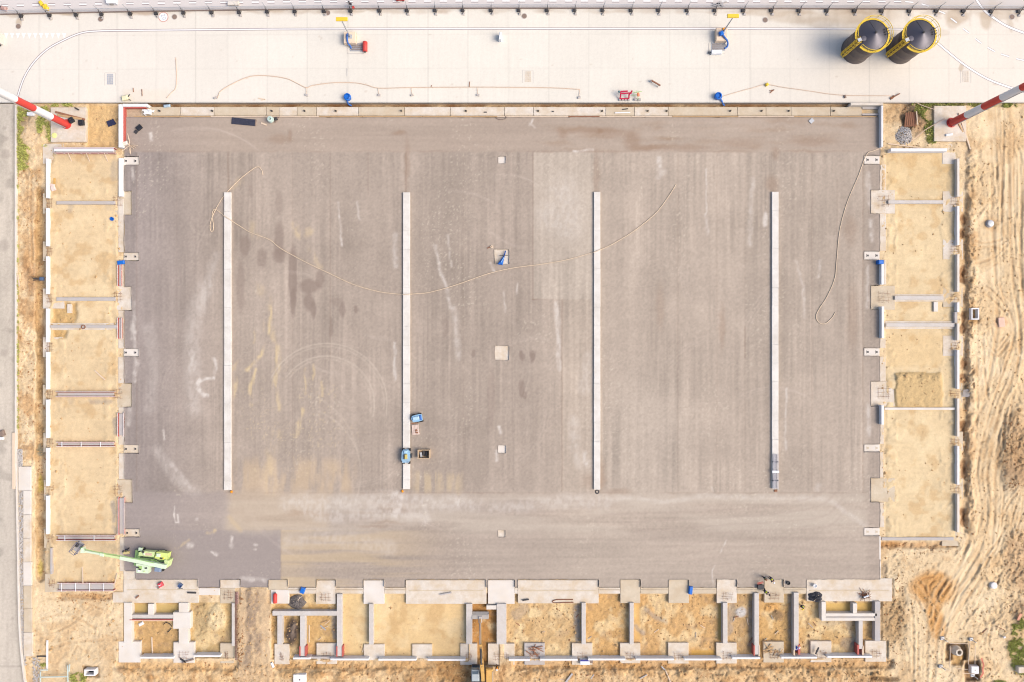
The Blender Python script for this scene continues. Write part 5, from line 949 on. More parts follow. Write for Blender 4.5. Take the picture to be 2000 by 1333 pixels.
for q in range(420):
    a, r = rs.uniform(0, 6.283), math.sqrt(rs.random())*1.35; b.rock((r*math.cos(a), r*math.sin(a)*1.05, .5*(1-(r/1.4)**2)), rs.uniform(.07, .17), rs)
b.build('stones', 'stone', t)
# ------------------------------------------------------------------ lamp posts on ballast blocks
def lamp_post(bx, px, hgt, side, lb):
    x0, x1, y0, y1 = bx; zt = YZ+1.0
    c = ((WX(x0, zt)+WX(x1, zt))/2, (WY(y0, zt)+WY(y1, zt))/2, YZ); t = thing('lamp_post', lb, 'lamp post', c, 0, 'yellow lamp posts of the yard')
    wx, wy = (WX(x1, zt)-WX(x0, zt))/2, (WY(y0, zt)-WY(y1, zt))/2
    MB().box(-wx, wx, -wy, wy, 0, 1.0, .06).build('ballast_block', mat('tan ballast concrete', A(248, 222, 194), var=.1), t)
    ox = WX(px[0], zt)-c[0]; oy = WY(px[1], zt)-c[1]
    MB().tube([(ox, oy, 1.0), (ox, oy, hgt)], [.12, .08], 8).build('pole', 'steel', t); MB().box(ox-.3, ox+.3, oy-.3, oy+.3, 1.0, 1.06).build('base_plate', 'steel', t)
    h = MB().box(ox-.85, ox+.85, oy-.05, oy+.5, hgt-.05, hgt+.2, .06).build('lamp_head', 'yellow', t)
    MB().box(ox-.75, ox+.75, oy+.02, oy+.42, hgt-.11, hgt-.055).build('lamp_glass', 'whitep', h)
    return t, (ox, oy)
lamp_post((671, 694.5, 62, 84), (684, 72), 6.6, 1, 'yellow headed lamp post on a tan block beside the red tipped grating'); lamp_post((1399, 1421, 55, 79.5), (1413, 62), 5.9, 1, 'yellow headed lamp post on a tan block with an orange cap by the white cabinet')
tag(MB().obox(W(1414.5, 57, YZ+1.1), (.5, .4, .2), .4, .05).build('plug_box', 'orange'), 'small orange plug box on the block at the lamp post foot', 'plug box')
for pts, lb in (([(681, 66, 1.2), (678, 68, 1.2), (678, 76, 1.15), (679, 82, 1.12), (680, 86, .7), (684, 90, .3), (686, 95, .1)], 'blue hose hanging off the lamp block to the red tipped grating'), ([(1409, 65, 1.25), (1412, 69, 1.2), (1417, 75, 1.15), (1420.5, 80, .9), (1421.5, 86, .4), (1420, 92, .1), (1415, 95, .08)], 'blue hose curving off the lamp block to the bare grating')):
    tag(MB().tube([W(x, y, YZ+z) for x, y, z in smooth_path(pts)], .13, 7).build('hose', 'bluehose', smooth=True), lb, 'hose')
tag(MB().obox(W(1409, 65.5, YZ+1.3), (.6, .6, .55), .4, .12).build('pump_box', 'blue'), 'blue pump box on the lamp block with the orange plug', 'pump')
for r, lb in (((685, 710, 86, 99.5), 'steel grating chamber beside the red barrel and lamp post'), ((1390.5, 1415, 85, 98.5), 'bare steel grating chamber above the white cabinet')):
    t = thing('grating', lb, 'grating', W((r[0]+r[1])/2, (r[2]+r[3])/2, YZ)); x0, x1, y0, y1 = WX(r[0], YZ), WX(r[1], YZ), WY(r[3], YZ), WY(r[2], YZ); cx_, cy_ = t.location[:2]
    b = MB().box(x0-cx_, x1-cx_, y0-cy_, y1-cy_, .005, .012); b.build('chamber_floor', 'iron', t)
    b = MB()
    for x in np.arange(x0, x1, .16): b.box(x-cx_, x-cx_+.05, y0-cy_, y1-cy_, .02, .06)
    for y in np.arange(y0, y1, .32): b.box(x0-cx_, x1-cx_, y-cy_, y-cy_+.04, .015, .055)
    b.build('bar_grid', 'grate', t); f_ = MB()
    for q in ((x0-.1, x1+.1, y0-.1, y0-.01), (x0-.1, x1+.1, y1+.01, y1+.1), (x0-.1, x0-.01, y0, y1), (x1+.01, x1+.1, y0, y1)): f_.box(q[0]-cx_, q[1]-cx_, q[2]-cy_, q[3]-cy_, .0, .07)
    f_.build('frame', 'steel', t)
    f_ = MB(); X0, X1, Y0, Y1 = x0-.55, x1+.1, y0-.5, y1+.0
    f_.box(X0-cx_, X0+.05-cx_, Y0-cy_, Y1-cy_, .0, .03).box(X0+.06-cx_, X1-cx_, Y0-cy_, Y0+.05-cy_, .0, .03); f_.build('slab_joint', 'conc_grey', t)
t = thing('barrel', 'red barrel lying at the end of the steel grating', 'barrel', W(714, 93.5, YZ)); MB().tube([(0, -.75, .4), (0, -.7, .4), (0, .72, .4), (0, .78, .4)], [.28, .38, .38, .28], 18).build('barrel_body', 'redp', t, True); MB().tube([(0, -.95, .4), (0, -.74, .4)], .1, 8).build('bung', 'dark', t)
t = thing('cabinet', 'white cabinet with dark hitch lying below the bare grating', 'cabinet', W(1398, 104.5, YZ)); MB().box(-.8, .8, -.3, .3, 0, .7, .05).build('cabinet_body', 'whitep', t); MB().beam((-.8, 0, .3), (-1.25, -.1, .2), .1, .1).beam((-1.25, -.1, .2), (-1.1, .25, .2), .08, .08).build('hitch', 'dark', t)
t = thing('cabinet', 'tall white cabinet standing alone in the middle of the yard', 'cabinet', W(977.5, 76, YZ), -.12); MB().box(-.2, .2, -.55, .55, 0, 1.2, .05).build('cabinet_body', 'whitep', t); MB().box(-.23, -.2, -.45, .45, .1, 1.0).build('door', 'conc_grey', t)
t = thing('cabinet', 'cream box cut by the frame edge beside the row of white triangles', 'cabinet', W(2, 80, YZ)); MB().box(-1.2, .45, -.7, .9, 0, .9, .06).build('cabinet_body', 'conc_clean', t); MB().box(-.6, .1, -.9, -.7, .1, .5).build('vent', 'dark', t)
# manholes, gullies
def manhole(px, py, lb, m='iron', r=.42, z=YZ):
    t = thing('manhole_cover', lb, 'manhole', W(px, py, z)); MB().lathe((0, 0, 0), [(r, .0), (r, .03), (r-.07, .035), (r-.07, .02)], 24, False, False).build('frame', 'conc_grey', t)
    b = MB().lathe((0, 0, 0), [(r-.075, .0), (r-.075, .024)], 24)
    for q in range(-2, 3): b.box(-math.sqrt(max(.01, (r-.1)**2-(q*.12)**2)), math.sqrt(max(.01, (r-.1)**2-(q*.12)**2)), q*.12-.02, q*.12+.02, .02, .032)
    b.build('lid', m, t)
for k, (x, y, lb) in enumerate(((36, 52, 'brown manhole cover with a silt tail above the white triangles'), (196.5, 38, 'brown manhole cover beside the fence between triangles and round sign'), (341, 33.5, 'brown manhole cover beside the round painted sign'), (640, 25.5, 'manhole cover tucked behind a fence foot by the yellow lamp'), (1024, 32, 'manhole cover below the fence above the tall white cabinet'), (1494.5, 39.5, 'tan manhole cover between a yellow lamp and the damp stains'), (1976.5, 33.5, 'manhole cover beyond the solid curved line at the frame edge'))):
    manhole(x, y, lb, 'iron', .44)
def gully(px, py, lb, c):
    t = thing('drain_cover', lb, 'drain cover', W(px, py, YZ)); b = MB()
    for i in range(6):
        for j in range(4): b.box(-.5+j*.25+.02, -.25+j*.25-.02, -.85+i*.28+.02, -.57+i*.28-.02, .0, .02)
    b.build('grid_cover', c, t); MB().box(-.85, -.8, -1.0, 1.0, 0, .01).box(.8, .85, -1.0, 1.0, 0, .01).box(-.79, .79, .97, 1.0, 0, .01).build('slab_joint', 'conc_grey', t)
gully(215, 155, 'grey gridded drain cover near the curved line and mast', 'grate'); gully(1031, 150, 'faint pale drain cover below the tall white cabinet', 'conc'); gully(1886, 150, 'faint pale drain cover beside the thin curved line', 'conc')
# painted speed sign on the yard
t = struct(MB().lathe(W(319, 33.5, YZ+.005), [(.66, 0)], 40, True, False).build('road_marking', 'mark'))
b = MB(); c = W(319, 33.5, YZ+.01)
for k in range(48):
    a0, a1 = 2*math.pi*k/48, 2*math.pi*(k+1)/48; b.add([(c[0]+r*math.cos(a), c[1]+r*math.sin(a), c[2]) for a, r in ((a0, .66), (a0, .8), (a1, .8), (a1, .66))], [(0, 1, 2, 3)])
struct(b.build('road_marking', mat('faded red road paint', A(222, 172, 160))))
fc = bpy.data.curves.new('number', 'FONT'); fc.body = '20'; fc.size = .95; fc.align_x = 'CENTER'; fc.align_y = 'CENTER'; fo = bpy.data.objects.new('number', fc); col.objects.link(fo)
dg = bpy.context.evaluated_depsgraph_get(); me = bpy.data.meshes.new_from_object(fo.evaluated_get(dg)); bpy.data.objects.remove(fo)
o = struct(bpy.data.objects.new('road_marking', me)); col.objects.link(o); me.materials.clear(); me.materials.append(mat('faded blue grey road paint', A(196, 200, 218))); o.location = (c[0], c[1], c[2]+.004); o.rotation_euler = (0, 0, -1.2)
# ------------------------------------------------------------------ cords and small kit on the yard
for pts, lb, r in (([(425, 192), (427, 186), (431, 178), (452, 165), (478, 153), (500, 148), (530, 149), (560, 154), (580, 163), (598, 171.5), (612, 167), (650, 162), (690, 162), (715, 166), (740, 172.5), (800, 171.5), (920, 170.5), (1000, 171), (1080, 172), (1132, 175)], 'long brown cord laid in scallops along the yard', .055),
                   ([(343, 113), (344, 130), (345, 150), (343, 172), (336, 180), (325, 192)], 'short brown cord lying by itself near the gridded drain', .05), ([(1407, 190), (1440, 180), (1470, 172), (1496, 165.5), (1530, 171), (1580, 178), (1620, 184), (1660, 187), (1740, 187.5)], 'thin pinkish cord from the blue pump to the brown hand tool', .045)):
    tag(MB().tube([W(x, y, YZ+.06) for x, y in smooth_path(pts, 5)], r, 5).build('cord', 'cable', smooth=True), lb, 'cord')
st = None
for k, (x, y, x1, y1) in enumerate(((598, 171.5, 599, 186.5), (738, 172, 740.5, 186.5), (803, 171.5, 805, 186.5), (932, 171, 933.5, 186.5), (1132, 175, 1131, 191), (424.5, 188, 421, 192))):
    t = thing('cord_weight', ('cord tail with stone weight where two scallops meet', 'cord tail with stone weight where the scallops end', 'cord tail with stone weight, first on the straight cord', 'cord tail with stone weight below the upright tick', 'cord tail with weight nearest the red cart', 'cord tail at the start of the scalloped cord')[k], 'cord weight', W(x1, y1, YZ), 0, 'weights holding the yard cord')
    MB().obox((0, 0, .1), (.5, .3, .2), rr.uniform(-.3, .3), .04).build('weight', 'conc_grey', t); d_ = Vector(W(x, y, YZ))-Vector(W(x1, y1, YZ)); MB().tube([(0, 0, .12), (d_.x, d_.y, .06)], .03, 5).build('tail', 'cable', t)
for k, (x, y, y1) in enumerate(((917.5, 160, 170), (843, 167, 170))): tag(MB().tube([W(x, y, YZ+.05), W(x-1, y1, YZ+.05)], .06, 5).build('cord_end', 'rust'), ('upright rusty tick off the straight cord below the white cabinet side', 'tiny rusty tick off the straight cord')[k], 'cord end')
tag(MB().tube([W(678, 134, YZ+.04), W(678, 149, YZ+.04)], .04, 5).build('bar', 'steel'), 'thin steel bar lying on a slab joint below the barrel', 'steel bar')
def pump(px, py, pts, lb):
    t = thing('pump', lb, 'pump', W(px, py, YZ), .2); MB().lathe((0, 0, 0), [(.5, 0), (.55, .2), (.55, .7), (.4, .8), (.36, .6)], 18, True).build('tub', 'blue', t); MB().obox((.3, -.3, .5), (.4, .3, .5), .3, .05).build('motor', 'bluehose', t)
    tag(MB().tube([W(*q) for q in smooth_path(pts)], .13, 7).build('hose', 'bluehose', smooth=True), 'blue hose from the %s into the yard trench' % ('pump near the red cart' if px > 1000 else 'tub below the barrel'), 'hose')
pump(680, 192, [(679, 196, .5), (679, 200, .3), (681, 204, -.3), (687, 207, -.5)], 'blue tub pump at the yard edge below the red barrel'); pump(1401, 190, [(1407, 193, .4), (1410, 198, .3), (1412, 203, -.3), (1415, 207, -.5)], 'blue tub pump at the yard edge beyond the red cart')
# red cart, green hand truck, fallen post, small tools
t = thing('frame_cart', 'red tube frame cart on grey rollers beside the yard trench', 'cart', W(1220, 193, YZ)); b = MB()
for p0, p1 in (((-.75, -.1, .2), (-.75, .45, .95)), ((.6, -.1, .2), (.55, .45, .95)), ((-.75, .45, .95), (.95, .55, 1.0)), ((-.75, -.1, .2), (.6, -.1, .2)), ((.55, .3, .8), (1.0, .85, 1.2)), ((-.75, .75, 1.05), (.3, .8, 1.05)), ((-.75, .45, .95), (-.75, .8, 1.05))): b.beam(p0, p1, .2, .14)
b.build('cart_frame', mat('crimson frame paint', A(206, 40, 76), rough=.4), t)
for k, x in enumerate((-.75, -.3, .15, .6)): MB().tube([(x-.14, -.25, .14), (x+.14, -.25, .14)], .14, 10).build('roller', 'conc_grey', t)
MB().obox((-1.0, .75, 1.0), (.3, .25, .3), 0, .05).build('control_box', mat('teal box', A(90, 130, 136)), t)
t = thing('hand_truck', 'green hand truck with an orange box beside the red cart', 'hand truck', W(1245, 193, YZ)); b = MB()
b.beam((-1.0, .35, .5), (.2, .4, .6), .08, .08).beam((-1.0, .75, .9), (.1, .6, .8), .08, .08).beam((0, .7, .9), (0, -.2, .3), .09, .09).beam((-.45, .85, 1.0), (.5, .75, 1.0), .08, .06); b.build('truck_frame', 'greend', t)
MB().obox((.0, .4, .75), (.35, .55, .3), .1, .05).build('load_box', mat('orange box', A(246, 150, 110)), t)
for x in (-.3, .3): MB().tube([(x-.2, -.2, .18), (x+.2, -.2, .18)], .18, 12).build('wheel', 'conc_grey', t)
t = thing('fallen_post', 'dark timber post on a small stand between the red cart and blue pump', 'post', W(1279, 164, YZ)); MB().beam((-.6, .35, .45), (.75, -.5, .6), .2, .16).build('post', 'woodred', t); MB().beam((-.6, .35, .0), (-.6, .35, .5), .3, .3).beam((.4, -.55, 0), (.45, -.35, .5), .1, .1).build('stand', 'conc_grey', t)
t = thing('floor_jack', 'brown hand tool with forked end lying above the yard edge', 'hand tool', W(1746, 190, YZ)); MB().beam((-.5, -.25, .12), (.85, .5, .15), .14, .12).build('shaft', 'woodred', t); MB().beam((-.6, -.3, .1), (-.2, -.05, .14), .35, .14).beam((-.2, .2, .1), (.1, .0, .12), .12, .1).build('head', 'rust', t)
tag(MB().obox(W(1498, 165.5, YZ+.2), (.45, .4, .4), .5, .08).build('cable_drum', 'yellow'), 'small yellow drum where the pinkish cord peaks', 'drum'); tag(MB().beam(W(1504, 182, YZ+.06), W(1512, 175.5, YZ+.06), .12, .1).beam(W(1503, 178, YZ+.06), W(1512, 176, YZ+.06), .1, .1).build('angle_bracket', 'woodred'), 'small brown angle bracket below the yellow drum', 'bracket')
tag(MB().obox(W(1650.5, 189, YZ+.12), (.3, .45, .24), .3, .05).build('cord_reel', 'iron'), 'small brown reel on the pinkish cord beside the yard edge', 'reel')
tag(MB().obox(W(511, 193.5, YZ+.05), (1.1, .12, .08), -.15).obox(W(514, 195.5, YZ+.05), (.7, .1, .08), .1).build('batten', 'woodpale'), 'pale battens crossing at the yard edge under the scalloped cord', 'batten')
# ------------------------------------------------------------------ fence along the yard
fx = [43, 98, 150, 200, 256, 306, 360, 414, 468, 523, 577, 634, 686, 742, 796, 851, 905, 960, 1014, 1069, 1123, 1178, 1233, 1287, 1342, 1397, 1452, 1507, 1561, 1615, 1669, 1722, 1776, 1829, 1882, 1936, 1990]
ft = thing('mesh_fence', 'long pale mesh fence separating the yard from the street', 'fence', W(1000, 17, YZ))
mesh_m = bpy.data.materials.new('fence mesh'); mesh_m.use_nodes = True; n_, l_ = mesh_m.node_tree.nodes, mesh_m.node_tree.links
tr = n_.new('ShaderNodeBsdfTransparent'); ms = n_.new('ShaderNodeMixShader'); ms.inputs[0].default_value = .22; pb = n_['Principled BSDF']; pb.inputs['Base Color'].default_value = (*A(170, 168, 170), 1)
l_.new(tr.outputs[0], ms.inputs[1]); l_.new(pb.outputs[0], ms.inputs[2]); l_.new(ms.outputs[0], n_['Material Output'].inputs['Surface']); M['mesh'] = mesh_m
ext = [-66, -11]+fx+[2045, 2100]
for a, c_ in zip(ext[:-1], ext[1:]):
    p0, p1 = Vector(W(a, fy(a), YZ)), Vector(W(c_, fy(c_), YZ))
    b = MB(); up = Vector((0, 0, 1)); b.add([p0+up*.15, p1+up*.15, p1+up*1.3, p0+up*1.3], [(0, 1, 2, 3)]); q = kid(b, 'mesh_panel', 'mesh', ft)
    b = MB().beam(p0+up*1.32, p1+up*1.32, .05, .05).beam(p0+up*.75, p1+up*.75, .03, .03); kid(b, 'top_rail', 'steel', ft)
    kid(MB().beam(p0+up*.08, p1+up*.08, .16, .16), 'bottom_rail', 'iron', ft)
fs = None
for x in fx:
    c = W(x, fy(x)+1, YZ)
    if fs is None:
        fs = thing('fence_support', 'dark braced fence post with ballast foot in the yard fence row', 'fence post', c, 0, 'braced posts along the yard fence')
        MB().beam((0, .06, 0), (0, .06, 2.6), .06, .06).build('post', 'steel', fs)
        MB().beam((-.05, -.85, .1), (-.05, .02, 1.2), .07, .06).beam((.05, -.85, .1), (.3, -.1, .12), .05, .05).build('brace', 'dark', fs)
        MB().box(-.35, .12, -.5, -.02, 0, .24, .03).build('ballast_block', 'dark', fs); MB().box(-.1, .3, -1.0, -.6, 0, .14, .03).build('foot_block', 'conc_grey', fs)
    else: dup(fs, c, rr.uniform(-.12, .12)-(x-1000)/9000)
# street-side odds by the fence
t = thing('street_bag', 'yellow crumpled bag on the street behind the fence near the triangles', 'bag', W(88, 13, YZ)); b = MB().obox((-.5, .4, .25), (.5, .7, .5), .6, .15).obox((.1, -.1, .25), (.7, .5, .5), .5, .15).obox((.35, -.4, .25), (.6, .5, .45), -.2, .15); b.build('bag_body', 'yellow', t)
t = thing('street_cabinet', 'white slant ended box on the street dashes behind the fence', 'cabinet', W(220, 5, YZ)); MB().prism([(-.85, .45), (.75, .4), (.8, -.4), (-.6, -.45)], 0, .7).build('cabinet_body', 'whitep', t); MB().box(-.3, .3, -.49, -.45, .1, .5).build('door', 'conc_grey', t)
t = thing('street_cabinet', 'pale flat box on the street dashes further along behind the fence', 'cabinet', W(457, 9, YZ)); MB().box(-.85, .85, -.3, .3, 0, .5, .05).build('cabinet_body', 'conc_clean', t); MB().box(-.5, .5, -.33, -.3, .1, .4).build('door', 'conc_grey', t)
t = thing('street_barrier', 'bright red barrier on the street cut by the top edge', 'barrier', W(782, -1, YZ)); MB().box(-.65, .65, -.3, .3, .1, .8, .12).build('barrier_body', 'redp', t); MB().box(-.6, -.3, -.35, .35, 0, .12).box(.3, .6, -.35, .35, 0, .12).build('foot', 'black', t)
t = thing('sand_bag', 'dull pink sack with dark mouth on the street at the frame corner', 'sack', W(9, 18, YZ)); MB().obox((0, 0, .25), (.9, .6, .5), -.3, .18).build('sack_body', mat('pink sack', A(196, 160, 152)), t); MB().obox((-.4, .2, .3), (.35, .3, .3), 0, .08).build('mouth', 'dark', t)
t = thing('scrap_heap', 'grey scrap pile behind the fence above a yellow lamp', 'scrap heap', W(1406, 9, YZ)); b = MB()
for q in range(10): b.obox((rr.uniform(-.9, .9), rr.uniform(-.3, .3), .15), (rr.uniform(.4, 1.0), .15, .15), rr.uniform(-.4, .6))
b.build('scrap', 'conc_grey', t)
# ------------------------------------------------------------------ boom lift
def mat4(t): return t
bl = thing('boom_lift', 'lime green boom lift with its long arm reaching over the sand bay', 'boom lift', W(300, 1091, 0), math.radians(-7))
MB().box(-2.3, 2.3, -1.05, 1.05, .45, 1.0, .08).box(-2.6, -2.2, -1.2, 1.2, .5, .85, .06).build('chassis', 'greend', bl)
whl = MB().tube([(0, -.2, 0), (0, .2, 0)], .5, 20).build('wheel', 'rubber', bl); MB().tube([(0, -.23, 0), (0, .23, 0)], .24, 12).build('rim', 'green', whl); whl.location = (-1.7, -1.35, .5)
for x, y in ((1.6, -1.35), (-1.7, 1.35), (1.6, 1.35)): w2 = dup(whl, None, parent=bl); w2.location = (x, y, .5); w2.parent = bl
MB().prism([(-1.9, -.35), (2.75, -.2), (3.05, .5), (2.9, 1.25), (-.4, 1.25), (-1.9, .9)], 1.0, 1.35).build('turntable', 'greend', bl)
MB().prism([(-1.75, -.45), (.25, -.55), (.3, -1.75), (-1.5, -1.85)], .95, 1.9).build('engine_cover', 'greenpale', bl)
MB().box(-1.35, -.75, -1.35, -.75, 1.9, 1.93).build('cover_vent', 'greend', bl)
MB().prism([(-1.55, .75), (.85, .85), (.9, 1.65), (-.9, 1.55), (-1.5, 1.3)], .95, 1.85).build('battery_cover', 'green', bl)
MB().prism([(-.8, .95), (.5, 1.0), (.5, 1.4), (-.6, 1.35)], 1.852, 1.9).build('tool_tray', mat('dusty pink tray', A(226, 200, 176)), bl)
MB().prism([(1.0, .6), (2.95, .65), (3.05, 1.75), (1.2, 1.7)], .95, 2.0).build('hydraulic_cover', mat('yellow green cover', A(222, 238, 140), rough=.4), bl)
MB().prism([(2.35, -.7), (3.15, -.45), (3.35, .7), (2.7, .75)], .7, 2.2).build('counterweight', 'green', bl)
MB().box(.95, 1.9, -1.5, -.75, 1.0, 1.5, .1).build('fuel_tank', mat('blue grey tank', A(140, 156, 184), rough=.4), bl)
MB().beam((2.7, -.2, 2.3), (.6, .35, 2.0), .3, .3).build('lift_cylinder', 'greend', bl)
for k, q in enumerate(((1.6, 1.3, 2.0), (-1.6, 1.6, 1.2))): MB().box(q[0]-.3, q[0]+.3, q[1]-.25, q[1]+.25, q[2], q[2]+.2, .05).build('junction_box', 'greenpale', bl)
q9 = random.Random(41)
for k in range(16):
    x, y, z = q9.choice(((q9.uniform(-1.4, .2), q9.uniform(-1.6, -.7), 1.9), (q9.uniform(-1.2, .7), q9.uniform(.9, 1.5), 1.86), (q9.uniform(1.3, 2.8), q9.uniform(.75, 1.5), 2.0), (q9.uniform(2.5, 3.1), q9.uniform(-.4, .6), 2.2), (q9.uniform(-1.7, -.6), q9.uniform(.0, .7), 1.35)))
    MB().obox((x, y, z+.06), (q9.uniform(.15, .45), q9.uniform(.1, .3), .14), q9.uniform(-.3, .3), .02).build('fitting_box', q9.choice(('greend', 'dark', 'whitep', 'green', 'greenpale', 'yellow')), bl)
for k in range(3): MB().tube([(2.6, -.1+.12*k, 2.25), (1.4, .5+.1*k, 2.15), (.2, .55+.08*k, 1.95), (-1.2, .4+.1*k, 1.5)], .035, 5).build('hydraulic_hose', 'dark' if k else 'greend', bl)
P = lambda px, py, z: Vector(W(px, py, z))
def bk(b, name, m, smooth=False): return kid(b, name, m, bl, smooth)
bk(MB().beam(P(325, 1107, 2.5), P(235, 1089.5, 2.7), .62, .55, .5, .45), 'base_boom', 'greenpale')
bk(MB().beam(P(240, 1090.5, 2.7), P(198, 1083, 2.75), .36, .34, .32, .3), 'mid_boom', 'green')
bk(MB().obox(P(200, 1083.5, 2.76), (.6, .48, .45), -.17, .04), 'boom_collar', 'greenpale')
bk(MB().beam(P(199, 1083, 2.75), P(167, 1077, 2.7), .28, .26), 'fly_boom', 'greenpale')
bk(MB().prism([(P(*q, 2.7).x, P(*q, 2.7).y) for q in ((160, 1070), (164, 1069), (167.5, 1079.5), (158.5, 1079.5))], 2.3, 2.95), 'jib_head', 'greenpale')
bk(MB().beam(P(162, 1074, 2.2), P(158, 1069, 1.8), .3, .3), 'jib', 'greend')
b = MB(); c = P(154, 1069, 1.4); 
b.obox((c.x, c.y, 1.35), (1.7, .9, .06), .9)
bsk = bk(b, 'basket', 'conc_grey'); b = MB(); R9 = Matrix.Rotation(.9, 4, 'Z')
cr = [R9 @ Vector(q) for q in ((-.85, -.45, 0), (.85, -.45, 0), (.85, .45, 0), (-.85, .45, 0))]
for z in (.55, 1.1): b.tube([c+q+Vector((0, 0, z)) for q in cr], .05, 5, True)
for q in cr: b.tube([c+q, c+q+Vector((0, 0, 1.1))], .05, 5)
o = b.build('basket_rail', mat('blue grey rail', A(120, 120, 140))); o.parent = bsk
o = MB().obox((c.x+.2, c.y+.5, 2.2), (.5, .35, .4), .9, .05).build('control_console', 'dark'); o.parent = bsk
bk(MB().tube([P(x, y, z) for x, y, z in smooth_path([(300, 1100, 2.85), (240, 1086.5, 2.95), (200, 1080.5, 2.95), (165, 1073, 2.9)])], .06, 5), 'power_cable', 'greend')
# ------------------------------------------------------------------ excavator
ex = thing('excavator', 'dusty yellow excavator reaching a wide bucket into the bay, cut by the lower edge', 'excavator', (-4.7, -53.2, -.5))
def ek(b, name, m, smooth=False): return kid(b, name, m, ex, smooth)
for x in (-6.0, -3.35):
    b = MB(); pr = [(-51.1, .15), (-50.85, .45), (-51.1, .85), (-55.1, .85), (-55.4, .45), (-55.1, .15)]
    vs = [(x-.32, y, z-.5) for y, z in pr]+[(x+.32, y, z-.5) for y, z in pr]; n = 6; b.add(vs, [tuple(range(n)), tuple(range(n, 2*n))[::-1]]+[(i, i+n, (i+1) % n+n, (i+1) % n) for i in range(n)])
    for k in range(18): b.box(x-.35, x+.35, -55.0+k*.22, -54.9+k*.22, .35, .41)
    for z in (.0,): pass
    ek(b, 'track', 'iron')
ek(MB().box(-6.0, -3.35, -53.8, -52.4, -.3, .3, .05), 'undercarriage', 'dark')
ek(MB().box(-6.15, -2.95, -54.8, -51.3, .45, 1.15, .08), 'house_deck', 'dark')
cb = ek(MB().box(-6.2, -5.0, -52.1, -50.35, .6, 2.45, .12), 'cab', mat('grey cab paint', A(186, 194, 196), rough=.4))
def ck(b, name, m): o = b.build(name, m); o.parent = cb; return o
ck(MB().box(-6.1, -5.1, -50.345, -50.3, 1.2, 2.3), 'windscreen', 'glass'); ck(MB().box(-6.05, -5.15, -50.95, -50.5, 2.46, 2.49), 'roof_hatch', 'glass'); ck(MB().box(-6.2, -5.0, -50.5, -50.1, .9, 1.2, .04), 'front_guard', 'dark')
ek(MB().box(-4.05, -2.95, -54.3, -50.5, 1.15, 1.9, .12), 'engine_hood', 'ochre'); ek(MB().box(-6.1, -3.0, -55.6, -54.3, .6, 1.8, .2), 'counterweight', 'ochre'); ek(MB().box(-3.0, -2.9, -53.5, -50.8, 1.85, 1.98), 'hand_rail', 'woodpale')
ek(MB().beam((-4.45, -52.2, 1.6), (-4.55, -48.5, 4.0), .5, .55, .5, .75), 'boom_base', 'ochre'); ek(MB().beam((-4.55, -48.5, 4.0), (-4.72, -45.9, 3.6), .48, .7, .38, .45), 'boom_tip', 'ochre')
ek(MB().beam((-4.7, -46.6, 4.0), (-4.93, -43.3, .3), .34, .55, .26, .3), 'stick', mat('worn tan stick paint', A(214, 172, 120), var=.2))
ek(MB().tube([(-4.3, -51.4, 1.3), (-4.42, -48.6, 3.3)], .11, 8).tube([(-4.7, -51.4, 1.3), (-4.75, -48.6, 3.3)], .11, 8), 'boom_cylinder', 'dark'); ek(MB().tube([(-4.6, -48.6, 4.5), (-4.7, -46.3, 4.35)], .12, 8), 'stick_cylinder', 'dark'); ek(MB().tube([(-4.85, -46.0, 3.6), (-4.95, -43.7, .9)], .09, 8), 'bucket_cylinder', 'steel')
for s_ in (-.12, .12): ek(MB().tube([(-4.4+s_, -51.9, 1.9), (-4.5+s_, -49, 4.1), (-4.65+s_, -46.6, 4.3), (-4.95+s_, -43.8, 1.0)], .04, 5), 'hydraulic_hose', 'rubber')
b = MB(); pr = [(0, .75), (.55, .6), (.95, .1), (.75, -.35), (.2, -.35), (.25, -.28), (.68, -.25), (.82, .1), (.5, .48), (0, .62)]
x0, x1 = -6.22, -3.66; o0 = len(b.v); vs = [(x0, -43.35+y, z-.45) for y, z in pr]+[(x1, -43.35+y, z-.45) for y, z in pr]; n = 10
b.add(vs, [(i, (i+1) % n, (i+1) % n+n, i+n) for i in range(n)]+[(0, 9, 8, 1), (1, 8, 7, 2), (2, 7, 6, 3), (3, 6, 5, 4), (10, 11, 18, 19), (11, 12, 17, 18), (12, 13, 16, 17), (13, 14, 15, 16)])
for x in (x0, x1): b.box(x-.03, x+.03, -43.3, -42.6, -.6, .1)
ek(b, 'bucket', mat('scuffed bucket steel', A(190, 182, 174), var=.2)); ek(MB().box(-5.22, -4.66, -43.9, -42.9, .05, .42, .06), 'quick_coupler', 'conc_grey')
# ------------------------------------------------------------------ small machines on the dark pad
md = thing('site_dumper', 'small light blue machine with black wheels beside the white strip', 'compactor', W(815, 817, 0), .16)
MB().prism([(-.85, .1), (-.65, .5), (.5, .62), (.85, .55), (.85, -.4), (.3, -.5), (-.6, -.45)], .25, .85).build('body', 'bluem', md); MB().box(-.6, .45, -.2, .35, .85, 1.1, .1).build('hood', mat('pale blue hood', A(190, 222, 244), rough=.4), md); MB().box(.5, .8, -.3, .45, .85, 1.0, .05).build('rear_panel', 'bluehose', md)
for x in (.15, .68): w_ = MB().tube([(x, -.66, .25), (x, -.42, .25)], .25, 14).build('wheel', 'rubber', md)
for x in (-.45, .55): MB().tube([(x, .5, .25), (x, .7, .25)], .25, 14).build('wheel', 'rubber', md)
tag(MB().beam(W(803, 828, .04), W(816, 826.5, .04), .12, .08).build('batten', 'woodred'), 'thin brown batten between the blue machine and the pallet', 'batten')
t = thing('pallet', 'pinkish wooden pallet with small offcuts beside the white strip', 'pallet', W(812, 839.5, 0), .09); b = MB()
for k in range(5): b.box(-.55+k*.22, -.36+k*.22, -.78, .78, .14, .18)
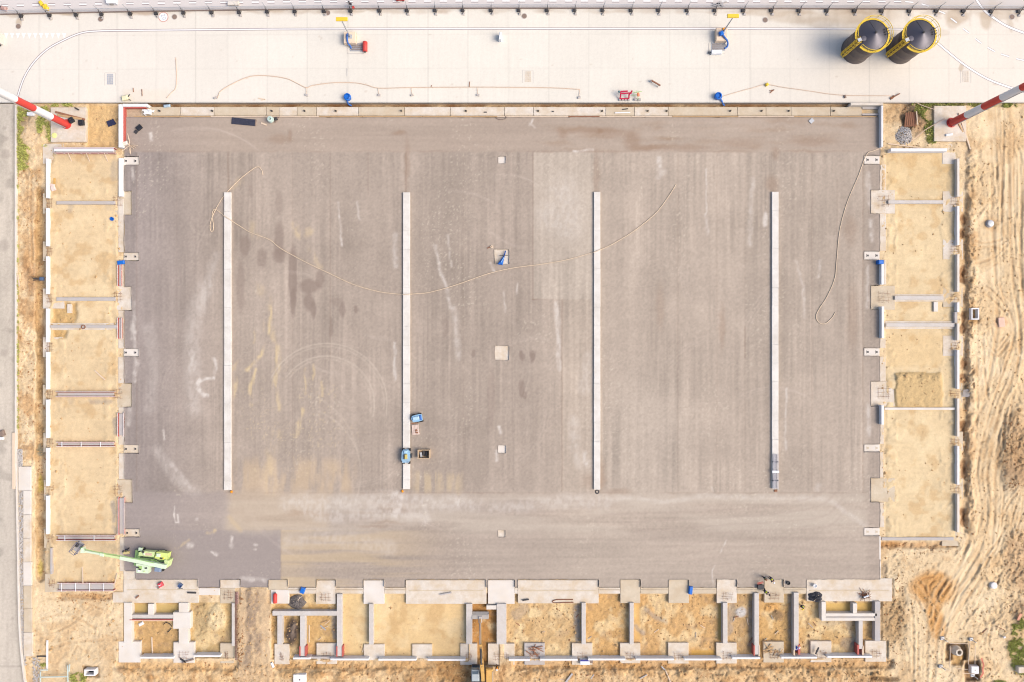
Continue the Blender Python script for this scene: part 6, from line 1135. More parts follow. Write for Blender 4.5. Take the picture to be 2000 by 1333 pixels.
for y in (-.7, 0, .7): b.box(-.55, .55, y-.06, y+.06, 0, .135)
b.build('deck', mat('pinkish timber', A(232, 208, 194), var=.12, scale=4), t); MB().obox((.1, -.1, .24), (.3, .25, .12), .3).obox((.15, -.45, .22), (.4, .2, .08), -.3).build('offcut', 'woodred', t)
ro = thing('roller', 'blue ride on roller with a yellow seat standing on the white strip', 'roller', W(794, 890.5, .32), .0)
MB().prism([(-.62, .7), (-.4, 1.05), (.35, 1.05), (.62, .75), (.66, -.6), (.45, -.95), (-.5, -.95), (-.68, -.5)], .3, .8).build('body', 'bluem', ro); MB().box(-.28, .25, .45, .95, .8, 1.05, .08).build('hood', mat('pale blue hood two', A(180, 216, 240), rough=.4), ro)
MB().box(-.18, .24, -.4, .35, .8, .95, .05).build('seat', mat('mustard seat', A(214, 196, 120)), ro); MB().box(-.3, -.2, -.4, .35, .8, 1.05).build('side_panel', 'dark', ro); MB().tube([(-.05, .42, 1.2), (.2, .42, 1.2)], .04, 6).build('steering_bar', 'dark', ro)
for x, y in ((-.45, .98), (.5, .98), (-.4, -1.0), (.45, -1.0)): MB().tube([(x-.18, y, .22), (x+.18, y, .22)], .22, 14).build('wheel', 'rubber', ro)
MB().box(.66, .95, -.25, .4, .2, .5, .05).build('side_step', 'dark', ro)
for x in (-.5, .5): MB().beam((x, -.85, .8), (x, -.85, 1.15), .06, .06).build('roll_post', 'whitep', ro)
t = thing('skip', 'tan rimmed open bin with dark contents beside the roller', 'skip', W(829, 886, 0)); b = MB()
for q in ((-.95, .95, -.7, -.6), (-.95, .95, .6, .7), (-.95, -.82, -.6, .6), (.82, .95, -.6, .6)): b.box(*q, 0, .95)
b.box(-.82, .82, -.6, .6, .02, .1); b.build('bin_walls', mat('tan bin timber', A(206, 180, 150), var=.15), t)
for k, x in enumerate((-.5, -.1, .35)): MB().obox((x, rr.uniform(-.15, .15), .3), (.34, .8, .4), rr.uniform(-.2, .2), .05).build('contents', ('steel', 'dark', 'black')[k], t)
t = thing('hopper', 'bright blue funnel hopper lying on the large inset pad', 'hopper', W(983, 503, -.2)); b = MB()
b.add([(-.95, -1.15, .1), (-.1, -1.3, .1), (.15, -.2, .25), (.45, .95, .3), (.3, 1.05, .3), (-.05, .1, .25), (-.75, -1.05, .75), (-.25, -1.1, .75), (.1, -.2, .55), (.4, .95, .5)], [(0, 1, 7, 6), (1, 2, 8, 7), (2, 3, 9, 8), (0, 6, 8, 5), (5, 8, 9, 4), (0, 5, 2, 1), (5, 4, 3, 2), (6, 7, 8), (3, 4, 9)])
b.build('funnel', 'blue', t); MB().beam((-.6, .2, .45), (.7, .25, .45), .09, .09).build('cross_bar', 'dark', t); MB().beam((-.35, -.9, .8), (.1, -.1, .62), .1, .1).build('edge_strip', mat('pale blue strip', A(150, 196, 246)), t)
t = thing('gas_ring', 'tan ring with a short handle lying beside the large inset pad', 'ring', W(958, 482.5, 0)); MB().lathe((.2, .0, 0), [(.22, 0), (.22, .2), (.1, .22), (.08, .05)], 14, True).build('ring', 'woodpale', t); MB().beam((0, 0, .1), (-.5, -.25, .08), .14, .1).build('handle', 'woodred', t)
t = thing('bar_rack', 'rack of grey bars laid along the end of the white strip', 'bar stack', W(1514.3, 921, .32)); b = MB()
for k in range(5): b.tube([(-.38+k*.19, -2.7+rr.uniform(-.15, .1), .13+.02*(k % 3)), (-.38+k*.19, 2.7+rr.uniform(-.1, .1), .13+.02*(k % 3))], .05, 6)
b.build('bars', mat('dull grey bars', A(206, 202, 208), var=.2), t); MB().box(-.55, .5, -.2, .15, .12, .26).build('strap', 'whitep', t); MB().box(-.55, .5, -1.5, -1.35, .0, .08).build('bearer', 'dark', t); MB().box(-.55, .5, 1.4, 1.55, .0, .08).build('bearer', 'dark', t)
tag(MB().lathe(W(1166, 960.5, -.15), [(.36, 0), (.36, .17), (.22, .19), (.1, .1)], 10).build('cable_pit', 'dark'), 'dark cable pit at the lower end of the third white strip', 'cable pit'); tag(MB().obox(W(1515, 959, .05), (.5, .3, .2), 0, .05).build('end_stop', 'woodred'), 'small brown end stop below the bar rack strip', 'end stop')
for k, (x, y) in enumerate(((452, 961), (786, 960))): tag(MB().obox(W(x, y, .15), (.28, .35, .3), .4, .05).build('marker_peg', 'orange'), ('small orange marker peg by the lower end of the lift side strip', 'small orange marker peg by the lower end of the roller strip')[k], 'marker')
M['matm'] = mat('dark blue studded mat', A(66, 68, 86), rough=.8, var=.4, scale=9)
t = thing('drain_mat', 'dark blue studded mat laid aslant on the upper pad edge', 'mat', W(476, 238.5, .0), -.09); mb_ = MB().box(-1.85, 1.85, -.5, .5, 0, .14, .02)
for i in range(18):
    for j in range(5): mb_.box(-1.8+i*.2, -1.68+i*.2, -.45+j*.19, -.35+j*.19, .135, .19)
mb_.build('mat_body', 'matm', t); MB().box(1.86, 1.98, -.5, .5, 0, .2).build('end_rail', 'iron', t)
t = thing('mixer', 'small pale green drum mixer beside the dark mat', 'mixer', W(531, 236, 0)); MB().lathe((0, 0, 0), [(.3, .2), (.5, .5), (.42, .95), (.2, 1.0), (.18, .7)], 18, True).build('drum', mat('pale mint drum', A(206, 226, 216), rough=.5), t); MB().beam((.3, 0, .3), (1.3, .5, .3), .12, .12).beam((.6, -.35, .2), (.9, .5, .25), .12, .12).build('frame', 'iron', t); MB().obox((.75, .15, .4), (.4, .4, .4), .4, .06).build('motor', 'dark', t)
tag(MB().obox(W(515, 242.5, .07), (.9, .22, .12), -.35).build('offcut', 'woodpale'), 'pale orange offcut between the dark mat and the mixer', 'offcut'); tag(MB().obox(W(1585, 236.5, .06), (.7, .6, .1), .75).build('plate', 'steel'), 'grey diamond set plate on the pad near the gravel heap corner', 'steel plate')
t = thing('looped_wire', 'loop of thin wire at the strip edge straight above the smallest inset pad', 'wire', W(979, 230, 0)); MB().tube([(.8*math.cos(a), .35*math.sin(a), .1) for a in np.linspace(math.pi, 2*math.pi+.6, 16)], .05, 5).build('wire', 'iron', t)
# ------------------------------------------------------------------ odds in the excavator row
t = thing('gas_cylinder', 'red gas cylinder leaning on the footing across the haul gap', 'gas cylinder', W(538.7, 1167, -.28), 0); MB().tube([(0, -.78, .35), (0, -.7, .35), (0, .55, .35), (0, .75, .35)], [.26, .32, .32, .14], 18).build('cylinder_body', 'redp', t, True); MB().tube([(0, .74, .35), (0, .95, .35)], .07, 8).build('valve', 'dark', t)
def sheet_heap(px, py, rx, ry, h, z, lb, m, seed):
    q = random.Random(seed); b = MB(); n = 26; vs = []; fs = []
    for j in range(n):
        for i in range(n):
            u, v = i/(n-1)*2-1, j/(n-1)*2-1; r = math.hypot(u, v); ww = max(0, 1-r**2); vs.append((u*rx*(1+.12*math.sin(5*v+seed)), v*ry*(1+.12*math.sin(4*u)), h*ww**.6*(.6+.5*abs(math.sin(3.1*u+2.2*v+seed)*math.cos(4.3*v-u)))+.25*ww*q.random()-.02))
    fs = [(j*n+i, j*n+i+1, (j+1)*n+i+1, (j+1)*n+i) for j in range(n-1) for i in range(n-1) if math.hypot((i+.5)/(n-1)*2-1, (j+.5)/(n-1)*2-1) < .98]
    b.add(vs, fs); t = thing('sheeting', lb, 'plastic sheeting', W(px, py, z)); b.build('sheet', m, t); bb = MB()
    for k in range(3): bb.beam((q.uniform(-rx, rx)*.6, q.uniform(-ry, ry)*.5, h*.8), (q.uniform(-rx, rx)*.7, q.uniform(-ry, ry)*.9, h*.6), .07, .06)
    bb.build('batten', 'woodpale', t); return t
sheet_heap(580, 1176, 1.35, 1.25, .5, -.85, 'crumpled dark sheeting heap in the sand beside the red gas cylinder', mat('dusty dark sheeting', A(120, 112, 108), var=.4, scale=3), 2); sheet_heap(1592, 1166, 1.15, .8, .5, -.28, 'black sheeting heap with pale battens on the end slab', 'greytarp', 5)
t = thing('rebar_heap', 'tangle of rusty bars with a white tube on the end slab', 'rebar heap', W(1689, 1162, -.26)); b = MB(); q = random.Random(9)
for k in range(30): a = q.uniform(0, 3.14); c = Vector((q.uniform(-.6, .6), q.uniform(-.5, .5), q.uniform(.05, .35))); d_ = Vector((math.cos(a), math.sin(a), q.uniform(-.1, .1)))*q.uniform(.3, .9); b.tube([c-d_, c+d_], .03, 4)
b.build('bars', 'rust', t); MB().tube([(-.4, -.25, .5), (.4, .05, .5)], .12, 8).build('white_tube', 'whitep', t); MB().beam((-.6, -.35, .3), (-.1, -.3, .35), .2, .16).build('iron_block', 'black', t)
t = thing('fuel_can', 'red jerry can with dark cap on the base slab below the boom lift', 'fuel can', W(315, 1141.5, -.28), .5); MB().box(-.35, .35, -.35, .35, 0, .5, .1).build('can_body', mat('pinkish red can', A(226, 90, 100), rough=.4), t); MB().box(-.18, .18, -.05, .05, .5, .6).build('handle', 'whitep', t); MB().lathe((-.55, -.25, 0), [(.16, 0), (.16, .3)], 10).build('cap_pot', 'iron', t)
t = thing('water_tub', 'slate blue tub on the base slab beside the red can', 'tub', W(354.5, 1142.5, -.28), .08); MB().lathe((0, 0, 0), [(.3, 0), (.42, .6), (.36, .62), (.3, .3)], 4, True).build('tub_body', mat('slate blue tub', A(96, 120, 164), rough=.4), t); MB().box(-.4, .4, -.46, -.4, .5, .58).build('grip', 'dark', t)
for r, lb in (((592, 1152, .35, .95, .35), 'bright blue sack on the link strip above the black heap'), ((1348, 1152, .28, 1.25, .1), 'upright bright blue stick beside the tan pad')):
    t = thing('blue_sack' if r[0] < 1000 else 'blue_stake', lb, 'sack' if r[0] < 1000 else 'stake', W(r[0], r[1], -.26)); MB().obox((0, 0, .25), (r[2]*2, r[3], .5), -r[4], .1).build('body', 'blue', t); MB().obox((.05, r[3]*.42, .5), (r[2]*1.2, .2, .12), -r[4], .03).build('tie', 'bluehose', t)
for k, (px, py, x1, y1, m, lb) in enumerate(((1200, 1135, 1207, 1143, 'steel', 'short steel bolt lying on the pad above the tan square pad'), (366, 1158, 383, 1158.5, 'dark', 'short black bar on the base slab under the slate tub'), (265, 1169, 271, 1164, 'woodred', 'brown wedge on the base slab edge near the side road'), (860, 1162, 882, 1158, 'conc_grey', 'thin grey bar lying on the long stained slab'), (1020, 1173, 1033, 1171, 'dark', 'thin dark bar beside the bent rust loop'), (1593, 1278, 1599, 1265, 'dark', 'dark wedge leaning on the lone end footing'), (352, 1287, 363, 1294, 'dark', 'dark bar crossing the pale footing, shorter one'), (355, 1295, 378, 1288, 'iron', 'grey bar crossing the pale footing, longer one'))):
    tag(MB().beam(W(px, py, -.1), W(x1, y1, -.1 if k != 5 else .1), .2, .14).build('bar_offcut', m), lb, 'offcut')
tag(MB().tube([W(x, y, -.2) for x, y in smooth_path([(1119, 1171.5), (1100, 1171.5), (1086, 1172), (1079, 1175), (1083, 1178), (1100, 1177.5), (1120, 1177)])], .07, 5).build('bent_bar', 'rust'), 'bent rusty bar loop on the long base slab', 'steel bar')
t = thing('tool_box', 'white tool box with blue lid on the footing past the cement spill', 'tool box', W(1141.5, 1291, -.5)); MB().box(-.75, .75, -.4, .4, 0, .6, .06).build('box_body', 'whitep', t); MB().box(-.7, .7, .2, .44, .6, .68).build('lid', mat('navy lid', A(70, 70, 150), rough=.4), t); MB().box(.8, 1.3, -.2, .2, .1, .4, .05).build('side_tray', 'iron', t)
t = thing('toppled_can', 'toppled white can by the stained footing at the haul gap', 'can', W(533, 1298, -.5), .4); MB().tube([(0, -.4, .2), (0, .4, .2)], .2, 12).build('can_body', 'whitep', t); MB().tube([(0, .4, .2), (0, .5, .2)], .1, 8).build('cap', 'dark', t)
t = thing('well_box', 'white concrete well box with a small dark hole below the soil tip cells', 'well box', W(587.5, 1324, -.35)); b = MB()
for q in ((-.95, .95, -.75, -.12), (-.95, .95, .12, .8), (-.95, -.12, -.119, .119), (.12, .95, -.119, .119)): b.box(*q, -.5, .75)
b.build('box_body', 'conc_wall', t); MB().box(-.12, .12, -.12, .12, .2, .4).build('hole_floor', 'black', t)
sx = None
for k, (px, py, wd, hg, lb) in enumerate(((1901.5, 613.5, .62, .92, 'white rimmed concrete chamber box with a dark opening beside the rutted track'), (178, 1312, .85, .5, 'pale rimmed concrete chamber box in a pit near the side road corner'))):
    t = thing('chamber_box', lb, 'chamber', W(px, py, -.2)); b = MB(); ti = .2
    for q in ((-wd, wd, -hg, -hg+ti), (-wd, wd, hg-ti, hg), (-wd, -wd+ti, -hg+ti, hg-ti), (wd-ti, wd, -hg+ti, hg-ti)): b.box(*q, -.9, .45, .02)
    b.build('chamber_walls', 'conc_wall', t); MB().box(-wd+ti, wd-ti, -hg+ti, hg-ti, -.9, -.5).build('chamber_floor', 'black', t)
# bar-and-rope guards around the shaft
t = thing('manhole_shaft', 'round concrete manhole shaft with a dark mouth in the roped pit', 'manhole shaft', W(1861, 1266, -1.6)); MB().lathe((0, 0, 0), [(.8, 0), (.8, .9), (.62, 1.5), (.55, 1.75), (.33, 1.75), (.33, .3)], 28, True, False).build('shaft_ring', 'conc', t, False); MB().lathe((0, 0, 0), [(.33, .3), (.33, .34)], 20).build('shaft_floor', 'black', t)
posts = [(1839, 1246), (1895, 1248), (1836, 1301), (1898, 1318), (1856, 1258), (1890, 1300)]
for k, (x, y) in enumerate(posts[:4]):
    t = thing('guard_post', ('grey guard post of the roped pit, nearest the orange spoil', 'tall grey guard post of the roped pit, above the white cover', 'grey guard post of the roped pit, at its lower near corner', 'grey guard post of the roped pit, beside the red tape')[k], 'guard post', W(x, y, -.3), 0, 'guard posts of the roped pit'); MB().box(-.3, .3, -.25, .25, 0, .3, .05).build('foot_block', 'steel', t); MB().beam((0, 0, .2), (0, 0, 1.5), .1, .1).build('post', 'steel', t)
for k, (a, c_) in enumerate((((1839, 1246), (1858, 1258)), ((1858, 1257), (1893, 1258)), ((1895, 1248), (1891, 1298)), ((1836, 1301), (1856, 1311)), ((1870, 1306), (1890, 1308)), ((1856, 1262), (1855, 1304)), ((1880, 1315), (1905, 1317)), ((1905, 1262), (1904, 1298)))):
    tag(MB().tube([W(*a, .5), W((a[0]+c_[0])/2, (a[1]+c_[1])/2, .42), W(*c_, .5)], .05, 5).build('guard_rope', 'woodpale'), 'pale guard rope around the shaft pit, %s from the orange spoil' % ORD[k], 'rope', 'guard ropes of the shaft pit')
t = thing('cover_slab', 'square white cover slab with a small centre mark beside the red tape', 'cover slab', W(1899, 1305.5, -.9)); MB().box(-.62, .62, -.6, .6, 0, .75, .06).build('slab', 'conc_wall', t); MB().lathe((0, 0, .75), [(.1, 0), (.1, .02)], 10).build('lift_eye', 'conc_grey', t)
b = MB(); q = random.Random(2)
pts = [W(x, y, z) for x, y, z in smooth_path([(1917, 1286, .3), (1919, 1292, .1), (1921, 1300, .3), (1919, 1308, .1), (1920, 1316, .0), (1914, 1324, .1)], 4)]
for a, c_ in zip(pts[:-1], pts[1:]): b.beam(a, c_, .22, .04)
tag(b.build('warning_tape', mat('faded red tape', A(216, 130, 110))), 'faded red warning tape trailing down beside the white cover slab', 'tape')
for k, (px, py, lb, m, r) in enumerate(((1932, 437.5, 'pale domed cap on a ring in the dirt between wall and ruts', 'steel', .5), (1938.5, 1142.5, 'pale octagonal lid lying in the dirt beyond the orange spoil', 'conc_wall', .52))):
    t = thing('shaft_cap', lb, 'shaft cap', W(px, py, gz(px, py)-.05)); MB().lathe((0, 0, 0), [(r, 0), (r, .42), (r*.8, .46), (r*.2, .5)], 8 if k else 20).build('cap', m, t); MB().lathe((0, 0, 0), [(r+.12, 0), (r+.12, .12)], 20).build('collar', 'conc_grey' if k == 0 else 'conc', t)
tag(MB().obox(W(1993, 1307, .1), (1.2, .95, .9), .05, .05).build('cast_block', 'conc'), 'pale concrete block half in the grass at the frame edge', 'concrete block'); tag(MB().beam(W(1988, 1212, .1), W(1994, 1199, .3), .4, .16).build('board', mat('salmon board', A(232, 170, 140))), 'salmon board sticking out of the grass bank at the frame edge', 'board'); tag(MB().obox(W(1961.5, 1245, .05), (.35, .28, .25), .4, .05).build('white_stone', 'conc_wall'), 'small white stone in the dirt before the grass bank', 'stone')
tag(MB().obox(W(1956, 630, -.1), (1.0, 1.5, .2), .1, .06).build('pink_slab', mat('pinkish slab', A(236, 200, 178), var=.15)), 'pinkish slab half buried between the ruts', 'slab')
# debris near the wall by the thin beam, tubes by the white wall
t = thing('pipe_bundle', 'bundle of grey pipes sticking out from the wall by the sand heap', 'pipe bundle', W(1885, 768, -.5)); b = MB()
for k in range(7): b.tube([(-.6, -.5+k*.16, .2+.05*k), (.55+rr.uniform(-.2, .3), -.6+k*.2, .35)], .06, 6)
b.build('pipes', 'conc_grey', t)
t = thing('pipe_bundle', 'dark pipes with a blue sleeve poking from the white wall', 'pipe bundle', W(78, 546, -.5)); MB().beam((-.9, .12, .3), (.5, .05, .35), .14, .12).beam((-.9, -.15, .3), (.4, -.1, .35), .14, .12).beam((-1.6, .35, .2), (.3, .3, .25), .06, .06).build('pipes', 'dark', t); MB().obox((.55, .05, .4), (.6, .55, .4), 0, .08).build('sleeve', mat('slate blue sleeve', A(90, 110, 140)), t)
tag(MB().lathe(W(220, 428.5, -.3), [(.26, 0), (.3, .32), (.24, .33), (.2, .1)], 14, True).build('bucket', 'blue'), 'small blue bucket on the sand below the first grey cross beam', 'bucket')
tag(MB().obox(W(236, 513, .2), (1.1, .6, .35), .1, .12).build('blue_sack', 'blue'), 'blue sack on the slotted red shutter at the pad edge', 'sack')
tag(MB().obox(W(104, 368, -.1), (.7, .8, .3), .3, .1).obox(W(102, 362, -.1), (.7, .4, .3), -.2, .1).build('paper_sacks', mat('pinkish sacks', A(240, 214, 204))), 'pinkish paper sacks against the first long white wall', 'sack'); tag(MB().obox(W(106.5, 354, -.15), (.35, .9, .08), 0).build('offcut', 'ochre'), 'orange yellow offcut beside the pinkish sacks', 'offcut')
t = thing('loose_hoop', 'bent black hoops lying in the sand cell near the side road', 'hoop', W(328, 1222, -.85)); b = MB(); b.tube([(-.7, .2, .1), (-.2, .55, .2), (.3, .3, .1), (.7, -.2, .1)], .06, 5).tube([(.6, -.4, .1), (.3, -.8, .25), (.0, -1.0, .1)], .07, 5); b.build('hoops', 'black', t)
tag(MB().obox(W(275.5, 1219, -.75), (.8, .5, .3), .5, .12).build('white_bag', 'whitep'), 'small white bag below the dark red shutter', 'bag')
for k, (a, c_, m, lb) in enumerate((((296.5, 1245), (298, 1278), 'woodpale', 'pale upright batten leaning on the outer wall near the side road'), ((92.5, 1251), (92, 1307), 'conc_wall', 'long white plank upright in the dirt near the side road corner'), ((72, 1282), (94, 1282.5), 'dark', 'dark bar crossing the long white plank'), ((708, 1274), (712, 1262), 'woodpale', 'pale splinter beside the half buried footing'), ((1105, 1333), (1118, 1316), 'conc_grey', 'grey trough plank sticking up from the trench bank'), ((1154, 1326), (1160, 1318), 'conc_grey', 'short grey plank on the trench bank'), ((1250, 1326), (1264, 1318), 'conc_grey', 'grey slab fragment on the trench bank'), ((1292, 1302), (1300, 1310), 'steel', 'silver tube end on the trench bank'), ((1300, 1310), (1310, 1333), 'woodpale', 'long pale pole running down from the silver tube'), ((38, 560), (34, 530), 'woodpale', 'pale leaning plank between the kerb and dirt bank'), ((626, 1222), (636, 1231), 'steel', 'thin grey batten in the boarded sand cell'), ((604, 1221), (604, 1255), 'woodpale', 'long pale edge board in the boarded sand cell'), ((185, 724), (205, 742), 'woodpale', 'thin pale batten lying on the smooth boom lift side sand'))):
    z = gz((a[0]+c_[0])/2, (a[1]+c_[1])/2)+.1; tag(MB().beam(W(*a, z), W(*c_, z+.05), .28 if k in (1, 4) else .16, .12).build('plank', m), lb, 'plank')
for k, ((x0, y0), (x1, y1)) in enumerate((((79, 1312), (79, 1345)), ((132, 1300), (133, 1345)), ((79, 1323), (131, 1322)), ((79, 1309), (94, 1309)), ((136, 1298), (135, 1312)))):
    tag(MB().beam(W(x0, y0, .3), W(x1, y1, .3), .14, .12).build('frame_tube', mat('pale mint tube', A(214, 228, 220))), 'pale mint frame tube at the lower corner by the side road, %s one' % ORD[k], 'frame tube', 'pale frame tubes at the corner')
# concrete slabs and gravel beside the side road
ys_ = [912, 959, 1006, 1052, 1098.5, 1145, 1190, 1236, 1283]
for k in range(8):
    x0 = 35.5 if k == 0 else 45+max(0, k-4)*.4; x1 = 60+max(0, k-3)*.8
    tag(MB().box(WX(x0), WX(x1), WY(ys_[k+1]-.5), WY(ys_[k]), -.7, -.02, .03).build('access_slab', rr.choice(('conc', 'conc_clean', 'conc_dirty'))), 'pale access slab in the row beside the side road, %s from its wide end' % ORD[k], 'concrete slab', 'slab row beside the side road')
tag(MB().box(WX(25), WX(31), WY(955), WY(845), .0, .2, .03).build('kerb_board', 'woodpale'), 'long pinkish kerb board along the side road above the slab row', 'kerb board')
t = thing('road_drum', 'dark grey scrap with a white box on the side road', 'scrap', W(6, 850, .03)); MB().obox((0, .3, .2), (.7, .9, .4), .3, .1).build('scrap', 'iron', t); MB().box(-.5, .2, -.7, -.3, 0, .35, .04).build('white_box', 'whitep', t)
b = MB(); q = random.Random(21)
for k in range(2600):
    y = q.uniform(952, 1300); x = q.uniform(36.5, 45)+max(0, y-1190)*.06
    if k % 6 == 0: x, y = q.uniform(33, 44), q.uniform(878, 912)
    elif k % 6 == 1 and k > 1200: x, y = q.uniform(64, 78), q.uniform(1285, 1340)
    b.rock(W(x, y, -.2+q.uniform(0, .12)), q.uniform(.05, .13), q)
tag(b.build('gravel', 'stone'), 'grey gravel strip between the side road kerb and the slab row', 'gravel', kind='stuff')
# clods strewn over the rough soil
b = MB(); q = random.Random(22); Rm = np.clip(rough, 0, 1)*(1-np.clip(inside, 0, 1))*(1-grass_m)
cnt = 0
while cnt < 7000:
    px, py = q.uniform(30, 2010), q.uniform(203, 1345)
    i, j = np.searchsorted(GX, px), np.searchsorted(GY, py)
    if q.random() < Rm[j, i]**1.6 and not (243 < px < 1719 and 229 < py < 1148):
        s_ = q.uniform(.05, .13) if q.random() < .92 else q.uniform(.15, .28); b.rock(W(px, py, float(g.Z[j, i])+s_*.2), s_, q); cnt += 1
tag(b.build('soil_clods', 'clod'), 'loose soil clods strewn over the dug ground', 'soil clods', kind='stuff')
b = MB(); cnt = 0
zones = [(240, 1740, 1292, 1340, 5)]+[(1876, 1906, 380, 1060, 3), (68, 90, 370, 1140, 2), (1724, 1765, 1130, 1300, 2), (1755, 1800, 203, 290, 1), (34, 80, 330, 880, 2), (1960, 2000, 810, 960, 2), (1730, 1870, 1056, 1080, 1), (110, 230, 1156, 1180, 1), (526, 540, 1160, 1300, 1), (464, 476, 1160, 1300, 1), (1960, 2000, 1040, 1230, 1), (1190, 1230, 1185, 1255, .3), (1250, 1400, 1165, 1255, .6), (1000, 1130, 1185, 1255, .3), (1480, 1550, 1180, 1255, .3), (1570, 1670, 1216, 1255, .4), (374, 450, 1165, 1255, .4)]
wts = [z[4] for z in zones]
while cnt < 2200:
    z_ = q.choices(zones, wts)[0]; px, py = q.uniform(z_[0], z_[1]), q.uniform(z_[2], z_[3]); i, j = np.searchsorted(GX, px), np.searchsorted(GY, py)
    if vn(np.array([px/13]), np.array([py/9]), 7)[0] < q.uniform(.35, .75): continue
    s_ = q.uniform(.05, .12) if q.random() < .9 else q.uniform(.12, .2); b.rock(W(px, py, float(g.Z[j, i])+s_*.15), s_, q); cnt += 1
tag(b.build('soil_clods', mat('dark damp clods', A(172, 128, 86), var=.35, scale=2)), 'dark damp soil clods along the trench banks', 'soil clods', kind='stuff')
# grass
b = MB(); q = random.Random(23); cnt = 0; JI = np.argwhere(grass_m > .35)
sel = [JI[q.randrange(len(JI))] for _ in range(11000)]
for j, i in sel:
    px, py = GX[i]+q.uniform(-1, 1), GY[j]+q.uniform(-1, 1); x, y, z = W(px, py, float(g.Z[j, i])); hgt = q.uniform(.12, .42); a = q.uniform(0, 6.28); wd = q.uniform(.03, .07); lx, ly = q.uniform(-.2, .2), q.uniform(-.2, .2)
    c_, s_ = math.cos(a)*wd, math.sin(a)*wd; b.add([(x-c_, y-s_, z-.02), (x+c_, y+s_, z-.02), (x+lx*.5+c_*.8, y+ly*.5+s_*.8, z+hgt*.6), (x+lx*.5-c_*.8, y+ly*.5-s_*.8, z+hgt*.6), (x+lx*1.3, y+ly*1.3, z+hgt)], [(0, 1, 2, 3), (3, 2, 4)])
tag(b.build('grass', 'grassm'), 'rough green grass and weeds on the soil margins', 'grass', kind='stuff')
q = random.Random(31); sk = None
for k in range(34):
    x0, x1, y0, y1 = q.choice(((1000, 1130, 1185, 1250), (1150, 1225, 1185, 1250), (1245, 1405, 1185, 1250), (1428, 1468, 1185, 1250), (1490, 1545, 1185, 1250), (1570, 1670, 1218, 1250), (610, 650, 1208, 1250), (380, 445, 1185, 1250), (240, 1700, 1305, 1330), (1905, 1960, 1180, 1240)))
    px, py = q.uniform(x0, x1), q.uniform(y0, y1); L = q.uniform(.4, 1.3); z = gz(px, py)+.06
    tag(MB().obox((0, 0, 0), (L, .09, .07), 0).build('stick', q.choice(('woodpale', 'woodred', 'conc_grey', 'wood'))), 'short timber stick lying loose on the dug soil of the foundations', 'stick', 'loose sticks on the dug soil').matrix_world = Matrix.Translation(W(px, py, z)) @ Matrix.Rotation(q.uniform(0, 3.14), 4, 'Z')
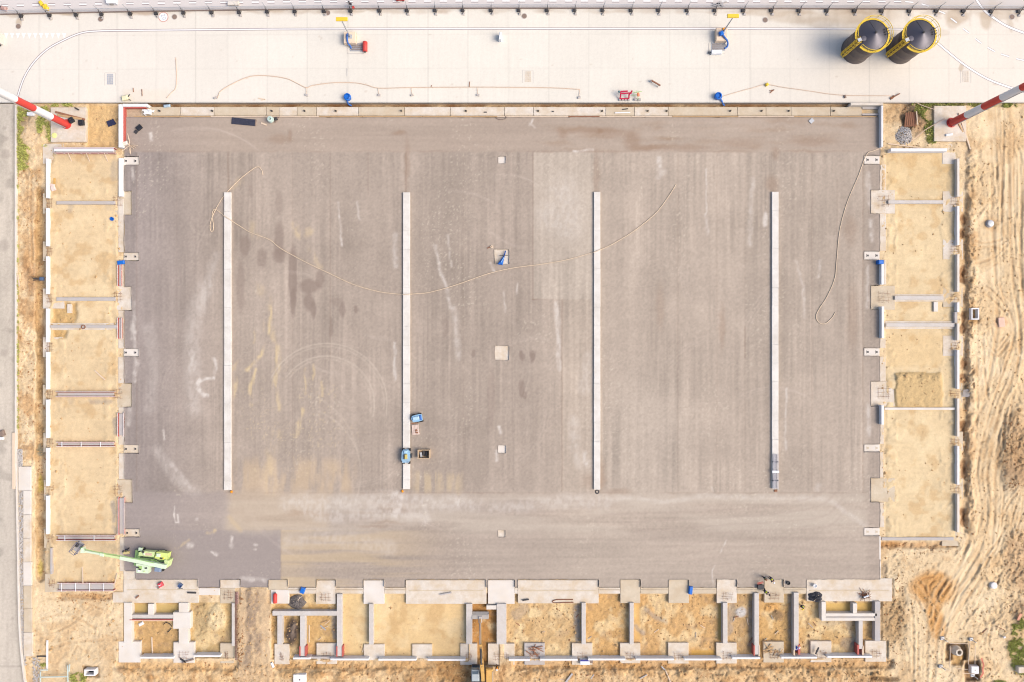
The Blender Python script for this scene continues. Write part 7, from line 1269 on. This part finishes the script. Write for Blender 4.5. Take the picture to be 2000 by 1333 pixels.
# ------------------------------------------------------------------ people
def limb_mesh(name, nodes, edges, m, parent, sub=1):
    me = bpy.data.meshes.new(name); me.from_pydata([n_[0] for n_ in nodes], edges, []); me.update(); o = bpy.data.objects.new(name, me); col.objects.link(o); o.parent = parent
    me.materials.append(M[m] if isinstance(m, str) else m)
    md_ = o.modifiers.new('Skin', 'SKIN'); md_.use_smooth_shade = True; sv = me.skin_vertices[0].data if me.skin_vertices else None
    if sv is None:
        bpy.context.view_layer.objects.active = o; sv = o.data.skin_vertices[0].data
    for v_, n_ in zip(sv, nodes): v_.radius = (n_[1], n_[1] if len(n_) < 3 else n_[2])
    sv[0].use_root = True; s2 = o.modifiers.new('Subdivision', 'SUBSURF'); s2.levels = s2.render_levels = sub; return o
def person(px, py, z, rz, pose, lb, top, legs, helmet, vest=None, grp='workers on the site'):
    t = thing('person', lb, 'person', W(px, py, z), rz, grp)
    bend = {'stand': .08, 'bend': .85, 'crouch': .6, 'walk': .12}[pose]; hip = .92 if pose != 'crouch' else .5
    H0 = Vector((0, 0, hip)); up = Vector((0, math.sin(bend), math.cos(bend))); ch = H0+up*.32; nk = H0+up*.52; hd = nk+Vector((0, math.sin(bend*.8), math.cos(bend*.8)))*.17
    fw = Vector((0, 1, 0)); J = [(H0, .15, .11), (H0+up*.18, .14, .1), (ch, .17, .11), (nk, .06, .06), (hd, .085, .1), (hd+up*.07, .08, .09)]; E = [(0, 1), (1, 2), (2, 3), (3, 4), (4, 5)]
    arms = []; lg = []
    for s_ in (-1, 1):
        sh = ch+Vector((.2*s_, 0, 0))+up*.1
        if pose in ('bend', 'crouch'): el = sh+Vector((.05*s_, .12, -.26)); wr = el+Vector((-.04*s_, .16, -.2))
        else: el = sh+Vector((.07*s_, -.03+.05*s_*(pose == 'walk'), -.28)); wr = el+Vector((-.02*s_, .14, -.21))
        hn = wr+(wr-el).normalized()*.08; arms.append((sh, el, wr, hn))
        i = len(J); J += [(sh, .06, .06), (el, .045, .045), (wr, .03, .03), (hn, .04, .022)]; E += [(2, i), (i, i+1), (i+1, i+2), (i+2, i+3)]
        dr = (hn-wr).normalized(); sd = Vector((1, 0, 0))
        for k, (of, ln) in enumerate(((-.03, .07), (-.01, .085), (.01, .08), (.03, .06))): J.append((hn+sd*of+dr*ln+Vector((0, -.012, -.01)), .009, .009)); E.append((i+3, len(J)-1))
        J.append((wr+sd*(-.05*s_)+dr*.06, .01, .01)); E.append((i+2, len(J)-1))
        fy_ = .12*s_ if pose == 'walk' else .03*s_
        hp = H0+Vector((.09*s_, 0, -.04)); kn = Vector((.11*s_, fy_*.6+(.32 if pose == 'crouch' else .04), .48 if pose != 'crouch' else .42)); an = Vector((.12*s_, fy_-.02, .09)); to = an+Vector((.02*s_, .18, -.05)); lg.append((hp, kn, an, to))
        i = len(J); J += [(hp, .095, .095), (kn, .065, .065), (an, .045, .045), (to, .04, .035)]; E += [(0, i), (i, i+1), (i+1, i+2), (i+2, i+3)]
    limb_mesh('body', J, E, 'skin', t)
    N = [(H0, .185, .14), (H0+up*.2, .175, .13), (ch, .2, .14), (nk-up*.05, .1, .09)]; Ed = [(0, 1), (1, 2), (2, 3)]
    for sh, el, wr, hn in arms: i = len(N); N += [(sh, .085, .085), (el, .062, .062), (el+(wr-el)*.92, .048, .048)]; Ed += [(2, i), (i, i+1), (i+1, i+2)]
    limb_mesh('jacket', N, Ed, top, t)
    N = [(H0+up*.02, .19, .145)]; Ed = []
    for hp, kn, an, to in lg: i = len(N); N += [(hp, .115, .115), (kn, .085, .085), (an+Vector((0, 0, .03)), .07, .07)]; Ed += [(0, i), (i, i+1), (i+1, i+2)]
    limb_mesh('trousers', N, Ed, legs, t)
    for hp, kn, an, to in lg: limb_mesh('boot', [(an, .062), (an+Vector((0, .06, -.03)), .058), (to, .05)], [(0, 1), (1, 2)], 'rubber', t)
    if vest: limb_mesh('vest', [(H0+up*.02, .2, .155), (H0+up*.2, .19, .145), (ch+up*.06, .215, .155)], [(0, 1), (1, 2)], vest, t)
    f_ = Vector((0, math.cos(bend*.8), -math.sin(bend*.8)))
    b = MB()
    for s_ in (-.032, .032): b.rock(hd+f_*.1+Vector((s_, 0, .02)), .012, random.Random(1))
    b.build('eyes', 'dark', t); MB().rock(hd+f_*.12+Vector((0, 0, -.01)), .02, random.Random(3)).build('nose', 'skin', t)
    hq = MB(); u_ = Vector((0, math.sin(bend*.8), math.cos(bend*.8))); q_ = u_.to_track_quat('Z', 'Y').to_matrix().to_4x4(); h0 = MB().lathe((0, 0, 0), [(.17, 0), (.165, .02), (.13, .03), (.125, .09), (.09, .14), (.03, .16)], 14); m_ = Matrix.Translation(hd+u_*.06) @ q_
    hq.add([tuple(m_ @ Vector(v_)) for v_ in h0.v], h0.f); hq.build('helmet', helmet, t); return t
person(1550, 1263, -.95, -.7, 'bend', 'worker in blue overalls bending over the beam foot', 'overall', 'overall', 'whitep'); person(1565.5, 1182, -.95, 2.4, 'crouch', 'worker in a yellow vest crouching below the black sheeting', 'navy', 'navy', 'yellow', 'vest')
person(1490, 1126, 0, 2.2, 'stand', 'worker in a yellow vest standing at the pad edge, farther from the end slab', 'navy', 'navy', 'woodred', 'vest'); person(1502, 1127, 0, -2.6, 'bend', 'worker with white helmet and yellow vest bending at the pad edge', 'navy', 'navy', 'whitep', 'vest')
person(1491, 1152, -.28, -2.2, 'bend', 'worker in dark clothes and yellow vest bending on the link strip', 'navy', 'navy', 'black', 'vest'); person(971, 1300, -.45, 1.2, 'stand', 'worker in an orange vest and white helmet beside the excavator boom', 'orange', 'navy', 'whitep', 'orange')
person(252, 1072, 0, .6, 'stand', 'worker in a yellow vest at the pad edge by the boom lift', 'navy', 'navy', 'dark', 'vest'); person(686, 13, YZ, 2.8, 'walk', 'dark clothed walker with red bag behind the yard fence', 'navy', 'navy', 'dark')
tag(MB().obox(W(690, 14.5, YZ+.7), (.35, .25, .4), .3, .06).build('shoulder_bag', 'redp'), 'small red bag carried by the walker behind the fence', 'bag')
tag(MB().obox(W(246.5, 1080, .15), (.95, .4, .3), .1, .06).build('toolbag', mat('straw toolbag', A(250, 226, 160))), 'straw coloured tool bag at the pad edge by the boom lift', 'bag')
for k, (px, py, m, lb) in enumerate(((1538.5, 1138, 'black', 'small black pot on the pad between the rust stained pad and end slab'), (1590.5, 1143.5, 'whitep', 'small white pot at the edge of the end slab'))): tag(MB().lathe(W(px, py, -.1), [(.28, 0), (.3, .35), (.24, .36), (.22, .2)], 14, True).build('pot', m), lb, 'pot')
t = thing('hand_cart', 'dark wheelbarrow with red handles tipped at the rust stained pad', 'wheelbarrow', W(1484, 1145, 0)); MB().prism([(-.5, -.3), (.45, -.35), (.5, .3), (-.45, .3)], .15, .55).build('tray', 'dark', t); MB().beam((-.5, .45, .5), (.4, .7, .55), .1, .08).beam((-.6, .6, .5), (.3, .85, .55), .1, .08).build('handle', mat('dull red handle', A(206, 110, 96)), t); MB().tube([(.6, -.5, .2), (.75, -.5, .2)], .2, 12).build('wheel', 'rubber', t)
